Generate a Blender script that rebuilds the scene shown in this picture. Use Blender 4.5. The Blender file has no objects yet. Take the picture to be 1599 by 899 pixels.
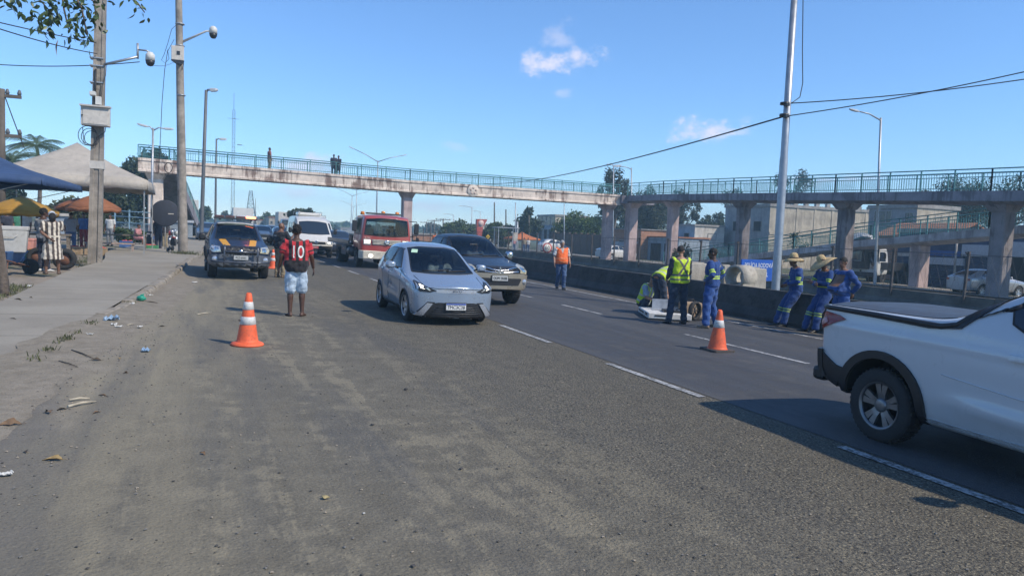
import bpy, bmesh, math, random
import numpy as np
from mathutils import Vector, Matrix, Quaternion, noise as mnoise
from mathutils.bvhtree import BVHTree
random.seed(7)
RNG = np.random.default_rng(7)
SC = bpy.context.scene
COL = SC.collection
rad = math.radians

# ------------------------------------------------------------------ camera
FPX, CAMH = 1150.0, 1.72
YAW, PITCH, ROLL = rad(22.9), rad(-3.98), math.atan(.038)
GA, GB = -.0184, .0078                     # the road falls to the right and climbs a little ahead
def gz(u, v): return GA*u + GB*v
_f = Vector((math.sin(YAW)*math.cos(PITCH), math.cos(YAW)*math.cos(PITCH), math.sin(PITCH)))
_r0 = Vector((math.cos(YAW), -math.sin(YAW), 0)); _u0 = _r0.cross(_f)
_r = _r0*math.cos(ROLL) + _u0*math.sin(ROLL)
_u = _u0*math.cos(ROLL) - _r0*math.sin(ROLL)
CAM = Vector((0, 0, CAMH))
def ray(px, py): return _f + _r*((px-799.5)/FPX) - _u*((py-449.5)/FPX)
def G(px, py):                              # the ground point seen at a pixel of the photograph
    d = ray(px, py); n = Vector((-GA, -GB, 1)); return CAM + d*(-(CAM.dot(n))/d.dot(n))
def AT(px, py, v):                          # the point at road distance v seen at a pixel
    d = ray(px, py); return CAM + d*(v/d.y)
def on(u, v, h=0): return Vector((u, v, gz(u, v)+h))

cam = bpy.data.cameras.new('camera'); cam.sensor_width = 36; cam.lens = FPX/1599*36
cam.clip_start = .05; cam.clip_end = 6000
camo = bpy.data.objects.new('camera', cam); COL.objects.link(camo)
camo.matrix_world = Matrix(((_r.x, _u.x, -_f.x, 0), (_r.y, _u.y, -_f.y, 0), (_r.z, _u.z, -_f.z, CAMH), (0, 0, 0, 1)))
SC.camera = camo
SC.view_settings.view_transform = 'Standard'; SC.view_settings.look = 'None'
SC.view_settings.exposure = 0.76; SC.view_settings.gamma = 1

# ------------------------------------------------------------------ sky and sun
SUN_EL = rad(44); SUN_AZ = math.atan2(.66, -.75)
w = bpy.data.worlds.new('World'); SC.world = w; w.use_nodes = True
nt = w.node_tree; N = nt.nodes; L = nt.links
bg = N['Background']; bg.inputs[1].default_value = SKY_STRENGTH = .118
sky = N.new('ShaderNodeTexSky'); sky.sky_type = 'NISHITA'; sky.sun_disc = False
sky.sun_elevation = SUN_EL; sky.sun_rotation = SUN_AZ
sky.altitude = 3000; sky.air_density = 1.5; sky.dust_density = 0; sky.ozone_density = 10
def _math(op, a, b=None, c=None, nt=nt):
    n = nt.nodes.new('ShaderNodeMath'); n.operation = op
    for i, x in enumerate((a, b, c)):
        if x is None: continue
        if isinstance(x, (int, float)): n.inputs[i].default_value = x
        else: nt.links.new(x, n.inputs[i])
    return n.outputs[0]
tc = N.new('ShaderNodeTexCoord')
def _dot(vec):
    n = N.new('ShaderNodeVectorMath'); n.operation = 'DOT_PRODUCT'
    L.new(tc.outputs['Generated'], n.inputs[0]); n.inputs[1].default_value = vec; return n.outputs['Value']
no1 = N.new('ShaderNodeTexNoise'); no1.inputs['Scale'].default_value = 30; no1.inputs['Detail'].default_value = 10
no1.inputs['Roughness'].default_value = .62
mp = N.new('ShaderNodeMapping'); mp.inputs['Scale'].default_value = (1, 1, 1.7)
L.new(tc.outputs['Generated'], mp.inputs[0]); L.new(mp.outputs[0], no1.inputs['Vector'])
mask = None
# small fair-weather clouds: where they stand in the sky, their half sizes and density
for px, py, ex, ey, dens in ((862, 98, 42, 21, .9), (904, 88, 34, 15, .8), (874, 60, 28, 22, .35), (1108, 203, 62, 20, .9),
                             (880, 146, 20, 12, .3), (480, 262, 62, 20, .75), (675, 322, 40, 12, .5), (470, 300, 40, 16, .5),
                             (712, 230, 30, 10, .22), (1290, 282, 60, 10, .5), (745, 318, 46, 12, .35)):
    c = ray(px, py).normalized(); rr = _r; uu = _u
    a = _math('MULTIPLY', _math('SUBTRACT', _dot(rr), c.dot(rr)), FPX/ex)
    b = _math('MULTIPLY', _math('SUBTRACT', _dot(uu), c.dot(uu)), FPX/ey)
    d = _math('SQRT', _math('ADD', _math('MULTIPLY', a, a), _math('MULTIPLY', b, b)))
    front = _math('GREATER_THAN', _dot(c), .5)
    m = _math('SUBTRACT', _math('ADD', 1.0, _math('MULTIPLY', _math('SUBTRACT', no1.outputs[0], .5), 3.2)), d)
    mr = N.new('ShaderNodeMapRange'); mr.interpolation_type = 'SMOOTHSTEP'
    mr.inputs[1].default_value = -.05; mr.inputs[2].default_value = 1.0; mr.inputs[4].default_value = dens
    L.new(m, mr.inputs[0]); m = _math('MULTIPLY', mr.outputs[0], front)
    mask = m if mask is None else _math('MAXIMUM', mask, m)
mx = N.new('ShaderNodeMix'); mx.data_type = 'RGBA'; L.new(mask, mx.inputs[0])
hs = N.new('ShaderNodeHueSaturation'); hs.inputs['Saturation'].default_value = 1.0; L.new(sky.outputs[0], hs.inputs['Color']); L.new(hs.outputs[0], mx.inputs[6])
mx.inputs[7].default_value = (4.7, 4.6, 5.4, 1); L.new(mx.outputs[2], bg.inputs[0])

sl = bpy.data.lights.new('sun', 'SUN'); sl.energy = 2.8; sl.angle = rad(1.0); sl.color = (1, .9, .75)
so = bpy.data.objects.new('sun', sl); COL.objects.link(so)
SUND = Vector((math.sin(SUN_AZ)*math.cos(SUN_EL), math.cos(SUN_AZ)*math.cos(SUN_EL), math.sin(SUN_EL)))
so.rotation_euler = SUND.to_track_quat('Z', 'Y').to_euler(); so.location = (40, -40, 60)

# ------------------------------------------------------------------ materials
MATS = {}
def srgb(r, g, b):
    f = lambda c: (c/255/12.92 if c <= 10 else ((c/255+.055)/1.055)**2.4)
    return (f(r), f(g), f(b))
class NT:
    """small helper to write node trees"""
    def __init__(s, name):
        s.m = bpy.data.materials.new(name); s.m.use_nodes = True; s.t = s.m.node_tree
        s.b = s.t.nodes['Principled BSDF']; s.tc = s.t.nodes.new('ShaderNodeTexCoord'); s.co = s.tc.outputs['Object']
    def n(s, typ, **kw):
        n = s.t.nodes.new(typ)
        for k, v in kw.items(): setattr(n, k, v)
        return n
    def l(s, a, b): s.t.links.new(a, b)
    def math(s, op, a, b=None, c=None): return _math(op, a, b, c, nt=s.t)
    def xyz(s):
        n = s.n('ShaderNodeSeparateXYZ'); s.l(s.co, n.inputs[0]); return n.outputs
    def noise(s, scale, detail=4, rough=.55, stretch=None, dist=0):
        n = s.n('ShaderNodeTexNoise'); n.inputs['Scale'].default_value = scale; n.inputs['Detail'].default_value = detail
        n.inputs['Roughness'].default_value = rough; n.inputs['Distortion'].default_value = dist
        if stretch:
            m = s.n('ShaderNodeMapping'); m.inputs['Scale'].default_value = stretch; s.l(s.co, m.inputs[0]); s.l(m.outputs[0], n.inputs[0])
        else: s.l(s.co, n.inputs[0])
        return n.outputs[0]
    def voro(s, scale, feature='F1', stretch=None, out='Distance'):
        n = s.n('ShaderNodeTexVoronoi', feature=feature); n.inputs['Scale'].default_value = scale
        if stretch:
            m = s.n('ShaderNodeMapping'); m.inputs['Scale'].default_value = stretch; s.l(s.co, m.inputs[0]); s.l(m.outputs[0], n.inputs[0])
        else: s.l(s.co, n.inputs[0])
        return n.outputs[out]
    def ramp(s, x, lo, hi, a=0., b=1., smooth=True):
        n = s.n('ShaderNodeMapRange'); n.interpolation_type = 'SMOOTHSTEP' if smooth else 'LINEAR'
        for i, v in ((1, lo), (2, hi), (3, a), (4, b)): n.inputs[i].default_value = v
        s.l(x, n.inputs[0]); return n.outputs[0]
    def mix(s, f, a, b, mode='MIX'):
        n = s.n('ShaderNodeMix', data_type='RGBA', blend_type=mode)
        for i, v in ((0, f), (6, a), (7, b)):
            if isinstance(v, (int, float)): n.inputs[i].default_value = v
            elif isinstance(v, tuple): n.inputs[i].default_value = (*v[:3], 1)
            else: s.l(v, n.inputs[i])
        return n.outputs[2]
    def col(s, c):
        if isinstance(c, tuple): s.b.inputs['Base Color'].default_value = (*c[:3], 1)
        else: s.l(c, s.b.inputs['Base Color'])
    def rough(s, r):
        if isinstance(r, (int, float)): s.b.inputs['Roughness'].default_value = r
        else: s.l(r, s.b.inputs['Roughness'])
    def bump(s, h, dist=.01, strength=1.):
        n = s.n('ShaderNodeBump'); n.inputs['Distance'].default_value = dist; n.inputs['Strength'].default_value = strength
        s.l(h, n.inputs['Height']); s.l(n.outputs[0], s.b.inputs['Normal'])
def mat(name, c, rough=.6, metal=0., var=.18, scale=6., bump=0., bscale=40., dirt=0., coat=0., dirtc=(.16, .13, .1), stretch=None, spec=None):
    """plain painted / cloth / concrete surface: base colour, patchy tone, dirt and fine relief"""
    if name in MATS: return MATS[name]
    s = NT(name); k = s.noise(scale, 5, .6, stretch)
    dark = tuple(x*(1-var) for x in c); lite = tuple(min(1, x*(1+var)) for x in c)
    o = s.mix(s.ramp(k, .3, .7), dark, lite)
    if dirt:
        d = s.math('MULTIPLY', s.ramp(s.noise(scale*2.7, 6, .68, stretch), .5, .72), dirt)
        o = s.mix(d, o, dirtc)
    s.col(o); s.b.inputs['Metallic'].default_value = metal
    s.rough(s.ramp(k, .2, .8, max(0, rough-.08), min(1, rough+.08)))
    if bump: s.bump(s.noise(bscale, 4, .6), bump)
    if coat: s.b.inputs['Coat Weight'].default_value = coat; s.b.inputs['Coat Roughness'].default_value = .04
    if spec is not None: s.b.inputs['Specular IOR Level'].default_value = spec
    MATS[name] = s.m; return s.m
def glow(name, c, strength):
    if name in MATS: return MATS[name]
    s = NT(name); s.col(c); s.b.inputs['Emission Color'].default_value = (*c, 1); s.b.inputs['Emission Strength'].default_value = strength
    MATS[name] = s.m; return s.m
def cloth(name, c, var=.16, rough=.9):
    if name in MATS: return MATS[name]
    s = NT(name); k = s.noise(9, 4, .6); f = s.noise(260, 2, .5)
    o = s.mix(s.ramp(k, .3, .7), tuple(x*(1-var) for x in c), tuple(min(1, x*(1+var)) for x in c))
    s.col(o); s.rough(rough); s.bump(s.math('ADD', s.math('MULTIPLY', f, .12), s.noise(24, 3, .5)), .006)
    s.b.inputs['Sheen Weight'].default_value = .15
    MATS[name] = s.m; return s.m

# ------------------------------------------------------------------ mesh collecting
class MB:
    def __init__(s): s.v = []; s.f = []; s.mi = []; s.sm = []
    def add(s, vs, fs, mi=0, smooth=False):
        b = len(s.v); s.v += [tuple(p) for p in vs]; s.f += [tuple(i+b for i in f) for f in fs]
        s.mi += [mi]*len(fs); s.sm += [smooth]*len(fs); return s
    def box(s, c, d, rot=None, mi=0, taper=1.):
        hx, hy, hz = d[0]/2, d[1]/2, d[2]/2
        vs = [Vector((x*hx*(taper if z > 0 else 1), y*hy*(taper if z > 0 else 1), z*hz)) for z in (-1, 1) for y in (-1, 1) for x in (-1, 1)]
        if rot is not None: vs = [rot @ p for p in vs]
        c = Vector(c)
        return s.add([p+c for p in vs], [(0, 2, 3, 1), (4, 5, 7, 6), (0, 1, 5, 4), (2, 6, 7, 3), (0, 4, 6, 2), (1, 3, 7, 5)], mi)
    def tube(s, pts, r, n=8, mi=0, caps=True, smooth=True):
        pts = [Vector(p) for p in pts]; m = len(pts)
        rs = r if isinstance(r, (list, tuple)) else [r]*m
        vs = []; t0 = (pts[1]-pts[0]).normalized(); a = t0.orthogonal().normalized()
        for i, p in enumerate(pts):
            t = (pts[min(i+1, m-1)]-pts[max(i-1, 0)]).normalized()
            a = (a - t*a.dot(t)); a = a.normalized() if a.length > 1e-6 else t.orthogonal().normalized()
            b = t.cross(a)
            for k in range(n):
                an = 2*math.pi*k/n; vs.append(p + (a*math.cos(an)+b*math.sin(an))*rs[i])
        fs = [(i*n+k, i*n+(k+1) % n, (i+1)*n+(k+1) % n, (i+1)*n+k) for i in range(m-1) for k in range(n)]
        s.add(vs, fs, mi, smooth)
        if caps: s.add(vs[:n], [tuple(reversed(range(n)))], mi); s.add(vs[-n:], [tuple(range(n))], mi)
        return s
    def lathe(s, prof, c=(0, 0, 0), n=24, mi=0, axis='z', smooth=True, caps=True):
        vs = []; c = Vector(c)
        for r, z in prof:
            for k in range(n):
                an = 2*math.pi*k/n; x, y = r*math.cos(an), r*math.sin(an)
                p = {'z': (x, y, z), 'x': (z, x, y), 'y': (y, z, x)}[axis]; vs.append(c+Vector(p))
        m = len(prof); fs = [(i*n+k, i*n+(k+1) % n, (i+1)*n+(k+1) % n, (i+1)*n+k) for i in range(m-1) for k in range(n)]
        s.add(vs, fs, mi, smooth)
        caps = caps and prof[0] != prof[-1]
        if caps and prof[0][0] > 1e-4: s.add(vs[:n], [tuple(reversed(range(n)))], mi)
        if caps and prof[-1][0] > 1e-4: s.add(vs[-n:], [tuple(range(n))], mi)
        return s
    def ball(s, c, r, n=10, m=7, rot=None, mi=0):
        r = Vector(r) if not isinstance(r, (int, float)) else Vector((r, r, r)); c = Vector(c); vs = []; fs = []
        for i in range(1, m):
            t = math.pi*i/m
            for k in range(n):
                a = 2*math.pi*k/n; p = Vector((r.x*math.sin(t)*math.cos(a), r.y*math.sin(t)*math.sin(a), r.z*math.cos(t)))
                vs.append(c+(rot @ p if rot is not None else p))
        top = len(vs); z = Vector((0, 0, r.z)); vs += [c+(rot @ z if rot is not None else z), c-(rot @ z if rot is not None else z)]
        for i in range(m-2):
            for k in range(n): fs.append((i*n+k, (i+1)*n+k, (i+1)*n+(k+1) % n, i*n+(k+1) % n))
        for k in range(n): fs.append((top, k, (k+1) % n)); fs.append((top+1, (m-2)*n+(k+1) % n, (m-2)*n+k))
        return s.add(vs, fs, mi, True)
    def prism(s, poly, axis, a, b, mi=0, smooth=False):
        """extrude a 2-D outline between a and b along an axis"""
        P = {'x': lambda p, t: (t, p[0], p[1]), 'y': lambda p, t: (p[0], t, p[1]), 'z': lambda p, t: (p[0], p[1], t)}[axis]
        n = len(poly); vs = [P(p, a) for p in poly]+[P(p, b) for p in poly]
        fs = [tuple(range(n-1, -1, -1)), tuple(range(n, 2*n))]
        s.add(vs, fs, mi)
        return s.add(vs, [(i, (i+1) % n, (i+1) % n+n, i+n) for i in range(n)], mi, smooth)
    def loft(s, rings, mi=0, caps=True, smooth=True):
        n = len(rings[0]); vs = [p for r in rings for p in r]
        s.add(vs, [(i*n+k, i*n+(k+1) % n, (i+1)*n+(k+1) % n, (i+1)*n+k) for i in range(len(rings)-1) for k in range(n)], mi, smooth)
        if caps: s.add(rings[0], [tuple(reversed(range(n)))], mi); s.add(rings[-1], [tuple(range(n))], mi)
        return s
    def mesh(s, name='mesh', fix=True):
        me = bpy.data.meshes.new(name); me.from_pydata(s.v, [], s.f)
        me.polygons.foreach_set('material_index', s.mi); me.polygons.foreach_set('use_smooth', s.sm)
        if fix:
            bm = bmesh.new(); bm.from_mesh(me); bmesh.ops.remove_doubles(bm, verts=bm.verts, dist=1e-5)
            bmesh.ops.recalc_face_normals(bm, faces=bm.faces); bm.to_mesh(me); bm.free()
        me.update(); return me
    def build(s, name, mats, parent=None, loc=None, bevel=0., seg=2, fix=True):
        return link(name, s.mesh(name, fix), mats, parent, loc, bevel, seg)
def link(name, me, mats, parent=None, loc=None, bevel=0., seg=2):
    o = bpy.data.objects.new(name, me); COL.objects.link(o)
    if not isinstance(mats, (list, tuple)): mats = [mats]
    if not me.materials:
        for m in mats: me.materials.append(m)
    if parent: o.parent = parent
    if loc is not None: o.location = loc
    if bevel:
        b = o.modifiers.new('bevel', 'BEVEL'); b.width = bevel; b.segments = seg; b.limit_method = 'ANGLE'; b.angle_limit = rad(35)
    return o
def tag(o, label, cat, group=None, kind=None):
    if label: o['label'] = label
    if cat: o['category'] = cat
    if group: o['group'] = group
    if kind: o['kind'] = kind
    return o
def thing(name, label, cat, loc, rz=0, group=None, tilt=False):
    o = bpy.data.objects.new(name, None); COL.objects.link(o); o.empty_display_size = .3
    M = Matrix.Rotation(rz, 4, 'Z')
    if tilt:
        q = Vector((0, 0, 1)).rotation_difference(Vector((-GA, -GB, 1)).normalized()); M = q.to_matrix().to_4x4() @ M
    o.rotation_euler = M.to_euler(); o.location = loc
    return tag(o, label, cat, group)
def struct(name, mb, m, **k): o = mb.build(name, m, **k); o['kind'] = 'structure'; return o
def kids(o): return [c for c in bpy.data.objects if c.parent == o]
def copy_tree(o, parent=None):
    c = o.copy(); COL.objects.link(c); c.parent = parent
    for ch in KIDS.get(o.name) or kids(o): copy_tree(ch, c)
    return c
KIDS = {}
def dup(o, loc, rz, label, group=None):
    c = copy_tree(o); c.location = loc; c.rotation_euler = (o.rotation_euler.x, o.rotation_euler.y, rz); c['label'] = label
    if group: c['group'] = group
    return c
def evalmesh(me, mods):
    """run modifiers on a mesh through a throw-away object"""
    o = bpy.data.objects.new('tmp', me); COL.objects.link(o)
    for typ, kw in mods:
        m = o.modifiers.new('m', typ)
        for k, v in kw.items(): setattr(m, k, v)
    dg = bpy.context.evaluated_depsgraph_get(); dg.update()
    r = bpy.data.meshes.new_from_object(o.evaluated_get(dg), depsgraph=dg)
    bpy.data.objects.remove(o); return r
def bvh_of(me): return BVHTree.FromPolygons([v.co.copy() for v in me.vertices], [tuple(p.vertices) for p in me.polygons])
def text_mesh(txt, size, depth=.004, align='CENTER', spacing=1.):
    cu = bpy.data.curves.new('t', 'FONT'); cu.body = txt; cu.size = size; cu.extrude = depth/2; cu.align_x = align; cu.align_y = 'CENTER'
    cu.space_character = spacing; cu.resolution_u = 3
    o = bpy.data.objects.new('t', cu); COL.objects.link(o); dg = bpy.context.evaluated_depsgraph_get(); dg.update()
    me = bpy.data.meshes.new_from_object(o.evaluated_get(dg), depsgraph=dg); bpy.data.objects.remove(o); return me
def lettering(txt, size, m, parent, loc, rot, depth=.004, name='lettering', sx=1., bold=0):
    me = text_mesh(txt, size, depth); M = rot.to_4x4() @ Matrix.Diagonal((sx, 1, 1, 1)); me.transform(M)
    return link(name, me, m, parent, loc)
RX90 = Matrix.Rotation(rad(90), 3, 'X')
def rotz(a): return Matrix.Rotation(a, 3, 'Z')
# ================================================================== THE SETTING
def sst(a, b, x): t = max(0, min(1, (x-a)/(b-a))); return t*t*(3-2*t)
def UG(px, v):                               # ground point at road distance v under a given picture column
    py = 400.
    for _ in range(6):
        p = AT(px, py, v); t = (p-CAM).dot(_f); py += (p.z-gz(p.x, v))*FPX/t
    return p
def UZ(px, py, v): return AT(px, py, v)      # a point above the ground at road distance v
KERB = [(-12, -3.0), (2, -2.45), (5, -2.25), (9.1, -1.94), (11.6, -1.72), (14.5, -1.32), (19.5, -.92), (25, -.64), (32, -.36), (40, .1), (60, .55), (110, .6), (320, .6)]
def kerb_u(v):
    for (a, ua), (b, ub) in zip(KERB, KERB[1:]):
        if a <= v <= b: return ua+(ub-ua)*(v-a)/(b-a)
    return KERB[-1][1]
def kerb_h(v): return .012+.125*sst(9, 20, v)

# ---- materials of the ground
def m_ground():
    s = NT('dirt_ground'); a = s.noise(.22, 6, .6); b = s.noise(3.1, 6, .65); c = s.noise(26, 4, .7)
    sand = s.mix(s.ramp(b, .3, .7), (.20, .165, .125), (.29, .245, .19))
    sand = s.mix(s.math('MULTIPLY', s.ramp(c, .52, .7), .5), sand, (.09, .07, .05))
    x = s.xyz()
    far = s.ramp(x[0], 12.5, 14.5)
    g = s.math('MAXIMUM', s.ramp(a, .52, .62), s.math('MULTIPLY', far, s.ramp(b, .3, .5)))
    g2 = s.math('MAXIMUM', g, s.ramp(x[1], 90, 130))
    grass = s.mix(s.ramp(b, .35, .65), (.035, .05, .014), (.075, .085, .03))
    s.col(s.mix(s.math('MULTIPLY', g2, s.ramp(c, .3, .5, .55, 1)), sand, grass)); s.rough(.95)
    s.bump(s.math('ADD', s.math('MULTIPLY', b, 1.2), s.math('MULTIPLY', c, .5)), .04); return s.m
def m_shoulder():
    """worn, sand-blown asphalt of the hard shoulder: stones standing out, dust lying in streaks along the road"""
    s = NT('worn_asphalt'); x = s.xyz()
    big = s.noise(.33, 5, .55, (1, .34, 1)); streak = s.noise(1.0, 6, .68, (2.4, .15, 1), .25); mid = s.noise(3.2, 6, .7)
    grit = s.voro(46); grit2 = s.voro(105); gcol = s.voro(46, out='Color'); fine = s.noise(130, 3, .7)
    sep = s.n('ShaderNodeSeparateColor'); s.l(gcol, sep.inputs[0])
    base = s.mix(s.ramp(mid, .25, .75), (.102, .091, .067), (.152, .137, .102))
    worn = s.ramp(s.math('ADD', s.math('MULTIPLY', x[0], .16), s.math('MULTIPLY', big, 1.4)), 1.02, 1.35)   # towards the lanes the binder has worn away: coarse stones
    stone = s.mix(sep.outputs[0], (.062, .055, .04), (.26, .225, .155))
    tops = s.math('MULTIPLY', s.ramp(grit, .62, .22), s.ramp(worn, 0, 1, .32, .9))
    o = s.mix(tops, base, stone)
    k = s.math('SUBTRACT', x[0], s.math('ADD', s.math('MULTIPLY', x[1], .055), -2.55))                       # distance from the kerb
    drift = s.ramp(s.math('ADD', k, s.math('MULTIPLY', s.math('SUBTRACT', streak, .5), 3.6)), 3.1, .3)
    lanes = s.math('MULTIPLY', s.ramp(s.math('ADD', streak, s.math('MULTIPLY', s.math('SUBTRACT', mid, .5), .7)), .5, .6), s.ramp(x[0], 5.0, .8, .08, .5))
    dust = s.math('MAXIMUM', drift, lanes)
    dust = s.math('MULTIPLY', dust, s.ramp(fine, .25, .6, .45, 1))
    dust = s.math('MULTIPLY', dust, s.ramp(grit, .1, .5, .5, 1))
    o = s.mix(s.math('MULTIPLY', dust, .95), o, (.29, .25, .165))
    near = s.ramp(s.math('ADD', k, s.math('MULTIPLY', s.math('SUBTRACT', s.noise(1.6, 5, .65), .5), 1.6)), 1.7, .55); o = s.mix(near, o, s.mix(s.math('MULTIPLY', s.ramp(s.noise(70, 3, .6), .5, .66), .4), s.mix(s.ramp(s.noise(5, 6, .7), .3, .7), (.19, .162, .118), (.27, .235, .18)), (.09, .075, .055)))
    dark = s.math('MULTIPLY', s.ramp(s.voro(17), .085, .03), s.ramp(s.noise(1.4, 3), .45, .6))
    o = s.mix(s.math('MULTIPLY', dark, .8), o, (.03, .028, .025))
    patch = s.math('MULTIPLY', s.ramp(s.noise(.8, 5, .65, (1.1, .16, 1)), .46, .62), s.ramp(x[0], 4.2, 3.2))
    o = s.mix(s.math('MULTIPLY', patch, .55), o, (.075, .074, .071))
    tyre = s.math('MULTIPLY', s.ramp(s.noise(2.2, 4, .6, (1, .05, 1)), .58, .72), .35)
    o = s.mix(tyre, o, (.05, .05, .05))
    crack = s.n('ShaderNodeTexVoronoi', feature='DISTANCE_TO_EDGE'); crack.inputs['Scale'].default_value = .62
    mm = s.n('ShaderNodeVectorMath', operation='ADD'); nz = s.n('ShaderNodeTexNoise'); nz.inputs['Scale'].default_value = 1.3; nz.inputs['Detail'].default_value = 6
    s.l(s.co, nz.inputs[0]); s.l(s.co, mm.inputs[0]); s.l(nz.outputs['Color'], mm.inputs[1]); s.l(mm.outputs[0], crack.inputs[0])
    cr = s.math('MULTIPLY', s.ramp(crack.outputs[0], .012, .003), s.ramp(s.noise(.3, 2), .42, .55))
    o = s.mix(s.math('MULTIPLY', cr, .0), o, (.03, .028, .026))
    o = s.mix(s.ramp(x[0], 1.2, 5.2, 0, .5), o, (.045, .04, .03)); fs = s.noise(40, 3, .6); o = s.mix(s.math('MULTIPLY', s.ramp(fs, .54, .6), s.ramp(x[0], 1.2, 4.2, .12, .9)), o, (.028, .024, .018)); o = s.mix(s.math('MULTIPLY', s.ramp(s.noise(55, 3, .6), .55, .64), s.ramp(x[0], 1.2, 4.2, .15, .6)), o, (.33, .29, .2)); s.col(o); s.rough(.93)
    h = s.math('ADD', s.math('MULTIPLY', s.math('MULTIPLY', s.ramp(grit, .6, .1), s.ramp(worn, 0, 1, .1, .35)), 1.0), s.math('MULTIPLY', fs, s.ramp(x[0], 0, 4, -1., -2.6)))
    h = s.math('ADD', h, s.math('MULTIPLY', mid, 1.0)); s.bump(h, .011); return s.m
def m_lane():
    s = NT('lane_asphalt'); x = s.xyz(); mid = s.noise(2.4, 5, .65); st = s.noise(1, 5, .6, (1.5, .07, 1)); grit = s.voro(75); fine = s.noise(160, 2)
    o = s.mix(s.ramp(st, .3, .7), (.041, .042, .046), (.066, .066, .068)); o = s.mix(s.math('MULTIPLY', s.ramp(mid, .5, .7), .3), o, (.12, .115, .107))
    o = s.mix(s.math('MULTIPLY', s.ramp(grit, .45, .1), .35), o, (.14, .138, .13))
    ed = s.ramp(x[0], 11.2, 12.6); o = s.mix(s.math('MULTIPLY', ed, s.ramp(mid, .3, .6, .3, .8)), o, (.15, .13, .1))
    oil = s.math('MULTIPLY', s.ramp(s.math('ABSOLUTE', s.math('SUBTRACT', s.math('PINGPONG', s.math('SUBTRACT', x[0], 5.3), 1.75), 1.75)), .5, .1), .28)
    o = s.mix(oil, o, (.035, .035, .037)); s.col(o); s.rough(s.ramp(mid, .3, .7, .72, .9))
    s.bump(s.math('ADD', s.ramp(grit, .6, .1), s.math('MULTIPLY', fine, .4)), .005); return s.m
def m_paint():
    s = NT('road_paint'); a = s.noise(24, 5, .75); b = s.noise(3, 4, .6)
    wear = s.ramp(s.math('ADD', a, s.math('MULTIPLY', b, .5)), .66, .86)
    s.col(s.mix(wear, (.4, .4, .39), (.09, .088, .084))); s.rough(.75); s.bump(a, .003); return s.m
def m_walk():
    s = NT('sidewalk_concrete'); a = s.noise(.7, 5, .6); b = s.noise(7, 6, .7); c = s.noise(90, 3, .7); x = s.xyz()
    o = s.mix(s.ramp(a, .3, .7), (.225, .2, .158), (.285, .257, .205)); o = s.mix(s.math('MULTIPLY', s.ramp(b, .55, .75), .5), o, (.12, .108, .09))
    o = s.mix(s.math('MULTIPLY', s.ramp(c, .5, .75), .4), o, (.3, .285, .26))
    j = s.math('ABSOLUTE', s.math('SUBTRACT', s.math('FRACT', s.math('DIVIDE', s.math('ADD', x[1], s.math('MULTIPLY', b, .05)), 2.1)), .5)); o = s.mix(s.math('MULTIPLY', s.ramp(j, .011, .005), .8), o, (.09, .08, .06)); st = s.noise(.5, 4, .6, (.25, 2.2, 1)); o = s.mix(s.math('MULTIPLY', s.ramp(st, .5, .65), .3), o, (.3, .28, .23)); s.col(o); s.rough(.93); s.bump(s.math('ADD', b, s.math('MULTIPLY', c, .4)), .012); return s.m
M_GROUND, M_SHOULDER, M_LANE, M_PAINT, M_WALK = m_ground(), m_shoulder(), m_lane(), m_paint(), m_walk()
M_KERB = mat('kerb_concrete', (.25, .22, .175), .95, var=.3, scale=4, bump=.02, bscale=20, dirt=.7, dirtc=(.12, .1, .075))

def sheet(name, edges, m, h, step=2.):
    """a strip along the road: edges = (v, u_left, u_right) stations"""
    mb = MB(); vs = []
    for v, a, b in edges: vs += [on(a, v, h if not callable(h) else h(v)), on(b, v, h if not callable(h) else h(v))]
    mb.add(vs, [(2*i, 2*i+1, 2*i+3, 2*i+2) for i in range(len(edges)-1)]); o = mb.build(name, m, fix=False); o['kind'] = 'structure'; return o
mb = MB(); xs = [-450, -150, -40, 0, 40, 150, 620]; ys = [-80, -40, 0, 60, 200, 400, 650]
mb.add([on(a, b, -.012) for b in ys for a in xs], [(j*7+i, j*7+i+1, (j+1)*7+i+1, (j+1)*7+i) for j in range(6) for i in range(6)])
o = mb.build('ground', M_GROUND, fix=False); o['kind'] = 'structure'
VS = [-12, -4, 2, 5, 7, 9.1, 11.6, 13, 14.5, 17, 19.5, 25, 32, 40, 60, 110, 320, 640]
sheet('road_shoulder', [(v, kerb_u(v)-.02, 5.45) for v in VS], M_SHOULDER, 0)
sheet('road', [(v, 5.45, 12.95) for v in (-12, 40, 320, 640)], M_LANE, .004)
sheet('opposite_road', [(v, 24.6, 36.2) for v in (-12, 40, 320, 640)], M_LANE, .004)
sheet('opposite_pavement', [(v, 36.2, 41.6) for v in (-12, 60, 320)], mat('far_pavement', (.2, .18, .15), .95, var=.3, scale=1.2, dirt=.5), .1)
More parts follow.
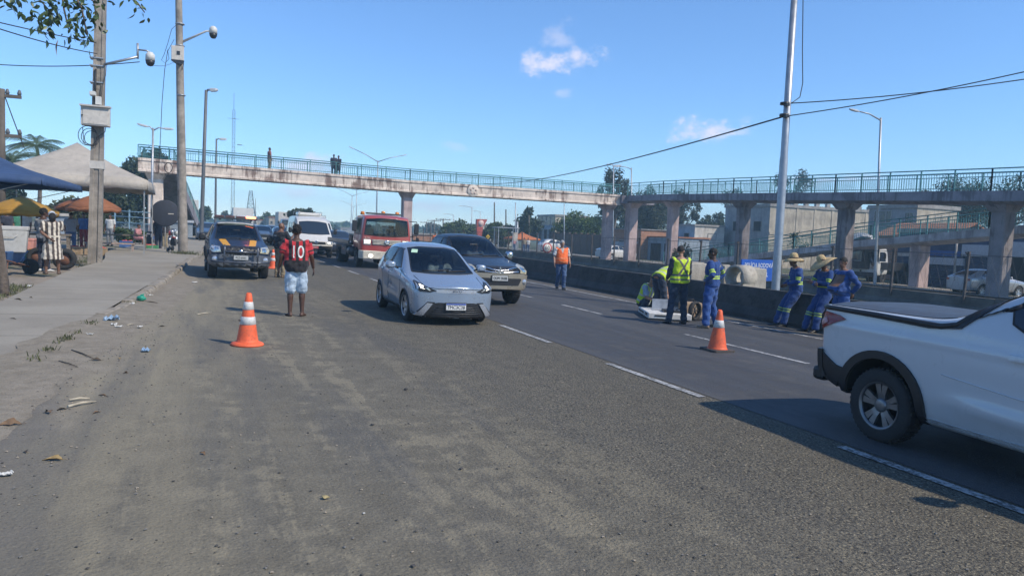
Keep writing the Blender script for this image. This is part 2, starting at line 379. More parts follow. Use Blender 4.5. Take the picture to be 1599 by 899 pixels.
# pavement slab with its weathered kerb
mb = MB()
def slab_u(v): return kerb_u(v)-.16
vv = [-12+i*1. for i in range(0, 110)]
mb.add([p for v in vv for p in (on(-3.22-.25*math.sin(v*.4)*sst(20, 28, v)-.012*max(0, v-20), v, kerb_h(v)-.004), on(slab_u(v), v, kerb_h(v)-.004))], [(2*i, 2*i+1, 2*i+3, 2*i+2) for i in range(len(vv)-1)])
mb.add([p for v in vv for p in (on(-3.22-.25*math.sin(v*.4)*sst(20, 28, v)-.012*max(0, v-20), v, -.03), on(-3.22-.25*math.sin(v*.4)*sst(20, 28, v)-.012*max(0, v-20), v, kerb_h(v)-.004))], [(2*i, 2*i+1, 2*i+3, 2*i+2) for i in range(len(vv)-1)])
struct('pavement', mb, M_WALK, fix=False)
pav = bpy.data.objects['pavement']
rk = random.Random(3)
kme = None
v = 2.
while v < 74:                                # kerbstones laid end to end, each a little out of line
    ln = .98; va, vb = v, v+ln-.012; h = kerb_h(v)+rk.uniform(-.03, .008)
    ua, ub = kerb_u(va)+rk.uniform(-.03, .03), kerb_u(vb)+rk.uniform(-.03, .03); mb = MB()
    def P(u, v, h): return on(u, v, h)
    mb.add([P(ua-.17, va, h), P(ua-.03, va, h-.004), P(ua+.01, va, h-.05 if h > .08 else h*.5), P(ua+.03, va, -.03), P(ub-.17, vb, h), P(ub-.03, vb, h-.004), P(ub+.01, vb, h-.05 if h > .08 else h*.5), P(ub+.03, vb, -.03), P(ua-.17, va, -.03), P(ub-.17, vb, -.03)],
           [(0, 1, 5, 4), (1, 2, 6, 5), (2, 3, 7, 6), (8, 3, 2, 1, 0), (4, 5, 6, 7, 9), (0, 4, 9, 8)])
    mb.build('kerb_stone', M_KERB, pav); v += ln
# sand drifted against the kerb
mb = MB(); nv = 150; VV = [2.2+i*(34-2.2)/nv for i in range(nv+1)]; A_ = []
for v in VV:
    wv = .42+.22*mnoise.noise(Vector((v*.5, 0, 3)))+.1*mnoise.noise(Vector((v*2.1, 0, 7))); hh = kerb_h(v)*(1-.8*sst(11.5, 17, v)); ku = kerb_u(v)
    for k, (q, z) in enumerate(((-.16-.12*(v < 13)*(1+mnoise.noise(Vector((v*1.7, 5, 0)))), hh+.008), (-.03, hh+.006), (.1, hh*.62+.008), (.3, hh*.25+.008), (.3+wv*.5, .007), (.3+wv, .0015))): A_.append(on(ku+q, v, z+.008*mnoise.noise(Vector((v*3, k*2., 1)))*(0 < k < 5)))
mb.add(A_, [(6*i+k, 6*i+k+1, 6*i+k+7, 6*i+k+6) for i in range(nv) for k in range(5)], 0, True); ms_ = NT('drift_sand'); kq = ms_.noise(5, 6, .7); ms_.col(ms_.mix(ms_.math('MULTIPLY', ms_.ramp(ms_.noise(70, 3, .6), .5, .66), .4), ms_.mix(ms_.ramp(kq, .3, .7), (.19, .162, .118), (.27, .235, .18)), (.09, .075, .055))); ms_.rough(.97); ms_.bump(ms_.math('ADD', kq, ms_.math('MULTIPLY', ms_.noise(60, 3), .4)), .03); o = mb.build('sand_drift', ms_.m, fix=False); o['kind'] = 'structure'
# markings
mb = MB()
def dash(mb, u, a, b, wd=.11):
    n = max(1, int((b-a)/1.)); vs = []
    for i in range(n+1):
        v = a+(b-a)*i/n; vs += [on(u-wd/2, v, .0085), on(u+wd/2, v, .0085)]
    mb.add(vs, [(2*i, 2*i+1, 2*i+3, 2*i+2) for i in range(n)])
for k in range(-1, 60): dash(mb, 5.31, 3.1+4.0*k-1.9, 3.1+4.0*k+.0) if False else None
for a, b in [(-1.2, .8), (2.2, 4.85), (6.85, 9.0), (10.9, 13.1)]+[(15.0+4.05*i, 17.1+4.05*i) for i in range(40)]: dash(mb, 5.33, a, b)
struct('lane_dashes', mb, M_PAINT, fix=False)
mb = MB()
for a, b in [(.6, 2.8), (4.6, 6.7), (8.72, 11.95)]+[(15.2+4.05*i, 17.3+4.05*i) for i in range(40)]: dash(mb, 8.77, a, b)
struct('lane_dashes', mb, M_PAINT, fix=False)
mb = MB(); dash(mb, 11.66, -5, 300, .13); struct('edge_line', mb, M_PAINT, fix=False)
mb = MB(); dash(mb, 35.6, -5, 300, .13); dash(mb, 25.3, -5, 300, .13); struct('edge_line', mb, M_PAINT, fix=False)

# ---- concrete barriers
M_BARR = mat('sooty_concrete', (.055, .053, .052), .92, var=.4, scale=1.3, bump=.02, bscale=12, dirt=.85, dirtc=(.022, .021, .02))
M_BARR2 = mat('weathered_concrete', (.1, .095, .085), .92, var=.35, scale=1.3, bump=.02, bscale=12, dirt=.8, dirtc=(.06, .055, .05))
def barrier(name, label, uc, prof, v0, v1, seg, m):
    t = thing(name, label, 'barrier', on(uc, 0)); me = None; v = v0; r = random.Random(int(uc))
    while v < v1:
        mb = MB(); hh = r.uniform(-.01, .01)
        A = [Vector((x, 0, z+hh*(z > .3))) for x, z in prof]; n = len(A); P = lambda p, vv: Vector((p.x, vv, p.z+GA*p.x+GB*vv))
        N_ = max(2, int(seg/1.5)); rings = []
        for i in range(N_+1):
            vv = v+(seg-.025)*i/N_; rings.append([P(p, vv)+Vector((r.uniform(-.006, .006), 0, r.uniform(-.006, .006))) for p in A])
        mb.loft(rings, smooth=False); mb.build('barrier_segment', m, t); v += seg
    return t
barrier('concrete_barrier', 'long sooty dark concrete barrier along the near road edge', 13.0, [(-.32, -.06), (-.32, .1), (-.17, .3), (-.1, .79), (.1, .79), (.17, .3), (.32, .1), (.32, -.06)], -6, 240, 6., M_BARR)
bt = barrier('concrete_barrier', 'far weathered concrete barrier topped by the mesh fence', 24.0, [(-.3, -.06), (-.3, .1), (-.16, .26), (-.11, .6), (.11, .6), (.16, .26), (.3, .1), (.3, -.06)], 4, 220, 6., M_BARR2)
# ---- post-and-mesh fence on the far barrier
M_POST = mat('rusty_post', (.06, .055, .055), .8, var=.4, scale=5, dirt=.6, dirtc=(.09, .045, .03))
M_WIRE = mat('fence_wire', (.1, .105, .11), .6, metal=.5)
ft = thing('mesh_fence', 'thin dark post and wire mesh fence between the two roads', 'fence', on(24, 0, .62))
fr = random.Random(5)
for k in range(-3, 26):
    v = 17+2.9*k; lean = fr.uniform(-.05, .05); z0 = gz(24, v)-gz(24, 0)
    mb = MB(); mb.box((-.16, v, z0+.62), (.075, .075, 1.75), Matrix.Rotation(lean, 3, 'X')); mb.box((-.2, v, z0+1.42), (.16, .05, .04), Matrix.Rotation(.6, 3, 'Y')); mb.build('fence_post', M_POST, ft)
for h in (.05, 1.38):
    mb = MB(); mb.tube([(-.17, v, gz(24, v)-gz(24, 0)+h) for v in range(8, 93, 6)], .012, 5); mb.build('fence_rail', M_WIRE, ft)
mb = MB()
for v in np.arange(8.3, 91, .34):
    z0 = gz(24, v)-gz(24, 0); mb.tube([(-.17, v, z0+.05), (-.17, v+.42, z0+1.38)], .0035, 3, caps=False); mb.tube([(-.17, v+.42, z0+.05), (-.17, v, z0+1.38)], .0035, 3, caps=False)
o = mb.build('fence_mesh', M_WIRE, ft, fix=False); o['kind'] = 'stuff'

# ================================================================== FOOTBRIDGE
def m_stained(name, c, streak=.8, dark=(.09, .065, .055), horiz=False):
    s = NT(name); x = s.xyz(); a = s.noise(1.2, 5, .6); st = s.noise(1, 6, .7, (2.6, 2.6, .28)); b = s.noise(14, 4, .6); blot = s.noise(.5, 5, .65)
    o = s.mix(s.ramp(a, .3, .7), tuple(v*.8 for v in c), tuple(min(1, v*1.15) for v in c))
    o = s.mix(s.math('MULTIPLY', s.ramp(s.math('ADD', st, s.math('MULTIPLY', s.math('SUBTRACT', blot, .5), .9)), .47, .66), streak), o, dark)
    o = s.mix(s.math('MULTIPLY', s.ramp(b, .55, .75), .3), o, tuple(v*.6 for v in c))
    s.col(o); s.rough(.92); s.bump(s.math('ADD', b, a), .02); return s.m
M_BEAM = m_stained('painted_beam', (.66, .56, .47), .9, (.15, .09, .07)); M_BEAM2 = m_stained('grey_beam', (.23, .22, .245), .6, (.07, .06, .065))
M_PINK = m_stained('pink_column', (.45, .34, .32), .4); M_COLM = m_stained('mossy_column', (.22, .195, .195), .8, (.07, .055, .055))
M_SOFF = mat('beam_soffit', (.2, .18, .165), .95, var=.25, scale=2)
M_RAIL = mat('green_railing', (.055, .19, .2), .6, var=.3, scale=4, dirt=.3, dirtc=(.12, .06, .03))
FB = thing('footbridge', 'long rust-stained concrete footbridge with green railings crossing the highway', 'footbridge', on(15.6, 60))
FBI = Vector(FB.location)
def fb(p): return Vector(p)-FBI
VB = 60.
def deck_z(u): return 6.30-.0175*(u+3) if u < 15.6 else 5.975-.0025*(u-15.6)            # top of the deck over the road
def railing(pts, h, parent, name='railing', post=2.0, mid=True, lip=0.):
    """posts, three rails and balusters along a polyline of deck-edge points"""
    o = None; pts = [Vector(p) for p in pts]; mb = MB(); off = fb((0, 0, 0))
    up = Vector((0, 0, 1)); P = [p+off for p in pts]
    for hh, r in ((h, .032), (h*.8, .022), (.12, .022)): mb.tube([p+up*hh for p in P], r, 6)
    root = mb.build(name, M_RAIL, parent)
    bal = MB(); pm = None
    for a, b in zip(P, P[1:]):
        d = b-a; n = max(1, round(d.length/post))
        for i in range(n+1):
            p = a+d*(i/n); q = MB(); q.box(p+up*(h*.5), (.06, .06, h), None); q.build('railing_post', M_RAIL, root)
            if i < n:
                for j in range(1, int(post/.16)):
                    q2 = a+d*((i+j*.16/post)/n); bal.tube([q2+up*.12, q2+up*(h*.8)], .011, 4, caps=False)
    s = bal.build('balusters', M_RAIL, root, fix=False); s['kind'] = 'stuff'; return root
# main spans: deep painted beams each side of the walkway
for ua, ub in ((-4.25, 15.55), (15.6, 35.4)):
    mb = MB()
    for side in (0, 1):
        y0 = VB-.95+side*1.6
        n = 8; R = []
        for i in range(n+1):
            u = ua+(ub-ua)*i/n; z = deck_z(u); base = [(0, 0), (0, -.18), (.07, -.23), (.07, -.78), (0, -.84), (0, -.96), (.28, -.96), (.28, 0)]
            R.append([fb((u, y0+(p if side == 0 else .28-p), z+q)) for p, q in base])
        mb.loft(R, smooth=False)
    mb.build('span_beam', M_BEAM, FB)
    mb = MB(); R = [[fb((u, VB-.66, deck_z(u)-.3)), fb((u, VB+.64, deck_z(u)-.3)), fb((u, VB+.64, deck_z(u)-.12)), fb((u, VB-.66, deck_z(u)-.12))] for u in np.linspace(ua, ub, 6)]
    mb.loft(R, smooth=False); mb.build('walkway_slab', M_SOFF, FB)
railing([(u, VB-.8, deck_z(u)) for u in (-4.25, 15.6, 35.4)], .92, FB); railing([(u, VB+.8, deck_z(u)) for u in (-4.25, 15.6, 35.4)], .92, FB)
def column(u, v, ztop, wd, dp, m, cap=True, name='column'):
    mb = MB(); z0 = gz(u, v)-.2; c = .06
    poly = [(-wd/2+c, -dp/2), (wd/2-c, -dp/2), (wd/2, -dp/2+c), (wd/2, dp/2-c), (wd/2-c, dp/2), (-wd/2+c, dp/2), (-wd/2, dp/2-c), (-wd/2, -dp/2+c)]
    b = fb((u, v, 0)); mb.prism([(b.x+x, b.y+y) for x, y in poly], 'z', z0-FBI.z, ztop-(.45 if cap else 0)-FBI.z)
    o = mb.build(name, m, FB)
    if cap:
        mb = MB(); rings = []
        for k, (sx, sy, z) in enumerate(((wd*1.0, dp*1.0, -.45), (wd*1.3, 1.5, -.12), (wd*1.3, 1.9, 0))):
            rings.append([b+Vector((x*sx/2, y*sy/2, ztop+z-b.z-FBI.z*0)) - Vector((0, 0, 0)) for x, y in ((-1, -1), (1, -1), (1, 1), (-1, 1))])
        rings = [[Vector((p.x, p.y, ztop+z-FBI.z)) for p in r] for r, z in zip(rings, (-.45, -.12, 0))]
        mb.loft(rings, smooth=False); mb.build('column_cap', m, o)
    return o
column(-3.15, VB, deck_z(-3)-.962, 1.0, .8, M_BEAM); column(15.6, VB, deck_z(15.6)-.962, .78, .8, M_PINK); column(34.7, VB, deck_z(34.7)-.962, .75, .8, M_PINK)
# junction, then the ramp deck that comes back along the far roadside
column(36.6, VB-1.1, 5.2, .9, .9, M_PINK)
mb = MB(); z = 5.86
mb.prism([(p.x, p.y) for p in (fb((35.4, VB-1.3, 0)), fb((38.9, VB-1.3, 0)), fb((38.9, VB+1.1, 0)), fb((35.4, VB+1.1, 0)))], 'z', z-.72-FBI.z, z-FBI.z); mb.build('landing_slab', M_BEAM2, FB)
def ramp_deck(path, wd, th, m, name='ramp_deck', railh=1.1):
    """path of (u, v, z_top); a slab with upstand edges"""
    mb = MB(); n = len(path); R = []; L1 = []; L2 = []
    for i, (u, v, z) in enumerate(path):
        a = Vector(path[max(0, i-1)]); b = Vector(path[min(n-1, i+1)]); d = (b-a); d.z = 0; d.normalize(); s = Vector((-d.y, d.x, 0))*wd/2
        c = fb((u, v, z)); R.append([c+s, c+s-Vector((0, 0, th)), c+s*.6-Vector((0, 0, th+.14)), c-s*.6-Vector((0, 0, th+.14)), c-s-Vector((0, 0, th)), c-s])
        L1.append(Vector((u, v, z))+s*.93); L2.append(Vector((u, v, z))-s*.93)
    mb.loft(R, smooth=False); mb.build(name, m, FB)
    railing(L1, railh, FB); railing(L2, railh, FB)
ramp_deck([(37, VB-1.32, 5.86), (37, 53, 5.78), (37, 44, 5.5), (37, 34.5, 5.19), (37, 24.7, 4.87), (37, 16, 4.6)], 2.3, .5, M_BEAM2)
ramp_deck([(37, 15.98, 4.6), (37.4, 14.4, 4.5), (38.6, 13.5, 4.35), (39.6, 14.2, 4.2), (39.95, 16.2, 4.05), (39.95, 22, 3.6), (39.95, 26.8, 3.13), (39.95, 36, 2.25), (39.95, 41, 1.6), (39.95, 48, .75), (39.95, 57, -.3)], 1.9, .42, m_stained('ramp_fascia', (.47, .46, .48), .5, (.13, .11, .12)))
for v, m in ((52.9, M_PINK), (44, M_COLM), (34.5, M_COLM), (24.7, M_COLM), (16.2, M_COLM)):
    column(37, v, {16.2: 4.05, 24.7: 4.3, 34.5: 4.62, 44: 4.92, 52.9: 5.2}[v], .76, .78, m, cap=False)
    mb = MB(); c = fb((37, v, 0)); zt = {16.2: 3.97, 24.7: 4.22, 34.5: 4.54, 44: 4.84, 52.9: 5.12}[v]-FBI.z
    mb.loft([[Vector((c.x+x*a, c.y+y*b, zt+z)) for x, y in ((-1, -1), (1, -1), (1, 1), (-1, 1))] for a, b, z in ((.42, .42, -.36), (.74, .6, .05))], smooth=False); mb.build('column_head', m, FB)
column(39.95, 31.5, 2.12, .9, .7, M_PINK, cap=False, name='ramp_pier'); column(39.95, 24, 2.85, .9, .7, M_COLM, cap=False, name='ramp_pier'); column(39.95, 44, .7, .9, .7, M_PINK, cap=False, name='ramp_pier')
# stairs on the left bank, running away from us down to the pavement
mb = MB(); n = 30; SU = -3.0; SUX = lambda i: -3.0+2.1*i/30
for i in range(n):
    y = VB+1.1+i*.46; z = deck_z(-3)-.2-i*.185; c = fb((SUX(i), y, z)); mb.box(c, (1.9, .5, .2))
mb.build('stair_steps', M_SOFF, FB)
for sx in (-1, 1):
    mb = MB(); a = fb((SU+sx*1.0, VB+.9, deck_z(-3))); b = fb((SUX(30)+sx*1.0, VB+1.1+n*.46, deck_z(-3)-n*.185-.05)); up = Vector((0, 0, 1)); w2 = Vector((.08, 0, 0))
    mb.loft([[p-w2+up*.12, p+w2+up*.12, p+w2-up*.75, p-w2-up*.75] for p in (a, b)], smooth=False); mb.build('stair_stringer', M_BEAM2, FB)
    railing([a+FBI, b+FBI], .95, FB)
column(SU, VB+8, deck_z(-3)-4.0, .6, .5, M_BEAM, cap=False, name='stair_pier')
# round painted emblem on the beam above the lanes
p = AT(739, 298, VB-.96); d = Vector((p.x, VB-.953, p.z)); mb = MB(); mb.lathe([(.0, -.02), (.50, -.02), (.52, .0)], fb(d), 32, axis='y'); em = mb.build('round_emblem', mat('emblem_cream', (.62, .54, .46), .9, dirt=.3), FB)
mb = MB()
for k in range(5):
    an = 2*math.pi*k/5+.3; mb.lathe([(0, -.034), (.1, -.034), (.1, -.02)], fb(d)+Vector((.24*math.cos(an), 0, .24*math.sin(an))), 10, axis='y')
mb.build('emblem_mark', mat('emblem_red', (.45, .34, .28), .9), em)
# ================================================================== TREES
def m_leaf(name, c, var=.5):
    s = NT(name); g = s.n('ShaderNodeNewGeometry'); a = s.noise(.9, 3); b = s.noise(7, 3)
    rnd = g.outputs['Random Per Island']
    o = s.mix(rnd, tuple(v*(1-var) for v in c), tuple(v*(1+var) for v in c)); o = s.mix(s.math('MULTIPLY', s.ramp(a, .4, .65), .45), o, tuple(v*1.5 for v in (c[0]*1.25, c[1], c[2]*.8)))
    s.col(o); s.rough(.6); s.b.inputs['Specular IOR Level'].default_value = .35
    s.b.inputs['Subsurface Weight'].default_value = 0
    # thin leaves pass some light
    tr = s.n('ShaderNodeBsdfTranslucent'); s.l(o, tr.inputs[0]); ms = s.n('ShaderNodeMixShader'); ms.inputs[0].default_value = .22
    s.l(s.b.outputs[0], ms.inputs[1]); s.l(tr.outputs[0], ms.inputs[2]); s.l(ms.outputs[0], s.t.nodes['Material Output'].inputs[0]); return s.m
LEAF = {'dark': m_leaf('leaf_dark', (.030, .048, .018)), 'mid': m_leaf('leaf_mid', (.048, .078, .024)), 'bright': m_leaf('leaf_bright', (.062, .105, .026)), 'olive': m_leaf('leaf_olive', (.062, .075, .036)), 'euc': m_leaf('leaf_greygreen', (.05, .066, .042))}
M_BARK = mat('bark', (.12, .095, .075), .95, var=.4, scale=3, bump=.03, bscale=14, stretch=(1, 1, .3))
def leaf_cards(mb, pts, size, rng, droop=.3, aspect=.55):
    n = len(pts); P = np.asarray(pts)
    d = rng.normal(size=(n, 3)); d[:, 2] -= droop; d /= np.linalg.norm(d, axis=1)[:, None]
    e = rng.normal(size=(n, 3)); e -= d*np.sum(d*e, axis=1)[:, None]; e /= np.linalg.norm(e, axis=1)[:, None]
    nrm = np.cross(d, e); sz = size*rng.uniform(.6, 1.35, n)[:, None]
    a = P-d*sz*.5; b = P+e*sz*aspect*.5+nrm*sz*.07; c = P+d*sz*.5; f = P-e*sz*aspect*.5+nrm*sz*.07
    V = np.stack([a, b, c, f], 1).reshape(-1, 3); base = len(mb.v)
    mb.v += [tuple(x) for x in V.tolist()]; mb.f += [(base+4*i, base+4*i+1, base+4*i+2, base+4*i+3) for i in range(n)]
    mb.mi += [0]*n; mb.sm += [False]*n
def tree(label, u, v, h, cw, ch, kind='mid', name='broadleaf_tree', clumps=26, per=170, leaf=.3, trunk=.22, flat=1., sparse=0., seed=1, group='trees beyond the roads', base_z=None, lean=0., cr=.3, shape='round', cat='tree'):
    """tapered trunk, limbs reaching clump centres, leaf-sized faces scattered through every clump"""
    rng = np.random.default_rng(seed); z = gz(u, v) if base_z is None else base_z
    t = thing(name, label, cat, (u, v, z), 0, group); mbt = MB(); cz = h-ch/2; top = Vector((lean*h, 0, cz-ch*.1))
    tk = [Vector((0, 0, -.2)), Vector((lean*h*.2+.05*h*rng.normal()*.4, .02*h*rng.normal(), h*.25)), Vector((lean*h*.6, .02*h*rng.normal(), max(h*.4, (h-ch)*.9))), top]
    mbt.tube(tk, [trunk*1.25, trunk*.9, trunk*.7, trunk*.25], 8)
    mbl = MB(); C = []
    for i in range(clumps):
        while True:
            q = rng.uniform(-1, 1, 3)
            r2 = np.sum(q**2)
            if .12 < r2 < 1: break
        if shape == 'umbrella': q[2] = abs(q[2])*.9-.25
        if shape == 'low': q[2] *= .9
        c = Vector((q[0]*cw/2*(1-cr*.5)+lean*h, q[1]*cw/2*(1-cr*.5), cz+q[2]*ch/2*(1-cr*.45))); C.append(c)
        rr = np.array((cw*.5*cr, cw*.5*cr, ch*.5*cr*1.15*flat))*rng.uniform(.65, 1.3)
        m = int(per*rng.uniform(.7, 1.3)); g = rng.normal(size=(m, 3)); g /= np.linalg.norm(g, axis=1)[:, None]; g *= (rng.uniform(0, 1, (m, 1))**.45)*rng.uniform(.8, 1.2, (m, 1))
        leaf_cards(mbl, np.array(c)+g*rr, leaf, rng)
        if i % 2 == 0 or sparse:
            s0 = tk[2].lerp(top, rng.uniform(0, 1)); mid = s0.lerp(c, .5)+Vector((0, 0, -.06*ch)); mbt.tube([s0, mid, c], [trunk*.38, trunk*.22, trunk*.07], 5)
    mbt.build('trunk', M_BARK, t); mbl.build('crown', LEAF[kind], t, fix=False); return t
def tree_px(label, pxl, pxr, pytop, pybot, v, **k):
    """tree whose crown spans the given columns and rows of the photograph, standing v metres up the road"""
    a = UZ(pxl, (pytop+pybot)/2, v); b = UZ(pxr, (pytop+pybot)/2, v); tp = UZ((pxl+pxr)/2, pytop, v); bt = UZ((pxl+pxr)/2, pybot, v)
    # rows of equal v are seen at a slant: width across the view
    u = (a.x+b.x)/2; wd = (b.x-a.x)*math.cos(YAW); g = gz(u, v); h = tp.z-g; ch = min(h*.92, tp.z-bt.z)
    return tree(label, u, v, h, wd, ch, **k)
tree_px('tall dark rounded tree behind the white canopy, rising above the left end of the footbridge', 176, 292, 232, 372, 84, kind='dark', clumps=46, per=230, leaf=.42, trunk=.4, seed=2, name='mango_tree')
for i, (a, b, c, d, v) in enumerate(((-40, 60, 296, 372, 72), (60, 150, 312, 378, 70), (150, 215, 292, 380, 74))):
    tree_px(('dark tree mass behind the blue canopy', 'mid-green tree behind the couple and the orange umbrella', 'dark tree under the right side of the white canopy')[i], a, b, c, d, v, kind=('dark', 'olive', 'dark')[i], clumps=24, per=150, leaf=.4, seed=60+i, cr=.36, group='trees behind the market')
tree_px('low green bush behind the yellow market umbrella', 92, 182, 316, 392, 50, kind='olive', clumps=24, per=170, leaf=.22, seed=3, name='broad_bush', cr=.36)
tree_px('shaggy green bush left of the barred blue fence', 168, 232, 352, 392, 47, kind='mid', clumps=12, per=120, leaf=.2, seed=33, name='broad_bush', cr=.4)
tree_px('small dark flat-topped tree standing over the white minibus', 447, 500, 321, 352, 96, kind='dark', clumps=16, per=150, leaf=.5, seed=4, flat=.8, shape='umbrella', cr=.4)
tree_px('broad low-crowned green tree left of the red totem sign', 676, 748, 346, 384, 104, kind='mid', clumps=26, per=170, leaf=.42, seed=5, name='spreading_tree')
tree_px('wide green tree between the red totem sign and the wooden poles', 746, 812, 345, 390, 100, kind='mid', clumps=26, per=170, leaf=.42, seed=6, name='spreading_tree')
tree_px('dark ragged almond tree left of the grey two-storey house', 796, 846, 325, 378, 98, kind='dark', clumps=22, per=150, leaf=.5, seed=7, name='almond_tree')
tree_px('bright green bushy tree in front of the pale house', 862, 942, 333, 380, 86, kind='bright', clumps=34, per=210, leaf=.34, seed=8, name='mango_tree')
tree_px('dark tree behind the twin bridge columns', 925, 985, 320, 382, 112, kind='dark', clumps=20, per=150, leaf=.5, seed=9)
tree_px('tall wispy grey-green tree over the bend of the footbridge', 934, 990, 256, 350, 84, kind='euc', clumps=36, per=120, leaf=.36, sparse=1, seed=10, trunk=.2, name='eucalyptus_tree', cr=.26)
tree_px('wispy grey-green tree with a thin crown beside the tiled house', 990, 1046, 284, 382, 88, kind='euc', clumps=40, per=150, leaf=.36, sparse=1, seed=11, trunk=.2, name='eucalyptus_tree', cr=.26)
tree_px('thin feathery tree seen under the ramp deck left of the grey house', 1044, 1092, 296, 362, 92, kind='euc', clumps=30, per=120, leaf=.36, sparse=1, seed=12, trunk=.18, name='eucalyptus_tree', cr=.24)
tree_px('sparse tree with tufted top beside the tall grey mast', 1208, 1264, 258, 330, 96, kind='euc', clumps=24, per=90, leaf=.36, sparse=1, seed=13, trunk=.2, name='eucalyptus_tree', cr=.24)
tree_px('small sparse tree behind the ramp railing above the grey house', 1118, 1166, 290, 330, 104, kind='euc', clumps=12, per=60, leaf=.36, sparse=1, seed=14, trunk=.18, name='eucalyptus_tree', cr=.3)
tree_px('broad dark tree behind the ramp at the far right', 1440, 1530, 276, 365, 58, kind='euc', clumps=40, per=170, leaf=.3, sparse=1, seed=15, trunk=.22, name='eucalyptus_tree', cr=.27)
tree_px('dark leafy tree cut by the right edge of the photo', 1520, 1640, 270, 368, 52, kind='dark', clumps=36, per=120, leaf=.28, sparse=1, seed=16, trunk=.25, cr=.27)
for i, (a, b, c, d, v) in enumerate(((405, 430, 333, 350, 190), (345, 372, 328, 350, 210), (426, 446, 336, 350, 200), (500, 530, 350, 366, 230), (660, 690, 348, 366, 220), (310, 330, 322, 345, 150))):
    tree_px(('small distant tree behind the traffic, left of the officer', 'pale distant tree above the police pickup', 'small round distant tree by the lattice tower', 'low distant tree behind the minibus', 'distant tree right of the red truck', 'distant tree beside the lamp posts over the stairs')[i], a, b, c, d, v, kind=('mid', 'olive', 'mid')[i % 3], clumps=10, per=70, leaf=.9, seed=40+i, cr=.4, group='distant trees')
tree_px('leafy shrub growing at the foot of a bridge column near the workers', 1048, 1078, 376, 416, 46, kind='olive', clumps=10, per=90, leaf=.16, seed=21, name='bamboo_shrub', cr=.4, trunk=.05, cat='shrub')
tree_px('weedy green shrub by the lower ramp railing', 1228, 1262, 362, 396, 52, kind='mid', clumps=8, per=90, leaf=.16, seed=22, name='ramp_shrub', cr=.4, trunk=.05, cat='shrub')
tree_px('dense dark tree filling the gap between the bridge columns above the tiled house', 985, 1078, 316, 388, 104, kind='dark', clumps=44, per=170, leaf=.42, seed=71)
tree_px('dense leafy tree between the two ramp decks at the right', 1466, 1560, 316, 376, 64, kind='mid', clumps=36, per=170, leaf=.3, seed=72, cr=.33)
tree_px('dark tree rising left of the unfinished grey building', 1086, 1136, 330, 380, 96, kind='dark', clumps=24, per=130, leaf=.4, seed=73)
# coconut palms
def palm(label, px, pytop, v, fl, seed):
    rng = np.random.default_rng(seed); p = UZ(px, pytop, v); z = gz(p.x, v); h = p.z-z
    t = thing('coconut_palm', label, 'palm tree', (p.x, v, z), 0, 'coconut palms'); mb = MB(); mb.tube([(0, 0, -.2), (.1*h*.3, 0, h*.4), (.12*h*.3, 0, h*.75), (0, 0, h-.1)], [.2, .15, .13, .11], 8); mb.build('trunk', M_BARK, t)
    for k in range(13):
        an = 2*math.pi*k/13+rng.uniform(-.2, .2); el = rng.uniform(-.1, 1.1); L_ = fl*rng.uniform(.8, 1.1); mb = MB(); pts = []
        for i in range(9):
            s = i/8; r = L_*s*math.cos(el*(1-s*.3)); zz = L_*(math.sin(el)*s-.55*s*s); pts.append(Vector((r*math.cos(an), r*math.sin(an), h-.1+zz)))
        mb.tube(pts, [.03]*8+[.008], 4); side = Vector((-math.sin(an), math.cos(an), 0))
        for i in range(1, 34):
            s = i/33; j = min(7, int(s*8)); p0 = pts[j].lerp(pts[j+1], s*8-j); d = (pts[j+1]-pts[j]).normalized(); ll = fl*.3*math.sin(math.pi*min(1, s*.82+.12))+.06
            for sg in (-1, 1):
                q = (side*sg*.8+d*.55+Vector((0, 0, -.45+.1*rng.normal()))).normalized(); wv = d*.035; mb.add([p0-wv, p0+wv, p0+q*ll], [(0, 1, 2)])
        mb.build('frond', LEAF['mid'], t, fix=False)
palm('coconut palm with ragged fronds above the left canopies', 57, 226, 70, 3.1, 3); palm('smaller drooping coconut palm at the left behind the canopy', 18, 250, 78, 2.8, 5)

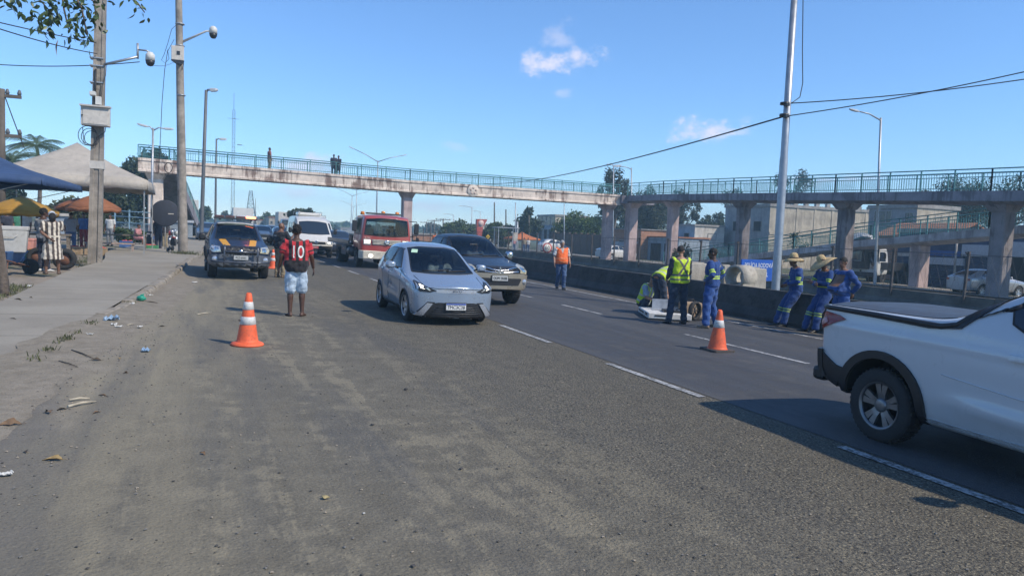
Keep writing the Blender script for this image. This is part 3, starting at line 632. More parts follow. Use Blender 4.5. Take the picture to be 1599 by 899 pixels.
# the almond tree over the near left corner: trunk at the frame's edge, a branch of big leaves overhead
def near_tree():
    rng = np.random.default_rng(9); b = G(4, 460); t = thing('almond_tree', 'tropical almond tree at the left edge whose leafy branch hangs into the sky', 'tree', b)
    v0 = b.y; mb = MB(); L = lambda px, py, v: UZ(px, py, v)-b
    mb.tube([Vector((.02, 0, -.2)), L(2, 420, v0), L(-6, 360, v0), L(-30, 220, v0), L(-60, 60, v0-.3), L(-70, -60, v0-.6)], [.13, .1, .1, .1, .09, .08], 10)
    mb.build('trunk', M_BARK, t)
    limbs = [[(-66, -40, v0-.5), (20, -40, v0-1.2), (95, -22, v0-1.6), (160, -30, v0-1.8), (215, -18, v0-1.8)], [(20, -40, v0-1.2), (55, -8, v0-1.5), (78, 18, v0-1.5)], [(95, -22, v0-1.6), (100, 15, v0-1.6), (107, 46, v0-1.6)],
             [(110, -22, v0-1.6), (128, 15, v0-1.8), (136, 55, v0-1.8)], [(-66, -40, v0-.5), (-20, -60, v0+.6), (60, -60, v0+1)], [(20, -40, v0-1.2), (24, -12, v0-1.2), (30, 12, v0-1.2)], [(160, -30, v0-1.8), (190, -8, v0-1.8), (212, 2, v0-1.8), (226, 20, v0-1.8)], [(110, -22, v0-1.6), (146, 2, v0-1.7), (150, 24, v0-1.7)]]
    for li, l in enumerate(limbs):
        mb = MB(); pts = [L(*q) for q in l]; k = len(pts); mb.tube(pts, [(.045 if li in (0, 4) else .016)*(1-i/(k))+.006 for i in range(k)], 6); mb.build('branch', M_BARK, t)
    # rosettes of large obovate leaves hanging at the twig ends: (px, py, leaf count)
    lm = mat('almond_leaf', (.045, .075, .022), .45, var=.5, scale=9); lm2 = mat('almond_leaf_yellowing', (.09, .13, .03), .45, var=.3, scale=9); lm3 = mat('almond_leaf_dry', (.3, .2, .12), .8, var=.3, scale=9)
    base = MB(); W = [0, .55, .9, 1, .8, .35, 0]; n = 6
    def leafmesh(kind):
        m = MB(); vs = []
        for i in range(n+1):
            s = i/n; x = .5*W[i]*.42; zz = -.12*s*s; vs += [(-x, s, zz+.05*W[i]), (0, s, zz), (x, s, zz+.05*W[i])]
        fs = []
        for i in range(n): fs += [(3*i, 3*i+1, 3*i+4, 3*i+3), (3*i+1, 3*i+2, 3*i+5, 3*i+4)]
        m.add(vs, fs, 0, True); me = m.mesh('leaf'); me.materials.append(kind); return me
    LM = [leafmesh(lm), leafmesh(lm2), leafmesh(lm3)]
    spots = [(8, -6, 8), (20, 2, 7), (31, 14, 7), (30, -2, 7), (48, 5, 8), (52, 18, 8), (60, 27, 8), (66, 8, 9), (72, 20, 9), (70, 36, 8), (76, 34, 8), (82, 4, 9), (88, 15, 8), (84, 28, 7), (98, 2, 8), (106, 50, 7), (112, 6, 8), (112, 24, 9), (118, 34, 7), (124, 8, 9), (131, 12, 8), (128, 30, 7), (134, 50, 7), (137, 60, 4), (124, 50, 4),
             (142, 4, 8), (148, 14, 7), (146, 30, 3), (150, 22, 4), (40, -14, 8), (70, -14, 9), (100, -12, 9), (130, -14, 9), (158, -8, 8), (168, 4, 5), (165, 33, 3), (178, -16, 7), (196, -4, 6), (206, -2, 6), (214, 4, 5), (222, 12, 4), (-20, -20, 9), (60, -30, 9), (120, -30, 9), (-30, 10, 6)]
    k = 0
    for px, py, m in spots:
        v = v0-1.6+rng.normal()*.25; c = UZ(px, py+(7 if py > 8 else 2), v)-b
        for i in range(m):
            kind = 1 if (px > 185 or rng.uniform() < .1) else 0; ln = rng.uniform(.11, .2)
            d = Vector((rng.normal()*.8, rng.normal()*.8, -1.0 if py > 10 else -.5+rng.normal()*.4)).normalized(); q = d.to_track_quat('Y', 'Z') @ Quaternion((0, 1, 0), rng.uniform(0, 6.28))
            o = bpy.data.objects.new('leaf', LM[kind]); COL.objects.link(o); o.parent = t; k += 1
            o.matrix_local = Matrix.Translation(c+Vector(rng.normal(size=3)*np.array((.05, .05, .085)))) @ q.to_matrix().to_4x4() @ Matrix.Scale(ln, 4)
            if k >= 296: break
        if k >= 296: break
    o = bpy.data.objects.new('leaf', LM[2]); COL.objects.link(o); o.parent = t; o['label'] = 'dry brown leaf hanging on a thread'
    o.matrix_local = Matrix.Translation(L(91, 62, v0-1.6)) @ Vector((-.2, 0, -1)).to_track_quat('Y', 'Z').to_matrix().to_4x4() @ Matrix.Scale(.3, 4)
    return t
near_tree()

# ================================================================== BUILDINGS
M_GLASSD = mat('dark_pane', (.02, .025, .03), .12, var=.1, spec=.6); M_FRAME = mat('window_frame', (.3, .3, .3), .6)
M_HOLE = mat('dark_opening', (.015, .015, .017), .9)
def m_brick(name, c, mortar, sc=1.):
    s = NT(name); bt = s.n('ShaderNodeTexBrick'); cm = s.n('ShaderNodeCombineXYZ'); x = s.xyz()
    s.l(s.math('ADD', x[0], x[1]), cm.inputs[0]); s.l(x[2], cm.inputs[1]); s.l(cm.outputs[0], bt.inputs[0])
    bt.inputs['Color1'].default_value = (*c, 1); bt.inputs['Color2'].default_value = (*[v*.72 for v in c], 1); bt.inputs['Mortar'].default_value = (*mortar, 1)
    bt.inputs['Scale'].default_value = sc; bt.inputs['Mortar Size'].default_value = .015; bt.inputs['Brick Width'].default_value = .3; bt.inputs['Row Height'].default_value = .2
    s.col(s.mix(s.math('MULTIPLY', s.ramp(s.noise(2.3, 6, .7), .5, .75), .5), bt.outputs[0], (.1, .07, .05))); s.rough(.92); s.bump(bt.outputs['Fac'], -.01); return s.m
M_BRICK = m_brick('hollow_brick', (.42, .19, .1), (.3, .26, .22))
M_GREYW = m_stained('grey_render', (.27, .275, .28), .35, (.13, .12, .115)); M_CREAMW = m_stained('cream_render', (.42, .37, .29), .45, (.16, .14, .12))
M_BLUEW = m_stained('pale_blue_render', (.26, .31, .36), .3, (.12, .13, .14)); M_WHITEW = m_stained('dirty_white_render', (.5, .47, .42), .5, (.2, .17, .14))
M_TILE = mat('clay_roof_tile', (.33, .14, .075), .9, var=.35, scale=3, bump=.03, bscale=18, dirt=.6, dirtc=(.12, .07, .05), stretch=(1, 1, 1)); M_CONC = mat('plain_concrete', (.26, .25, .235), .92, var=.25, scale=2, dirt=.5)
def window(parent, c, wd, ht, face, fm=None, pm=None, name='window', bars=1):
    """recessed window on a wall facing -x ('x') or -y ('y'): frame ring proud of the wall, pane behind, glazing bars"""
    mb = MB(); f = .07; X = (lambda a, d, z: (d, a, z)) if face == 'x' else (lambda a, d, z: (a, d, z)); c = Vector(c)
    def bx(mb, a0, a1, z0, z1, d0, d1): mb.box(c+Vector(X((a0+a1)/2, (d0+d1)/2, (z0+z1)/2)), [abs(k) for k in X(a1-a0, d1-d0, z1-z0)])
    bx(mb, -wd/2, wd/2, ht/2-f, ht/2, -.05, .04); bx(mb, -wd/2, wd/2, -ht/2, -ht/2+f, -.09, .04)
    bx(mb, -wd/2, -wd/2+f, -ht/2+f, ht/2-f, -.05, .04); bx(mb, wd/2-f, wd/2, -ht/2+f, ht/2-f, -.05, .04)
    for i in range(bars): a = -wd/2+wd*(i+1)/(bars+1); bx(mb, a-.025, a+.025, -ht/2+f, ht/2-f, -.03, .03)
    o = mb.build(name, fm or M_FRAME, parent); mb = MB(); bx(mb, -wd/2+f, wd/2-f, -ht/2+f, ht/2-f, -.012, .01); mb.build('pane', pm or M_GLASSD, o); return o
def house(name, label, u0, u1, v0, v1, h, wm, parts=(), parapet=.25, roof='flat', wm2=None, base=None):
    """walls with real thickness on the two faces we see, slab or pitched roof; origin at the corner nearest to us"""
    z = gz(u0, v0) if base is None else base; t = thing(name, label, 'building', (u0, v0, z)); W, D = u1-u0, v1-v0
    mb = MB(); mb.box((W/2, D/2+.0, h/2-.3), (W, D, h+.6)); mb.build('wall', wm, t)
    if roof == 'flat':
        mb = MB()
        for c, d in (((W/2, -.04, h+parapet/2-.05), (W+.24, .2, parapet)), ((-.04, D/2+.07, h+parapet/2-.05), (.2, D, parapet)), ((W/2, D+.03, h+parapet/2-.05), (W+.2, .16, parapet)), ((W+.04, D/2, h+parapet/2-.05), (.16, D-.1, parapet))): mb.box(c, d)
        mb.build('parapet', wm2 or M_CONC, t)
    return t
def winx(t, a, z, wd, ht, **k): return window(t, (-.005, a, z), wd, ht, 'x', **k)   # on the wall facing the highway
def winy(t, a, z, wd, ht, **k): return window(t, (a, -.005, z), wd, ht, 'y', **k)   # on the wall facing us
def corner(px, u): 
    v = 40.
    for _ in range(8): p = UG(px, v); v *= u/p.x
    return v
# big unfinished grey block
v0 = corner(1197, 55.); zt = UZ(1197, 321, v0).z; g0 = gz(55, v0); H = zt-g0
b = house('unfinished_building', 'large unfinished grey rendered block with square window holes behind the ramp', 55, 70.5, v0, corner(1128, 55.), H, M_GREYW, parapet=.3)
for px in (1146.5, 1179): vv = corner(px, 55.); winx(b, vv-v0, UZ(px, 353, vv).z-g0, 1.25, 1.15, fm=M_CONC, pm=M_HOLE, bars=0)
mb = MB(); mb.box((7.7, -.012, H/2), (15.4, .02, H*.995)); mb.build('sunlight_tint', M_CREAMW, b)  # thin cream skin: the sunlight on this face is put into its colour
for i in range(6):
    mb = MB(); mb.box((1.2+i*2.5, -.05, H*.5), (.3, .05, H*.98)); mb.build('pilaster', M_CREAMW, b)
mb = MB(); mb.box((7.7, -.06, H*.56), (15.3, .06, .25)); mb.build('floor_band', M_CREAMW, b)
for i in range(10):
    mb = MB(); mb.box((.5+i*1.55, .3, H+.35), (.5, .3, .5)); mb.build('starter_block', M_CONC, b)
v0 = corner(1424, 60.); g0 = gz(60, v0); H = UZ(1424, 323, v0).z-g0
b = house('plain_building', 'grey two-storey building, sunlit side toned cream, right of the lamp post, behind the railing', 60, 65.5, v0, corner(1350, 60.), H, M_GREYW, parapet=.35)
mb = MB(); mb.box((2.7, -.012, H/2), (5.4, .02, H*.995)); mb.build('sunlight_tint', M_CREAMW, b)  # sun side painted lighter than the grey walls in shade
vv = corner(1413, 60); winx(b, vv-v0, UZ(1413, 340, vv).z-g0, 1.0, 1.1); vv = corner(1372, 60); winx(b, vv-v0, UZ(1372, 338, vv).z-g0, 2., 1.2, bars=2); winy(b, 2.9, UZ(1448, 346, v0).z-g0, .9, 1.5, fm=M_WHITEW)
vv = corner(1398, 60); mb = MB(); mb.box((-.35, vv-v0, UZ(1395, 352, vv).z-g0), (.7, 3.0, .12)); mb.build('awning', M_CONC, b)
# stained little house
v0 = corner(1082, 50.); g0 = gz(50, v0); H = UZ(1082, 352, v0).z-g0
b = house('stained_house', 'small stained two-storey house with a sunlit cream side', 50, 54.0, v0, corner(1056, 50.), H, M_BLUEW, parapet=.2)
mb = MB(); mb.box((2., -.012, H/2), (3.99, .02, H*.995)); mb.build('sunlight_tint', M_WHITEW, b)  # pale skin paints sunlight on this side; the shaded wall keeps its blue
vv = corner(1070, 50); winx(b, vv-v0, UZ(1070, 369, vv).z-g0, 1.0, .8, pm=M_HOLE, fm=M_CONC, bars=0); winy(b, 2.35, UZ(1111, 370, v0).z-g0, 1.2, .8, pm=M_HOLE, fm=M_CONC, bars=1)
mb = MB(); mb.box((1.0, -.04, H*.55), (.55, .05, 1.1)); mb.build('brick_infill', M_BRICK, b)
mb = MB()
for i in range(7): mb.box((2.3, -.5-.12*i, H*.44-.1*i), (3.6, .12, .05))
mb.build('corrugated_awning', M_WHITEW, b)
v0 = corner(1058, 47.); g0 = gz(47, v0); H = UZ(1058, 371, v0).z-g0; v1 = corner(988, 47.)
b = house('garage_house', 'low blue-grey house with three open garage bays', 47, 51, v0, v1, H, M_BLUEW, parapet=.15, wm2=M_TILE)
for i in range(3):
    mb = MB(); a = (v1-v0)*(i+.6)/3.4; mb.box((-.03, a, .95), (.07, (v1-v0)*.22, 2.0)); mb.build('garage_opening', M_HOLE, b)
v0 = corner(999, 46.); g0 = gz(46, v0); b = house('brick_house', 'bare orange brick house behind the pink column', 46, 50, v0, corner(957, 46.), UZ(999, 358, v0).z-g0, M_BRICK, parapet=.1)
winx(b, 4, 1.6, 1.4, 1.)
mb = MB(); mb.prism([(-1.2, 1.35), (-1.1, 1.5), (.1, 1.95), (.1, 1.8)], 'y', .5, 9.); mb.build('white_awning', M_WHITEW, b)
v0 = corner(865, 52.); g0 = gz(52, v0); H = UZ(865, 337, v0).z-g0
b = house('two_storey_house', 'grey-blue two-storey house with a strip of four dark windows', 52, 58, v0, corner(838, 52.), H, M_BLUEW, parapet=.3)
mb = MB(); mb.box((3, -.012, H/2), (5.99, .02, H*.995)); mb.build('sunlight_tint', M_CREAMW, b)  # sun-facing wall brightened by colour, against the blue-grey of the shaded one
for px in (841.5, 848, 854.5, 861): vv = corner(px, 52.); winx(b, vv-v0, UZ(px, 344, vv).z-g0, 1.7, 1.6, bars=0)
mb = MB(); mb.box((-.3, (corner(838, 52.)-v0)/2, UZ(850, 357, corner(850, 52)).z-g0), (.5, corner(838, 52.)-v0, .3)); mb.build('balcony_band', M_BLUEW, b)
for px in (843, 851, 859): vv = corner(px, 52.); winx(b, vv-v0, UZ(px, 366, vv).z-g0, 1.3, 1.7, pm=M_HOLE, bars=0)
winy(b, 1.7, H-2.0, 1.6, 1.5, fm=M_WHITEW)
# long boundary wall across the far road
va, vb = corner(947, 42.), corner(862, 42.); t = thing('boundary_wall', 'long brown block boundary wall across the far road', 'wall', on(42, va)); n = 9
for i in range(n):
    a, c = va+(vb-va)*i/n, va+(vb-va)*(i+1)/n; mb = MB(); mb.box((0, (a+c)/2-va, 1.15+gz(42, (a+c)/2)-gz(42, va)), (.2, c-a-.02, 2.7)); mb.build('wall_panel', m_brick('brown_block', (.12, .09, .072), (.08, .065, .055)) if i == 0 else bpy.data.materials['brown_block'], t)
    mb = MB(); mb.box((0, c-va, 1.2+gz(42, c)-gz(42, va)), (.3, .3, 2.9)); mb.build('wall_pier', bpy.data.materials['brown_block'], t)
# warehouse row behind the ramp with roller shutters
UWH = 46.; va, vb = corner(1660, UWH), corner(1398, UWH); g0 = gz(UWH, va); Hw = 3.75
b = house('shop_row', 'long row of shops with dark blue roller shutters under the ramp', UWH, UWH+9, va, vb, Hw, m_stained('navy_render', (.07, .09, .14), .3, (.03, .035, .05)), parapet=.3)
M_SHUT = mat('roller_shutter', (.035, .06, .11), .55, var=.2, scale=2, metal=.2); M_FASC = mat('fascia_panel', (.42, .45, .5), .7, var=.1, dirt=.3)
def shutter(px0, px1, ztop):
    a, c = corner(px1, UWH)-va, corner(px0, UWH)-va; mb = MB(); z = .05
    while z < ztop: mb.box((-.05, (a+c)/2, z+.055), (.05+.03, c-a, .1), Matrix.Rotation(.18, 3, 'Y')); z += .115
    mb.build('roller_shutter', M_SHUT, b)
def fascia(px0, px1, py0, py1, m=M_FASC, d=.2):
    a, c = corner(px1, UWH), corner(px0, UWH); v = (a+c)/2; pm = (px0+px1)/2; z1, z0 = UZ(pm, py0, v).z-g0, UZ(pm, py1, v).z-g0; mb = MB(); mb.box((-d/2, v-va, (z0+z1)/2), (d, c-a, z1-z0)); return mb.build('shop_fascia', m, b)
shutter(1442, 1502, 2.3); shutter(1404, 1433, 2.2); shutter(1512, 1545, 2.5)
fascia(1434, 1503, 402, 413); fascia(1500, 1542, 382, 400); fascia(1566, 1650, 378, 402); fascia(1424, 1498, 391, 399, mat('blue_fascia', (.03, .09, .28), .6), .15); fascia(1400, 1432, 395, 400, M_WHITEW, .1)
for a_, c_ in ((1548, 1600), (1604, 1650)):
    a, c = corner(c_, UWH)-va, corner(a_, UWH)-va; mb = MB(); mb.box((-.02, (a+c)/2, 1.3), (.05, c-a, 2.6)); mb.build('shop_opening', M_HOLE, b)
for px in (1437, 1508): vv = corner(px, UWH)-va; mb = MB(); mb.tube([(-1.2, vv, -.2), (-1.2, vv, 3.2)], .07, 8); mb.build('awning_post', M_CONC, b)
# tiled roof and brick gable seen over the lower ramp
v0 = corner(1478, 52.); v1 = corner(1368, 52.); g0 = gz(52, v0); zr = UZ(1425, 347, (v0+v1)/2).z-g0; t = thing('tiled_house', 'low house with an orange clay tile roof seen through the ramp railing', 'building', (52, v0, g0)); D = v1-v0
mb = MB(); mb.box((2.5, D/2, (zr-1.0)/2-.2), (5, D, zr-1.0+.4)); mb.build('wall', M_BRICK, t)
mb = MB(); n = 10
for i in range(n):
    for sgn in (0,): mb.box((2.5-2.9*(1-(i+.5)/n), D/2, zr-1.1+1.1*(i+.5)/n+.02*(i % 2)), (.36, D+.6, .06), Matrix.Rotation(-.36, 3, 'Y'))
mb.build('tile_roof', M_TILE, t); mb = MB(); mb.prism([(2.5, zr), (5.4, zr-1.1), (5.4, zr-1.2), (2.5, zr-.1)], 'y', -.3, D+.3); mb.build('tile_roof', M_TILE, t)
# far left: things under and beyond the footbridge stairs
def far_block(label, px0, px1, py0, v, dep, m, rm=None, name='roadside_building', wins=0):
    a, c = UZ(px0, 345, v), UZ(px1, 345, v); g = gz(a.x, v); zt = UZ((px0+px1)/2, py0, v).z-g; t = house(name, label, a.x, c.x, v, v+dep, zt, m, parapet=.2, wm2=rm); W = c.x-a.x
    for i in range(wins): winy(t, W*(i+.5)/wins, zt*.62, W/wins*.5, zt*.22, bars=0)
    return t
far_block('long low pale building far behind the officer', 420, 444, 340, 175, 10, M_CREAMW, M_TILE, wins=3); far_block('distant brick building with a red roof behind the minibus', 442, 470, 341, 165, 8, M_BRICK, M_TILE, wins=2)
far_block('low distant white building behind the police pickup', 372, 414, 343, 185, 12, M_WHITEW, M_TILE, wins=4); far_block('distant grey depot left of the red truck', 532, 560, 356, 220, 12, M_GREYW, wins=2)
far_block('dim brick wall of a roadside shed right of the red truck', 646, 682, 366, 92, 6, M_BRICK, M_CONC, wins=0, name='roadside_shed')
far_block('pale low building behind the totem sign', 752, 800, 352, 125, 8, M_WHITEW, M_CONC, wins=3); far_block('low shed behind the yellow umbrella with a pale roof', 60, 112, 336, 62, 6, M_BLUEW, M_WHITEW, wins=2, name='roadside_shed'); far_block('dark low kiosk beneath the footbridge stairs', 246, 300, 346, 66, 4, M_BLUEW, M_FASC, wins=2, name='kiosk')
# a distant wooded rise closing the view
mb = MB(); rng = np.random.default_rng(12); pts = []
for i in range(9000):
    a = rng.uniform(-.75, 1.35); r = rng.uniform(330, 560); u, v = r*math.sin(a), r*math.cos(a); hgt = rng.uniform(0, 1)**.7*max(1.5, 2.5+2.5*math.sin(a*9)+1.5*math.sin(a*23)+(3.5 if a > .42 else 0)); pts.append((u, v, gz(u, v)*.6+hgt))
leaf_cards(mb, pts, 3.6, rng, 0, .8); o = mb.build('distant_woodland', LEAF['mid'], fix=False); o['kind'] = 'stuff'
# ================================================================== POLES, LAMPS, CABLES
M_POLEC = mat('pole_concrete', (.26, .23, .195), .92, var=.3, scale=2.5, bump=.015, bscale=20, dirt=.5, dirtc=(.14, .12, .1)); M_GALV = mat('galvanised_steel', (.36, .38, .4), .45, metal=.6, var=.12); M_LAMPH = mat('lamp_housing', (.45, .46, .47), .5)
M_GREYP = mat('grey_paint', (.55, .55, .52), .55, var=.08, dirt=.25); M_BLACKP = mat('black_plastic', (.018, .018, .02), .4, var=.1); M_CABLE = mat('cable_black', (.02, .02, .022), .6); M_BOX = mat('cabinet_grey', (.5, .47, .42), .6, var=.1, dirt=.35)
def local_px(t, px, py, v): return UZ(px, py, v)-Vector(t.location)
def dome_camera(t, c, r=.11):
    mb = MB(); mb.lathe([(0, r*1.9), (r*.5, r*1.85), (r*.95, r*1.3), (r, 0)], c, 16); o = mb.build('camera_housing', M_GREYP, t)
    mb = MB(); mb.lathe([(r*.98, -.002), (r*.9, -r*.6), (r*.55, -r*1.15), (0, -r*1.3)], c, 16); mb.build('camera_dome', M_BLACKP, o); return o
# -- concrete utility pole with the grey cabinet
b = G(148, 416); V1 = b.y
t = thing('utility_pole', 'leaning square concrete pole with grey cabinet and dome camera on a steel arm', 'utility pole', b); top = local_px(t, 159, -60, V1)
mb = MB(); rings = []
for z, hw in ((-.3, .19), (0, .19), (top.z*.5, .165), (top.z, .14)):
    x = top.x*z/top.z; rings.append([Vector((x+a*hw, bb*hw, z)) for a, bb in ((-1, -1), (-.45, -1), (-.38, -.82), (.38, -.82), (.45, -1), (1, -1), (1, 1), (-1, 1))])
mb.loft(rings, smooth=False); mb.build('pole', M_POLEC, t)
mb = MB(); a = local_px(t, 127, 166, V1-.3); c = local_px(t, 172, 199, V1-.3); cx = (a+c)/2; mb.box(cx, (c.x-a.x, .32, a.z-c.z)); cab = mb.build('cabinet', M_BOX, t, bevel=.015)
mb = MB(); mb.box(cx+Vector((0, -.168, -.02)), ((c.x-a.x)*.86, .02, (a.z-c.z)*.8)); d = mb.build('cabinet_door', M_BOX, cab, bevel=.006); mb = MB(); mb.box(cx+Vector((0, -.04, (a.z-c.z)/2+.03)), ((c.x-a.x)*1.06, .44, .05), Matrix.Rotation(.06, 3, 'X')); mb.build('cabinet_roof', M_BOX, cab)
mb = MB(); mb.tube([cx+Vector((-.35, -.185, 0)), cx+Vector((-.35, -.2, 0))], .025, 8); mb.build('cabinet_lock', M_BLACKP, cab)
mb = MB(); a = local_px(t, 163, 101, V1-.2); c = local_px(t, 215, 89, V1-.4); mb.tube([a, c], .04, 8); mb.tube([c-Vector((0, 0, .06)), c+Vector((0, 0, .42))], .035, 8); e = local_px(t, 234, 82, V1-.5); mb.tube([c+Vector((0, 0, .22)), e+Vector((-.1, 0, .04)), e], .028, 8); mb.build('camera_arm', M_GALV, t)
dome_camera(t, local_px(t, 234.5, 95, V1-.5), .14)
mb = MB(); c = local_px(t, 148, 151, V1-.35); mb.box(c+Vector((-.05, 0, .08)), (.16, .3, .12)); mb.box(c+Vector((.1, 0, -.12)), (.16, .16, .25)); mb.build('fixed_camera', M_GREYP, t, bevel=.01)
for py in (92, 104, 130, 258):
    mb = MB(); c = local_px(t, 152, py, V1); mb.box(c, (.39, .37, .035 if py != 258 else .24)); mb.build('pole_strap', M_GALV if py != 258 else M_BOX, t)
mb = MB()
for k in range(3):
    c = local_px(t, 137+3*k, 212+2*k, V1-.28); R = .26-.03*k; mb.tube([c+Vector((R*math.cos(q), .02*k, R*1.15*math.sin(q))) for q in np.linspace(.6, 6.9, 22)], .011, 5)
mb.tube([local_px(t, 129, 199, V1-.26), local_px(t, 131, 222, V1-.26), local_px(t, 146, 228, V1-.26)], .012, 5); mb.tube([local_px(t, 165, 199, V1-.26), local_px(t, 164, 206, V1-.26), local_px(t, 150, 216, V1-.26)], .012, 5)
mb.tube([local_px(t, 149.5, 108, V1-.2), local_px(t, 148.5, 160, V1-.2)], .03, 6); mb.tube([local_px(t, 166, 102, V1-.22), local_px(t, 165, 118, V1-.22), local_px(t, 160, 134, V1-.22), local_px(t, 156, 166, V1-.22)], .009, 5)
mb.build('cable_loop', M_CABLE, t)
# -- round concrete pole with the second camera
b = G(286, 400); V2 = b.y; t = thing('utility_pole', 'round tapering concrete pole with a small box and camera arm by the kerb', 'utility pole', b); top = local_px(t, 278, -60, V2)
mb = MB(); pts = [Vector((0, 0, -.3))]+[top*(k/6) for k in range(7)]; mb.tube(pts, [.215]+[.21-.085*k/6 for k in range(7)], 16); mb.build('pole', M_POLEC, t)
mb = MB(); c = local_px(t, 277.5, 84, V2-.25); mb.box(c, (.5, .3, .6)); cb = mb.build('cabinet', M_BOX, t, bevel=.02); mb = MB(); mb.box(c+Vector((.03, -.156, 0)), (.13, .02, .16)); mb.build('cabinet_latch', M_BLACKP, cb); mb = MB(); mb.prism([(-.26, -.3), (.26, -.3), (.12, -.48), (-.1, -.4)], 'y', -.16, .16); o = mb.build('cabinet_bracket', M_BLACKP, cb); o.location = c
mb = MB(); a, c, e = local_px(t, 284, 66, V2), local_px(t, 322, 49, V2-.3), local_px(t, 330, 49, V2-.3); mb.tube([a, c, e], [.055, .04, .04], 8); mb.build('camera_arm', M_GREYP, t); dome_camera(t, local_px(t, 333, 53, V2-.3), .17)
mb = MB()
for py in (38, 72, 149): mb.lathe([(.19, -.02), (.19, .02)], local_px(t, 281 if py < 100 else 282.5, py, V2), 16)
mb.build('pole_strap', M_GALV, t)
mb = MB(); mb.tube([local_px(t, q, w_, V2-.2) for q, w_ in ((277, 38), (268, 46), (262, 68), (256, 86), (252, 94), (258, 99), (264, 92), (262, 80), (272, 62))], .011, 5)
mb.tube([local_px(t, q, w_, V2-.2) for q, w_ in ((262, 78), (257, 110), (253, 160), (250, 225), (247, 270))], .014, 5)
mb.tube([local_px(t, 263+6*math.cos(q), 262+8*math.sin(q), V2-.25) for q in np.linspace(0, 6.3, 16)], .02, 5); mb.tube([local_px(t, 286, 90, V2-.25), local_px(t, 287, 100, V2-.25), local_px(t, 284, 110, V2-.2)], .012, 5); mb.build('cable_loop', M_CABLE, t)
# -- street lamps
def lamp(label, px, pyt, v, arms, r0=.09, r1=.05, group='street lamps along the highway', name='street_lamp', head=(.62, .2, .1), m=None, pxt=None, cat='street lamp', pt_post=False):
    g = UG(px, v); t = thing(name, label, cat, g, 0, group); top = local_px(t, pxt if pxt is not None else px, pyt, v); m = m or M_GALV
    mb = MB(); mb.tube([Vector((0, 0, -.2)), Vector((0, 0, .0)), top*.5, top], [r0*1.0, r0, (r0+r1)/2, r1], 10); mb.build('pole', m, t)
    for dx, dz, dy in arms:
        e = top+Vector((dx, dy, dz)); d = Vector((dx, dy, dz)).normalized(); mb = MB(); mb.tube([top+Vector((0, 0, -.15)), top.lerp(e, .5)+Vector((0, 0, .03)), e], [r1*.8, r1*.7, r1*.6], 6); mb.build('arm', m, t)
        X = d; Y = Vector((0, 0, 1)).cross(X).normalized(); Z = X.cross(Y); R = Matrix((X, Y, Z)).transposed(); mb = MB(); s = []
        for q, wv, hh in ((-.15, .5, .6), (.1, 1, 1), (.75, 1, .9), (1, .55, .5)):
            s.append([e+R @ Vector((q*head[0], a*wv*head[1]/2, b_*hh*head[2]/2)) for a, b_ in ((-1, -1), (1, -1), (1, .4), (.6, 1), (-.6, 1), (-1, .4))])
        mb.loft(s, smooth=False); h = mb.build('lamp_head', M_LAMPH, t); mb = MB(); mb.box(e+R @ Vector((.42*head[0], 0, -.53*head[2])), (head[0]*.6, head[1]*.7, .02), R); mb.build('lens', mat('lamp_lens', (.6, .6, .58), .2), h)
    return t
M_DARKP = mat('dark_pole', (.12, .125, .13), .6, metal=.3)
lamp('tall dark lamp post at the pavement just before the footbridge', 314, 141, 57.5, [(.25, .02, -.1)], .15, .1, head=(.55, .3, .22), m=M_DARKP, pxt=322)
lamp('slimmer dark lamp post behind the footbridge above the police pickup', 336, 217, 92, [(.4, .02, 0)], .14, .09, head=(.7, .35, .25), m=M_DARKP, pxt=338)
lamp('twin-headed lamp post behind the white canopy', 236, 200, 46, [(-.3, .06, 0), (.55, .02, 0)], .07, .05, head=(.5, .25, .1), pxt=239)
lamp('lone pale lamp post with an arm over the far road, right of the tall mast', 1366, 184, 32.4, [(-1.75, .22, .1)], .1, .06, pxt=1375.5)
lamp('pale lamp post beside the footbridge bend with an arm pointing left', 986, 262, 70, [(-1.6, .02, 0)], .1, .06, pxt=986, head=(.7, .25, .12))
lamp('lamp post with a short double head above the footbridge bend', 957, 258, 76, [(-.3, .02, 0), (.5, .02, 0)], .1, .06, pxt=958, head=(.6, .25, .12))
for lb, px, py, v in (('double-armed lamp post rising behind the footbridge in the middle of the highway', 587, 251, 96), ('distant double-armed lamp post left of the red truck cab, taller of the pair', 547, 305, 172), ('farthest double-armed lamp post left of the red truck cab', 549, 322, 215)):
    lamp(lb, px, py, v, [(-3.2, 1.3, 0), (3.2, .9, 0)], .12, .07, pxt=px+3)
lamp('bare-topped thin steel post left of the red truck cab', 556, 296, 165, [(-2.2, .1, 0), (2.2, .4, 0)], .12, .07, pxt=557)
for lb, px, py, v, a in (('distant lamp post over the totem sign with an arm to the left', 736, 323, 128, -1.9), ('farther lamp post left of the totem sign', 707, 335, 150, -1.6), ('small distant lamp post just right of the totem post', 749, 330, 165, -1.6)):
    lamp(lb, px, py, v, [(a, .05, 0)], .1, .06, pxt=px+1)
lamp('thin pale pole standing before the almond tree', 805, 316, 88, [], .1, .06, name='steel_pole', cat='pole', group=None); lamp('short pale pole beside the orange canopy', 808, 346, 84, [], .12, .1, name='steel_pole', cat='pole', group=None)
lamp('thin pole cutting past the two-storey house', 881, 318, 82, [], .08, .05, name='steel_pole', cat='pole', group=None); lamp('thin dark antenna pole by the lattice tower', 399, 310, 200, [], .12, .06, name='antenna_pole', m=M_DARKP, cat='pole', group=None)
M_WOOD = mat('wooden_pole', (.1, .085, .07), .9, var=.3, scale=2)
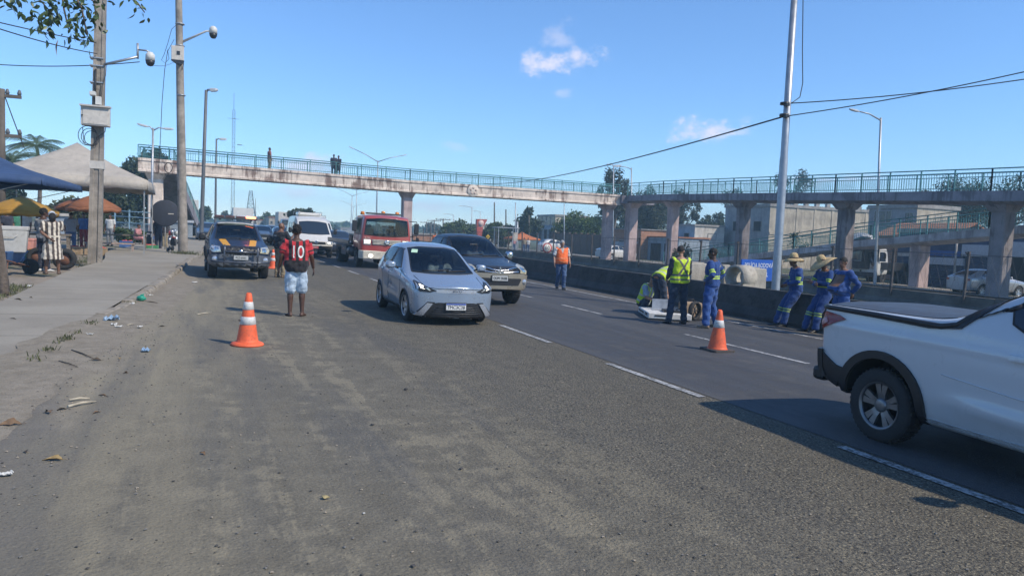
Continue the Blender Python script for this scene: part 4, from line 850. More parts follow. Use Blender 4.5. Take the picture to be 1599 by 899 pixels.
for lb, px, py, v in (('wooden pole rising over the trees left of the almond tree', 772, 316, 104), ('shorter wooden pole close to the almond tree', 790, 327, 100), ('dark pole on the far treetops by the two-storey house', 826, 336, 96)): lamp(lb, px, py, v, [], .13, .09, name='wooden_pole', m=M_WOOD, cat='pole', group='bare wooden poles')
def cross_pole(label, px, py, v, w_=2., rows=1, group='distant electricity poles'):
    g = UG(px, v); t = thing('electricity_pole', label, 'utility pole', g, 0, group); top = local_px(t, px, py, v); mb = MB(); mb.tube([Vector((0, 0, -.2)), top], [.17, .12], 8); mb.build('pole', M_WOOD, t)
    for r in range(rows):
        mb = MB(); c = top-Vector((0, 0, .25+1.5*r)); mb.box(c, (w_, .12, .12)); cr = mb.build('crossarm', M_WOOD, t); 
        for k in range(4): mb = MB(); mb.lathe([(.05, 0), (.08, .06), (.04, .2), (0, .22)], c+Vector((w_*(k/3-.5)*.9, 0, .06)), 8); mb.build('insulator', M_DARKP, cr)
for i, (px, py, v) in enumerate(((666, 346, 170), (678, 343, 150), (692, 341, 135), (673, 349, 190))): cross_pole(('distant electricity pole, leftmost in the row right of the red truck', 'distant electricity pole second from the right in the row', 'tallest and rightmost electricity pole in the row', 'shortest electricity pole in the far row')[i], px, py, v, 3.)
cross_pole('dark electricity pole with two crossarms at the left edge', 2, 139, 34, 1.3, 2, None)
# -- tall bare mast in the median
g = UG(1208, 15.2); t = thing('steel_mast', 'tall pale steel mast standing behind the barrier, leaving the frame at the top', 'mast', g); V3 = 15.2; top = local_px(t, 1244, -60, V3); mb = MB(); mb.tube([Vector((0, 0, -.2)), Vector((0, 0, 0)), top*.45, top*.46, top], [.115, .11, .105, .095, .08], 14); mb.build('pole', M_GALV, t)
mb = MB()
for px, py in ((1225.5, 162), (1224.5, 180)): mb.lathe([(.12, -.03), (.12, .03)], local_px(t, px, py, V3), 14); mb.box(local_px(t, px+3, py+2, V3-.1), (.1, .12, .06))
mb.build('cable_clamp', M_BLACKP, t)
mb = MB(); mb.tube([local_px(t, q, w_, V3) for q, w_ in ((1258, -60), (1254, 0), (1253, 80), (1253.5, 130), (1249, 152), (1238, 160), (1228, 163))], .012, 5); mb.build('hanging_cable', M_CABLE, t)
# -- overhead cables
def cable(label, A, B, sag, r=.015, name='overhead_cable', group='overhead cables'):
    A, B = Vector(A), Vector(B); mb = MB(); mb.tube([A.lerp(B, k/24)-Vector((0, 0, sag*4*(k/24)*(1-k/24))) for k in range(25)], r, 5); o = mb.build(name, M_CABLE); tag(o, label, 'cable', group); return o
mt = AT(1224.5, 182, 15.2); cable('cable rising from the steel mast to the upper right corner', mt, AT(1780, 69, 10.), .12, .014); cable('upper cable from the steel mast to the right edge', AT(1226, 162, 15.2), AT(1790, 92, 10.5), .15, .014)
cable('long cable sloping down leftward from the steel mast over the footbridge', mt, AT(756, 287, 66), .5, .022)
p1 = lambda px, py: AT(px, py, V1-.2)
cable('upper cable from the left edge to the square concrete pole', AT(-150, -2, 19), p1(150, 67), .05); cable('middle cable from the left edge to the square concrete pole', AT(-150, -8, 17), p1(151, 84), .12); cable('lowest cable passing behind the square concrete pole to its camera', AT(-150, 84, 30), p1(218, 97), .25)
cable('slack cable joining the two concrete poles', p1(234, 101), AT(272, 97, V2), .1, .008); cable('stay wire slanting down beside the left palm', AT(8, 152, 34), AT(38, 232, 34), .02, .02)
# -- radio masts on the horizon
def lattice(label, px, pyt, v, wb, wt, nseg, name, rr, guy=False):
    g = UG(px, v); t = thing(name, label, 'radio mast', g); h = local_px(t, px, pyt, v).z; mb = MB(); C = []
    for k in range(nseg+1): s = k/nseg; w_ = wb+(wt-wb)*s**.8; C.append([Vector((a*w_/2, b_*w_/2, h*s)) for a, b_ in ((-1, -1), (1, -1), (1, 1), (-1, 1))])
    for j in range(4): mb.tube([c[j] for c in C], rr, 4)
    mb.build('mast_leg', M_DARKP, t); mb = MB()
    for k in range(nseg):
        for j in range(4): mb.tube([C[k][j], C[k+1][(j+1) % 4]], rr*.6, 3, caps=False); mb.tube([C[k+1][j], C[k+1][(j+1) % 4]], rr*.6, 3, caps=False)
    o = mb.build('bracing', M_DARKP, t); 
    if guy: mb = MB(); mb.tube([Vector((0, 0, h)), Vector((0, 0, h+2.5))], .04, 4); mb.tube([Vector((-.8, 0, h*.93)), Vector((.8, 0, h*.93))], .03, 4); mb.box((.9, 0, h*.72), (.7, .1, .1)); mb.build('aerial', M_DARKP, t)
lattice('thin guyed radio mast left of the footbridge walker', 363, 172, 120, .5, .35, 30, 'radio_mast', .024, True); lattice('distant pyramid lattice tower left of the officer', 391, 298, 330, 5, 1.1, 8, 'lattice_tower', .16)

# ================================================================== CANOPIES AND MARKET
M_TARPW = None
def m_tarp(name, c, stain=.4):
    s = NT(name); a = s.noise(.9, 5, .6); b = s.noise(4, 5, .65); o = s.mix(s.ramp(a, .35, .7), tuple(v*.8 for v in c), c); o = s.mix(s.math('MULTIPLY', s.ramp(b, .5, .75), stain), o, tuple(v*.55 for v in c)); s.col(o); s.rough(.75); s.bump(s.noise(2.2, 3), .06)
    tr = s.n('ShaderNodeBsdfTranslucent'); s.l(o, tr.inputs[0]); ms = s.n('ShaderNodeMixShader'); ms.inputs[0].default_value = .18; s.l(s.b.outputs[0], ms.inputs[1]); s.l(tr.outputs[0], ms.inputs[2]); s.l(ms.outputs[0], s.t.nodes['Material Output'].inputs[0]); return s.m
TW, TB, TY, TO = m_tarp('canvas_white', (.52, .47, .4), .5), m_tarp('canvas_blue', (.045, .09, .2), .2), m_tarp('canvas_yellow', (.5, .27, .04), .25), m_tarp('canvas_orange', (.34, .13, .055), .3)
M_STEEL = mat('tent_leg', (.33, .33, .32), .5, metal=.5)
def canopy(name, label, c, wx, wy, he, hp, m, rz=0., val=.35, ridge=0., sagk=.12, leg=True):
    """pop-up canopy: sagging four-sided roof, valance, legs"""
    t = thing(name, label, 'canopy', c, rz); mb = MB(); n = 10; V = {}
    def H(a, b_):
        r = max(abs(a)-ridge*(1 if wx > wy else 0), 0)/(1-ridge*(wx > wy)); r = max(r, abs(b_)); return he+(hp-he)*(1-r)-sagk*math.sin(math.pi*r)*(1-.5*abs(abs(a)-abs(b_)))+.015*math.sin(7*a+3*b_)
    vs = [Vector((a*wx/2, b_*wy/2, H(a, b_))) for b_ in np.linspace(-1, 1, 2*n+1) for a in np.linspace(-1, 1, 2*n+1)]; k = 2*n+1
    mb.add(vs, [(j*k+i, j*k+i+1, (j+1)*k+i+1, (j+1)*k+i) for j in range(2*n) for i in range(2*n)], 0, True)
    roof = mb.build('canopy_roof', m, t, fix=False); s = roof.modifiers.new('s', 'SOLIDIFY'); s.thickness = .012
    for sx, sy, L_ in ((0, -1, wx), (0, 1, wx), (-1, 0, wy), (1, 0, wy)):
        mb = MB(); q = 16; vs = []
        for i in range(q+1):
            a = (i/q-.5)*L_; p = Vector((a if sy else sx*wx/2, a if sx else sy*wy/2, 0)); out = Vector((sx, sy, 0)); z = H((2*p.x/wx), (2*p.y/wy)); vs += [p+Vector((0, 0, z)), p+out*(.03+.02*math.sin(i*1.9))+Vector((0, 0, z-val*(1+.06*math.sin(i*2.3))))]
        mb.add(vs, [(2*i, 2*i+1, 2*i+3, 2*i+2) for i in range(q)], 0, True); o = mb.build('valance', m, roof, fix=False); s = o.modifiers.new('s', 'SOLIDIFY'); s.thickness = .008
    if leg:
        for sx, sy in (leg if isinstance(leg, tuple) else ((-1, -1), (-1, 1), (1, -1), (1, 1))):
                mb = MB(); p = Vector((sx*wx/2*.96, sy*wy/2*.96, 0)); g = gz(c[0]+p.x, c[1]+p.y)-gz(c[0], c[1]); mb.box((p.x, p.y, (he+g)/2), (.045, .045, he-g)); mb.box((p.x, p.y, g+.015), (.12, .12, .03)); mb.build('leg', M_STEEL, t)
        for sy in (-1, 1):
            mb = MB()
            for k in range(4): a, b_ = (k/4-.5)*wx*.92, ((k+1)/4-.5)*wx*.92; mb.tube([(a, sy*wy/2*.95, he-.15-.35*(k % 2)), (b_, sy*wy/2*.95, he-.15-.35*((k+1) % 2))], .014, 4)
            mb.build('truss', M_STEEL, t)
    return t
c = UG(140, 36.5); canopy('canopy', 'large off-white pop-up canopy with a peaked roof over the pavement', (c.x-.45, 36.5, c.z), 5.7, 5.6, 3.1, 4.65, TW, rad(0), .42)
c = UG(-18, 25.5); canopy('canopy', 'dark blue pop-up canopy at the left edge of the photo', (c.x-.5, 25.0, c.z), 5.0, 4.6, 2.5, 3.55, TB, rad(-4), .2, leg=((-1, -1), (-1, 1)))
def umbrella(label, px, pyt, v, R_, he, m, n=8, drop=.55, name='market_umbrella', tilt=0.):
    g = UG(px, v); t = thing(name, label, 'umbrella', g); hp = local_px(t, px, pyt, v).z; mb = MB(); rings = []
    for r in (.02, .35, .7, 1.0):
        rings.append([Vector((R_*r*math.cos(2*math.pi*k/(2*n))*(1 if k % 2 == 0 else .955), R_*r*math.sin(2*math.pi*k/(2*n))*(1 if k % 2 == 0 else .955), hp-drop*r**1.25-(.05*r if k % 2 else 0))) for k in range(2*n)])
    mb.loft(rings, caps=False); o = mb.build('umbrella_cover', m, t, fix=False); s = o.modifiers.new('s', 'SOLIDIFY'); s.thickness = .008
    mb = MB(); L_ = rings[-1]; mb.loft([L_, [p+Vector((0, 0, -.14-.02*(k % 2))) for k, p in enumerate(L_)]], caps=False); o2 = mb.build('umbrella_flap', m, o, fix=False); s = o2.modifiers.new('s', 'SOLIDIFY'); s.thickness = .006
    mb = MB(); mb.tube([(0, 0, 0), (0, 0, hp+.08)], .024, 8); mb.build('pole', M_WOOD, t)
    for k in range(n): mb = MB(); mb.tube([(0, 0, hp-.03)]+[rings[i][2*k]-Vector((0, 0, .02)) for i in (1, 2, 3)], .008, 4); mb.build('rib', M_STEEL, t)
    return t
umbrella('yellow market umbrella beneath the blue canopy', 34, 307, 30, 1.12, 2.3, TY, drop=.48); umbrella('orange umbrella partly hidden behind the square concrete pole', 146, 304, 33.5, .98, 2.3, TO, drop=.5); umbrella('second faded orange umbrella behind the market stalls', 122, 309, 41, 1.0, 2.4, TO, drop=.45)
# round dark disc of a parasol seen edge on / sign back on its post
g = UG(252, 39.5); t = thing('round_sign', 'large round dark board seen from behind on a thin post under the canopy edge', 'sign', g); c = local_px(t, 258, 333, 39.5); mb = MB(); mb.lathe([(0, -.025), (.60, -.025), (.64, -.01), (.64, .015), (0, .02)], c, 36, axis='y'); mb.build('sign_disc', mat('sign_back_dark', (.022, .026, .04), .7, var=.2), t)
mb = MB(); mb.tube([(c.x, .05, -.1), (c.x, .05, c.z+.4)], .03, 8); mb.build('sign_post', M_STEEL, t); mb = MB(); mb.box(c+Vector((.25, -.04, -.02)), (.24, .012, .04)); mb.build('sign_sticker', M_WHITEW, t)
# market furniture
def cooler(label, c, rz, s=1., m=None):
    t = thing('cool_box', label, 'cool box', c, rz); m = m or mat('styrofoam', (.42, .41, .38), .85, var=.08, dirt=.4)
    mb = MB(); a, b_, h = .42*s, .32*s, .44*s; mb.loft([[Vector((x*a*k, y*b_*k, z)) for x, y in ((-1, -1), (1, -1), (1, 1), (-1, 1))] for k, z in ((.9, 0), (1, h))], smooth=False); mb.build('box', m, t, bevel=.02); mb = MB(); mb.box((0, 0, h+.05), (2.06*a, 2.06*b_, .1)); mb.build('lid', m, t, bevel=.02)
    mb = MB(); mb.tube([(-a*.6, -b_-.01, h*.8), (-a*.5, -b_-.04, h*.7), (a*.5, -b_-.04, h*.7), (a*.6, -b_-.01, h*.8)], .012, 5); mb.build('handle', m, t); return t
M_BLUEP = mat('blue_paint', (.05, .13, .3), .5, dirt=.3); M_RUST = mat('rusty_steel', (.17, .075, .045), .85, var=.3, dirt=.4); M_TYRE = mat('tyre_rubber', (.022, .022, .023), .85, var=.2, scale=12, dirt=.3, dirtc=(.07, .06, .05))
def barrow(label, c, rz, m):
    t = thing('wheelbarrow', label, 'wheelbarrow', c, rz); mb = MB(); mb.loft([[Vector((x*a, y*b_, z)) for x, y in ((-1, -.7), (1, -1), (1, 1), (-1, .7))] for a, b_, z in ((.28, .2, .32), (.5, .36, .62))], caps=False, smooth=False); mb.add([Vector((x*.28, y*.2, .32)) for x, y in ((-1, -.7), (1, -1), (1, 1), (-1, .7))], [(0, 1, 2, 3)]); o = mb.build('tray', m, t); s = o.modifiers.new('s', 'SOLIDIFY'); s.thickness = .02
    mb = MB()
    for sy in (-1, 1): mb.tube([(-.85, sy*.07, .2), (-.2, sy*.2, .3), (.5, sy*.28, .42), (1.0, sy*.3, .6)], .02, 6); mb.tube([(.3, sy*.24, .36), (.42, sy*.26, 0)], .018, 6)
    mb.build('frame', M_RUST, t); mb = MB(); mb.lathe([(.08, -.03), (.17, -.045), (.2, -.02), (.2, .02), (.17, .045), (.08, .03)], (-.85, 0, .2), 20, axis='y'); mb.build('wheel', M_TYRE, t); return t
c = G(10, 430); barrow('blue wheelbarrow under the white cool box at the left edge', c, rad(-112), M_BLUEP); cooler('white foam cool box resting on the blue wheelbarrow', (c.x-.05, c.y, c.z+.6), rad(8), 1.25)
c = G(34, 430); barrow('rusty wheelbarrow lying beside the couple', (c.x-.75, c.y+.7, c.z), rad(172), M_RUST)
def tyre_stack(label, c, n, R_=.31):
    t = thing('old_tyre', label, 'tyre', c); mb = MB(); mb.lathe([(R_*.58, -.1), (R_*.85, -.1), (R_, -.06), (R_, .06), (R_*.85, .1), (R_*.58, .1), (R_*.58, -.1)], (0, 0, R_), 24, axis='y'); mb.build('tread', M_TYRE, t); mb = MB(); mb.lathe([(0, -.03), (R_*.55, -.05), (R_*.58, .05), (0, .03)], (0, 0, R_), 16, axis='y'); mb.build('hub', M_RUST, t)
tyre_stack('black cart wheel standing behind the woman in the striped dress', G(101, 421), 1); tyre_stack('black cart wheel behind the man in dark trousers', G(60, 418), 1, .3)
def table(label, c, w_, d, h, m, rz=0, name='stall_table'):
    t = thing(name, label, 'table', c, rz); mb = MB(); mb.box((0, 0, h-.03), (w_, d, .06)); mb.build('table_top', m, t)
    for sx in (-1, 1):
        for sy in (-1, 1): mb = MB(); mb.box((sx*(w_/2-.08), sy*(d/2-.08), h/2-.03), (.07, .07, h-.06)); mb.build('leg', m, t)
    return t
M_PLANK = mat('grey_planks', (.17, .14, .11), .9, var=.35, scale=4, stretch=(.3, 3, 3)); M_PINKC = mat('pinkish_concrete', (.36, .27, .23), .9, var=.25, dirt=.4)
c = G(188, 392); table('long plank stall table behind the square concrete pole', c, 2.2, .7, .78, M_PLANK); c = G(172, 395); table('low pinkish concrete bench in front of the plank stall', (c.x, c.y, c.z), 1.9, .4, .45, M_PINKC, name='concrete_bench')
c = G(40, 402); table('market stall table under the yellow umbrella', (c.x, c.y+.5, c.z), 2.6, .8, .85, M_PLANK, rad(4)); c = G(36, 393); cooler('pink plastic crate standing under the yellow umbrella', (c.x, c.y, c.z), 0, 1.0, mat('pink_plastic', (.55, .25, .2), .6))
# goods lying about the stalls
def crate(label, px, py, w_, d, h, m, rz, dz=0.):
    g = G(px, py); t = thing('crate', label, 'crate', (g.x, g.y, g.z+dz), rz, 'crates about the market stalls'); mb = MB()
    for z in np.linspace(.04, h-.04, 4):
        for sy in (-1, 1): mb.box((0, sy*d/2, z), (w_, .015, h/5.2))
        for sx in (-1, 1): mb.box((sx*w_/2, 0, z), (.015, d-.02, h/5.2))
    mb.box((0, 0, .01), (w_, d, .02)); mb.build('slats', m, t); mb = MB(); r = random.Random(px)
    for i in range(14): mb.ball((r.uniform(-.4, .4)*w_, r.uniform(-.4, .4)*d, h-.03+r.uniform(-.03, .03)), .055, 8, 6)
    o = mb.build('fruit', mat('fruit_'+str(px % 3), ((.5, .22, .03), (.12, .25, .04), (.45, .06, .04))[px % 3], .5), t); o['kind'] = 'stuff'; return t
CW, CBL, CG = mat('crate_wood', (.28, .2, .12), .9, var=.3), mat('crate_blue', (.04, .12, .32), .5), mat('crate_green', (.04, .2, .08), .5)
crate('wooden fruit crate on the ground left of the plank stall', 155, 398, .55, .4, .3, CW, .2); crate('blue fruit crate at the foot of the stall under the yellow umbrella', 20, 408, .55, .4, .3, CBL, -.2); crate('green fruit crate right of the blue crate', 51, 404, .55, .4, .3, CG, .1); crate('wooden fruit crate behind the pale-shirted man', 122, 397, .6, .42, .32, CW, .5); crate('blue fruit crate far back under the white canopy', 197, 386, .6, .42, .34, CBL, 0); crate('green fruit crate standing by the round dark sign', 236, 392, .55, .4, .3, CG, .4)
# barred blue fence behind the stalls
a, b_ = UG(158, 56), UG(248, 52.5); t = thing('railing_fence', 'pale blue barred fence behind the market stalls', 'fence', a); d = b_-a; M_BLUEF = mat('blue_bars', (.2, .33, .42), .6, dirt=.3)
for k in range(5): mb = MB(); p = d*(k/4); mb.box(p+Vector((0, 0, .95)), (.09, .09, 2.1)); mb.build('fence_post', M_BLUEF, t)
for h in (.25, 1.15, 1.55, 1.9): mb = MB(); mb.tube([Vector((0, 0, h)), d+Vector((0, 0, h))], .03, 5); mb.build('fence_rail', M_BLUEF, t)
mb = MB()
for k in range(46): p = d*((k+.5)/46); mb.tube([p+Vector((0, 0, .05)), p+Vector((0, 0, 1.2))], .014, 4)
o = mb.build('fence_bars', M_BLUEF, t, fix=False); o['kind'] = 'stuff'
# orange canopy, totem and signs across the road
c = UG(814, 80); canopy('canopy', 'small orange pop-up canopy with a pointed roof across the highway', (c.x, 80, c.z), 3.3, 3.3, 1.6, 2.35, m_tarp('canvas_red_orange', (.62, .2, .07), .2), 0, .2)
g = UG(754, 96); t = thing('totem_sign', 'tapered red roadside totem with a pale round panel', 'sign', g); mt = mat('totem_red', (.36, .07, .05), .5); L = lambda px, py: local_px(t, px, py, 96)
mb = MB(); mb.prism([(p.x, p.z) for p in (L(745, 372), L(751, 372), L(753.5, 354), L(743.5, 354))], 'y', -.25, .25); mb.build('totem_shaft', mt, t); mb = MB(); mb.prism([(p.x, p.z) for p in (L(743.5, 353), L(754.5, 353), L(760, 342.5), L(744, 342))], 'y', -.3, .3); mb.build('totem_head', mt, t)
mb = MB(); c = L(750, 348.5); mb.lathe([(0, -.33), (.42, -.33), (.42, -.29)], (c.x, 0, c.z), 18, axis='y'); mb.build('totem_panel', mat('totem_pale', (.55, .4, .36), .5), t)
mb = MB(); mb.box(Vector((0, 0, .0))+Vector((0, 0, (L(748, 372).z)/2)), (.5, .3, L(748, 372).z)); mb.build('totem_foot', mt, t)
def roundsign(label, px, py, v, R_, txt, name='speed_sign', ring=(.45, .05, .05), face=(.6, .6, .57)):
    g = UG(px, v); t = thing(name, label, 'road sign', g); c = local_px(t, px, py, v); mb = MB(); mb.lathe([(0, -.02), (R_, -.02), (R_, .02), (0, .02)], c, 28, axis='y'); d = mb.build('sign_plate', mat('sign_ring_'+name, ring, .5), t); mb = MB(); mb.lathe([(0, -.026), (R_*.76, -.026), (R_*.76, -.021)], c, 28, axis='y'); mb.build('sign_face', mat('sign_face_'+name, face, .5), d)
    mb = MB(); mb.tube([(c.x, .05, -.1), (c.x, .05, c.z+R_*.6)], .035, 8); mb.build('sign_post', M_GALV, t)
    if txt: lettering(txt, R_*1.05, mat('sign_black', (.02, .02, .02), .6), t, c+Vector((0, -.032, 0)), RX90)
    return t
roundsign('round red-ringed 60 speed sign left of the man in the orange vest', 854.5, 387, 62, .48, '60')
g = UG(762, 70); t = thing('warning_sign', 'small yellow diamond chevron sign behind the dark pickup', 'road sign', g); c = local_px(t, 762, 369.5, 70); mb = MB(); mb.lathe([(0, -.02), (.24, -.02), (.24, .02)], c, 4, axis='y', smooth=False); mb.build('sign_plate', mat('sign_yellow', (.55, .36, .03), .5), t); mb = MB(); mb.prism([(c.x-.13, c.z+.06), (c.x, c.z-.06), (c.x+.13, c.z+.06), (c.x+.13, c.z), (c.x, c.z-.13), (c.x-.13, c.z)], 'y', -.03, -.021); mb.build('chevron', M_BLACKP, t); mb = MB(); mb.tube([(c.x, .04, -.1), (c.x, .04, c.z+.1)], .03, 8); mb.build('sign_post', M_GALV, t)
# bus shelter frame across the road
a = UG(792, 74); t = thing('bus_shelter', 'open steel bus shelter frame left of the orange canopy', 'bus shelter', a)
for x in (-1.1, 1.1):
    for y in (0, 1.2): mb = MB(); mb.box((x, y, 1.3), (.08, .08, 2.6)); mb.build('post', M_GALV, t)
mb = MB(); mb.box((0, .6, 2.65), (2.6, 1.6, .1)); mb.build('roof', M_GALV, t); mb = MB(); mb.box((.9, -.05, 1.7), (.5, .05, .9)); mb.build('notice_panel', M_WHITEW, t)
# -- blue police sign and precast concrete pieces in the median
pa = UG(1158, 19.5); SV = 19.5; t = thing('road_sign', 'blue road sign with white lettering half hidden by the concrete blocks', 'road sign', pa); L = lambda px, py, v=SV: local_px(t, px, py, v)
x0, x1 = L(1157.5, 410).x, L(1219, 414).x; zt = L(1157.5, 404.5).z; zb = L(1157.5, 438).z; W = x1-x0
mb = MB(); mb.box(((x0+x1)/2, 0, (zt+zb)/2), (W, .05, zt-zb)); mb.build('sign_panel', mat('sign_blue', (.012, .085, .4), .45, var=.08), t)
ML = mat('sign_white', (.65, .68, .72), .45)
lettering('POLÍCIA RODOVIÁRIA', .215, ML, t, Vector((x0+W*.5-.0, -.03, zt-.2)), RX90, sx=W/2.52); lettering('FEDERAL', .215, ML, t, Vector((x0+W*.5, -.03, zt-.5)), RX90, sx=W/2.52)
for x in (x0+.2, x1-.2): mb = MB(); mb.box((x, .06, zb/2+.1), (.07, .07, zb+.5)); mb.build('sign_post', M_GALV, t)
M_PRE = mat('precast_concrete', (.36, .33, .28), .92, var=.2, scale=2, bump=.02, bscale=18, dirt=.45, dirtc=(.16, .13, .1))
def block(label, px0, px1, pyt, v, dep, name='concrete_block'):
    a, c = UG(px0, v), UG(px1, v); t = thing(name, label, 'concrete block', a, 0, 'precast concrete pieces in the median'); h = local_px(t, px0, pyt, v).z; mb = MB(); w_ = c.x-a.x; mb.box((w_/2, dep/2, h/2), (w_, dep, h)); mb.build('block', M_PRE, t, bevel=.02); mb = MB(); mb.box((w_*.5, dep*.5, h+.015), (w_*.7, dep*.7, .03)); mb.build('cover_slab', M_PRE, t, bevel=.008); return t
block('grey precast concrete block left of the man in blue overalls', 1077, 1106, 411, 18.6, 1.1); block('upright precast block between the man in blue and the pipe', 1128, 1143, 415, 18.0, .9); block('precast block under the blue sign, touching the pipe', 1166, 1194, 419, 17.4, 1.2)
pc = UG(1154, 17.0); t = thing('concrete_pipe', 'short wide concrete pipe lying open-end towards the road between two blocks', 'concrete pipe', pc, rad(102), 'precast concrete pieces in the median'); R_ = .34; zc = local_px(t, 1156, 432, 17.0).z
mb = MB(); mb.lathe([(R_*.78, -.3), (R_, -.3), (R_, .3), (R_*.78, .3), (R_*.78, -.3)], (0, 0, zc), 32, axis='y'); mb.build('pipe_wall', M_PRE, t)
mb = MB(); mb.box((-.2, 0, (zc-R_)/2+.05), (.16, .5, zc-R_+.25)); mb.box((.2, 0, (zc-R_)/2+.05), (.16, .5, zc-R_+.25)); mb.build('cradle', M_PRE, t)

# ================================================================== CONES
M_ORANGE = mat('cone_orange', (.74, .12, .04), .6, var=.16, scale=7, dirt=.6, dirtc=(.24, .08, .05)); M_CWHITE = mat('cone_band', (.52, .52, .5), .55, var=.14, scale=9, dirt=.7, dirtc=(.26, .2, .17)); M_CBASE = mat('cone_base_dark', (.06, .05, .045), .8)
def cone(label, c, h, r0, r1, bands, base, square=False, group='orange traffic cones'):
    t = thing('traffic_cone', label, 'traffic cone', c, 0, group, tilt=True); R = lambda z: r0+(r1-r0)*z/h; mb = MB()
    prof = [(r0*1.12, base), (R(base+.02), base+.03)]; prof += [(R(z), z) for z in np.linspace(base+.05, h-.02, 10)]+[(R(h)*.7, h), (R(h)*.55, h-.01), (0, h-.05)]
    mb.lathe(prof, n=28); mb.build('cone_body', M_ORANGE, t)
    for z0, z1 in bands: mb = MB(); mb.lathe([(R(z0)-.001, z0), (R(z0)+.004, z0+.003), (R(z1)+.004, z1-.003), (R(z1)-.001, z1)], n=28); mb.build('reflective_band', M_CWHITE, t)
    w_ = r0*1.32; mb = MB()
    if square: mb.prism([(x*w_, y*w_) for x, y in ((-.86, -1), (.86, -1), (1, -.86), (1, .86), (.86, 1), (-.86, 1), (-1, .86), (-1, -.86))], 'z', 0, base+.012)
    else: mb.lathe([(0, 0), (w_*1.05, 0), (w_*1.1, .015), (w_*1.02, base), (r0*1.05, base+.02), (0, base+.02)], n=28)
    mb.build('base', M_CBASE if square else M_ORANGE, t, bevel=.006 if square else 0); return t
c1 = cone('orange and white two-band traffic cone standing nearest, left of centre', on(.59, 10.80), .735, .155, .035, ((.295, .405), (.5, .61)), .035)
mb = MB(); mb.prism([(-.135, .37), (-.1, .37), (-.1, .345), (-.125, .345)], 'y', -.006, .006); o = mb.build('torn_patch', M_CBASE, c1); o.location = (0, -.085, 0)
cone('orange cone with one white band and a dark square base beside the white pickup', on(8.02, 10.0), .70, .165, .035, ((.4, .525),), .03, True)
cone('distant orange and white cone between the police pickup and the officer', on(2.45, 29.0), .72, .15, .035, ((.29, .4), (.5, .6)), .035)
# ================================================================== VEHICLES
# local frame of a vehicle: x to its left side when looking from the front (x = image right), y towards its NOSE is -y ... the nose points to -y, z up, origin on the ground under the front axle
def m_carpaint(name, c, metal=.35, rough=.28, dust=.12, low=.25, coat=.8):
    if name in MATS: return MATS[name]
    s = NT(name); x = s.xyz(); k = s.noise(3.5, 6, .65); lo = s.ramp(x[2], .85, .15)
    o = s.mix(s.math('MULTIPLY', s.math('MULTIPLY', lo, s.ramp(k, .3, .7, .5, 1)), low), c, (.14, .12, .095)); o = s.mix(s.math('MULTIPLY', s.ramp(k, .5, .75), dust), o, (.2, .18, .15))
    s.col(o); s.b.inputs['Metallic'].default_value = metal; s.rough(s.ramp(k, .3, .7, rough-.05, rough+.1)); s.b.inputs['Coat Weight'].default_value = coat; s.b.inputs['Coat Roughness'].default_value = .05
    MATS[name] = s.m; return s.m
M_CGLASS = NT('car_glass'); M_CGLASS.col((.018, .026, .038)); M_CGLASS.rough(.03); M_CGLASS.b.inputs['Specular IOR Level'].default_value = .75; M_CGLASS = M_CGLASS.m
def m_seeglass(name, tint):
    s = NT(name); t = s.t.nodes; fr = s.n('ShaderNodeFresnel'); fr.inputs['IOR'].default_value = 1.55; tr = s.n('ShaderNodeBsdfTransparent'); tr.inputs[0].default_value = (*tint, 1); gl = s.n('ShaderNodeBsdfGlossy'); gl.inputs['Roughness'].default_value = .03; m = s.n('ShaderNodeMixShader'); s.l(fr.outputs[0], m.inputs[0]); s.l(tr.outputs[0], m.inputs[1]); s.l(gl.outputs[0], m.inputs[2]); s.l(m.outputs[0], t['Material Output'].inputs[0]); return s.m
M_SEE = m_seeglass('tinted_glass', (.42, .5, .52)); M_INT = mat('cabin_lining', (.05, .05, .055), .8); M_SEAT = mat('seat_cloth', (.11, .11, .12), .9)
M_TRIM = mat('black_trim', (.014, .014, .016), .5, var=.15, dirt=.25, dirtc=(.06, .055, .05)); M_SEAL = mat('rubber_seal', (.01, .01, .011), .6); M_WELL = mat('wheel_well', (.008, .008, .008), .95)
M_CHROME = mat('chrome', (.62, .62, .63), .18, metal=1., var=.05); M_ALLOY = mat('alloy_rim', (.42, .43, .45), .35, metal=.8, var=.1, dirt=.3, dirtc=(.1, .09, .08)); M_RIMD = mat('dark_rim', (.06, .062, .066), .4, metal=.6, dirt=.3)
M_LENS = mat('lamp_clear', (.5, .52, .54), .08, metal=.55, var=.15, scale=30); M_LAMPON = glow('lit_headlamp', (1, .96, .85), 2.2); M_LAMPON2 = glow('lit_headlamp_warm', (1, .85, .55), 2.); M_RED = mat('lamp_red', (.2, .008, .008), .12, var=.3, scale=30); M_AMBER = mat('lamp_amber', (.6, .2, .02), .15)
M_PLATE = mat('plate_white', (.62, .62, .6), .4, var=.06); M_PLATEB = mat('plate_blue', (.03, .08, .35), .4); M_PLTXT = mat('plate_text', (.03, .03, .035), .5); M_PLGREY = mat('plate_grey', (.42, .43, .42), .45, var=.08)
def lerpkeys(keys, y):
    if y <= keys[0][0]: return keys[0][1]
    for (a, p), (b, q) in zip(keys, keys[1:]):
        if y <= b: t = (y-a)/(b-a); return p+(q-p)*t
    return keys[-1][1]
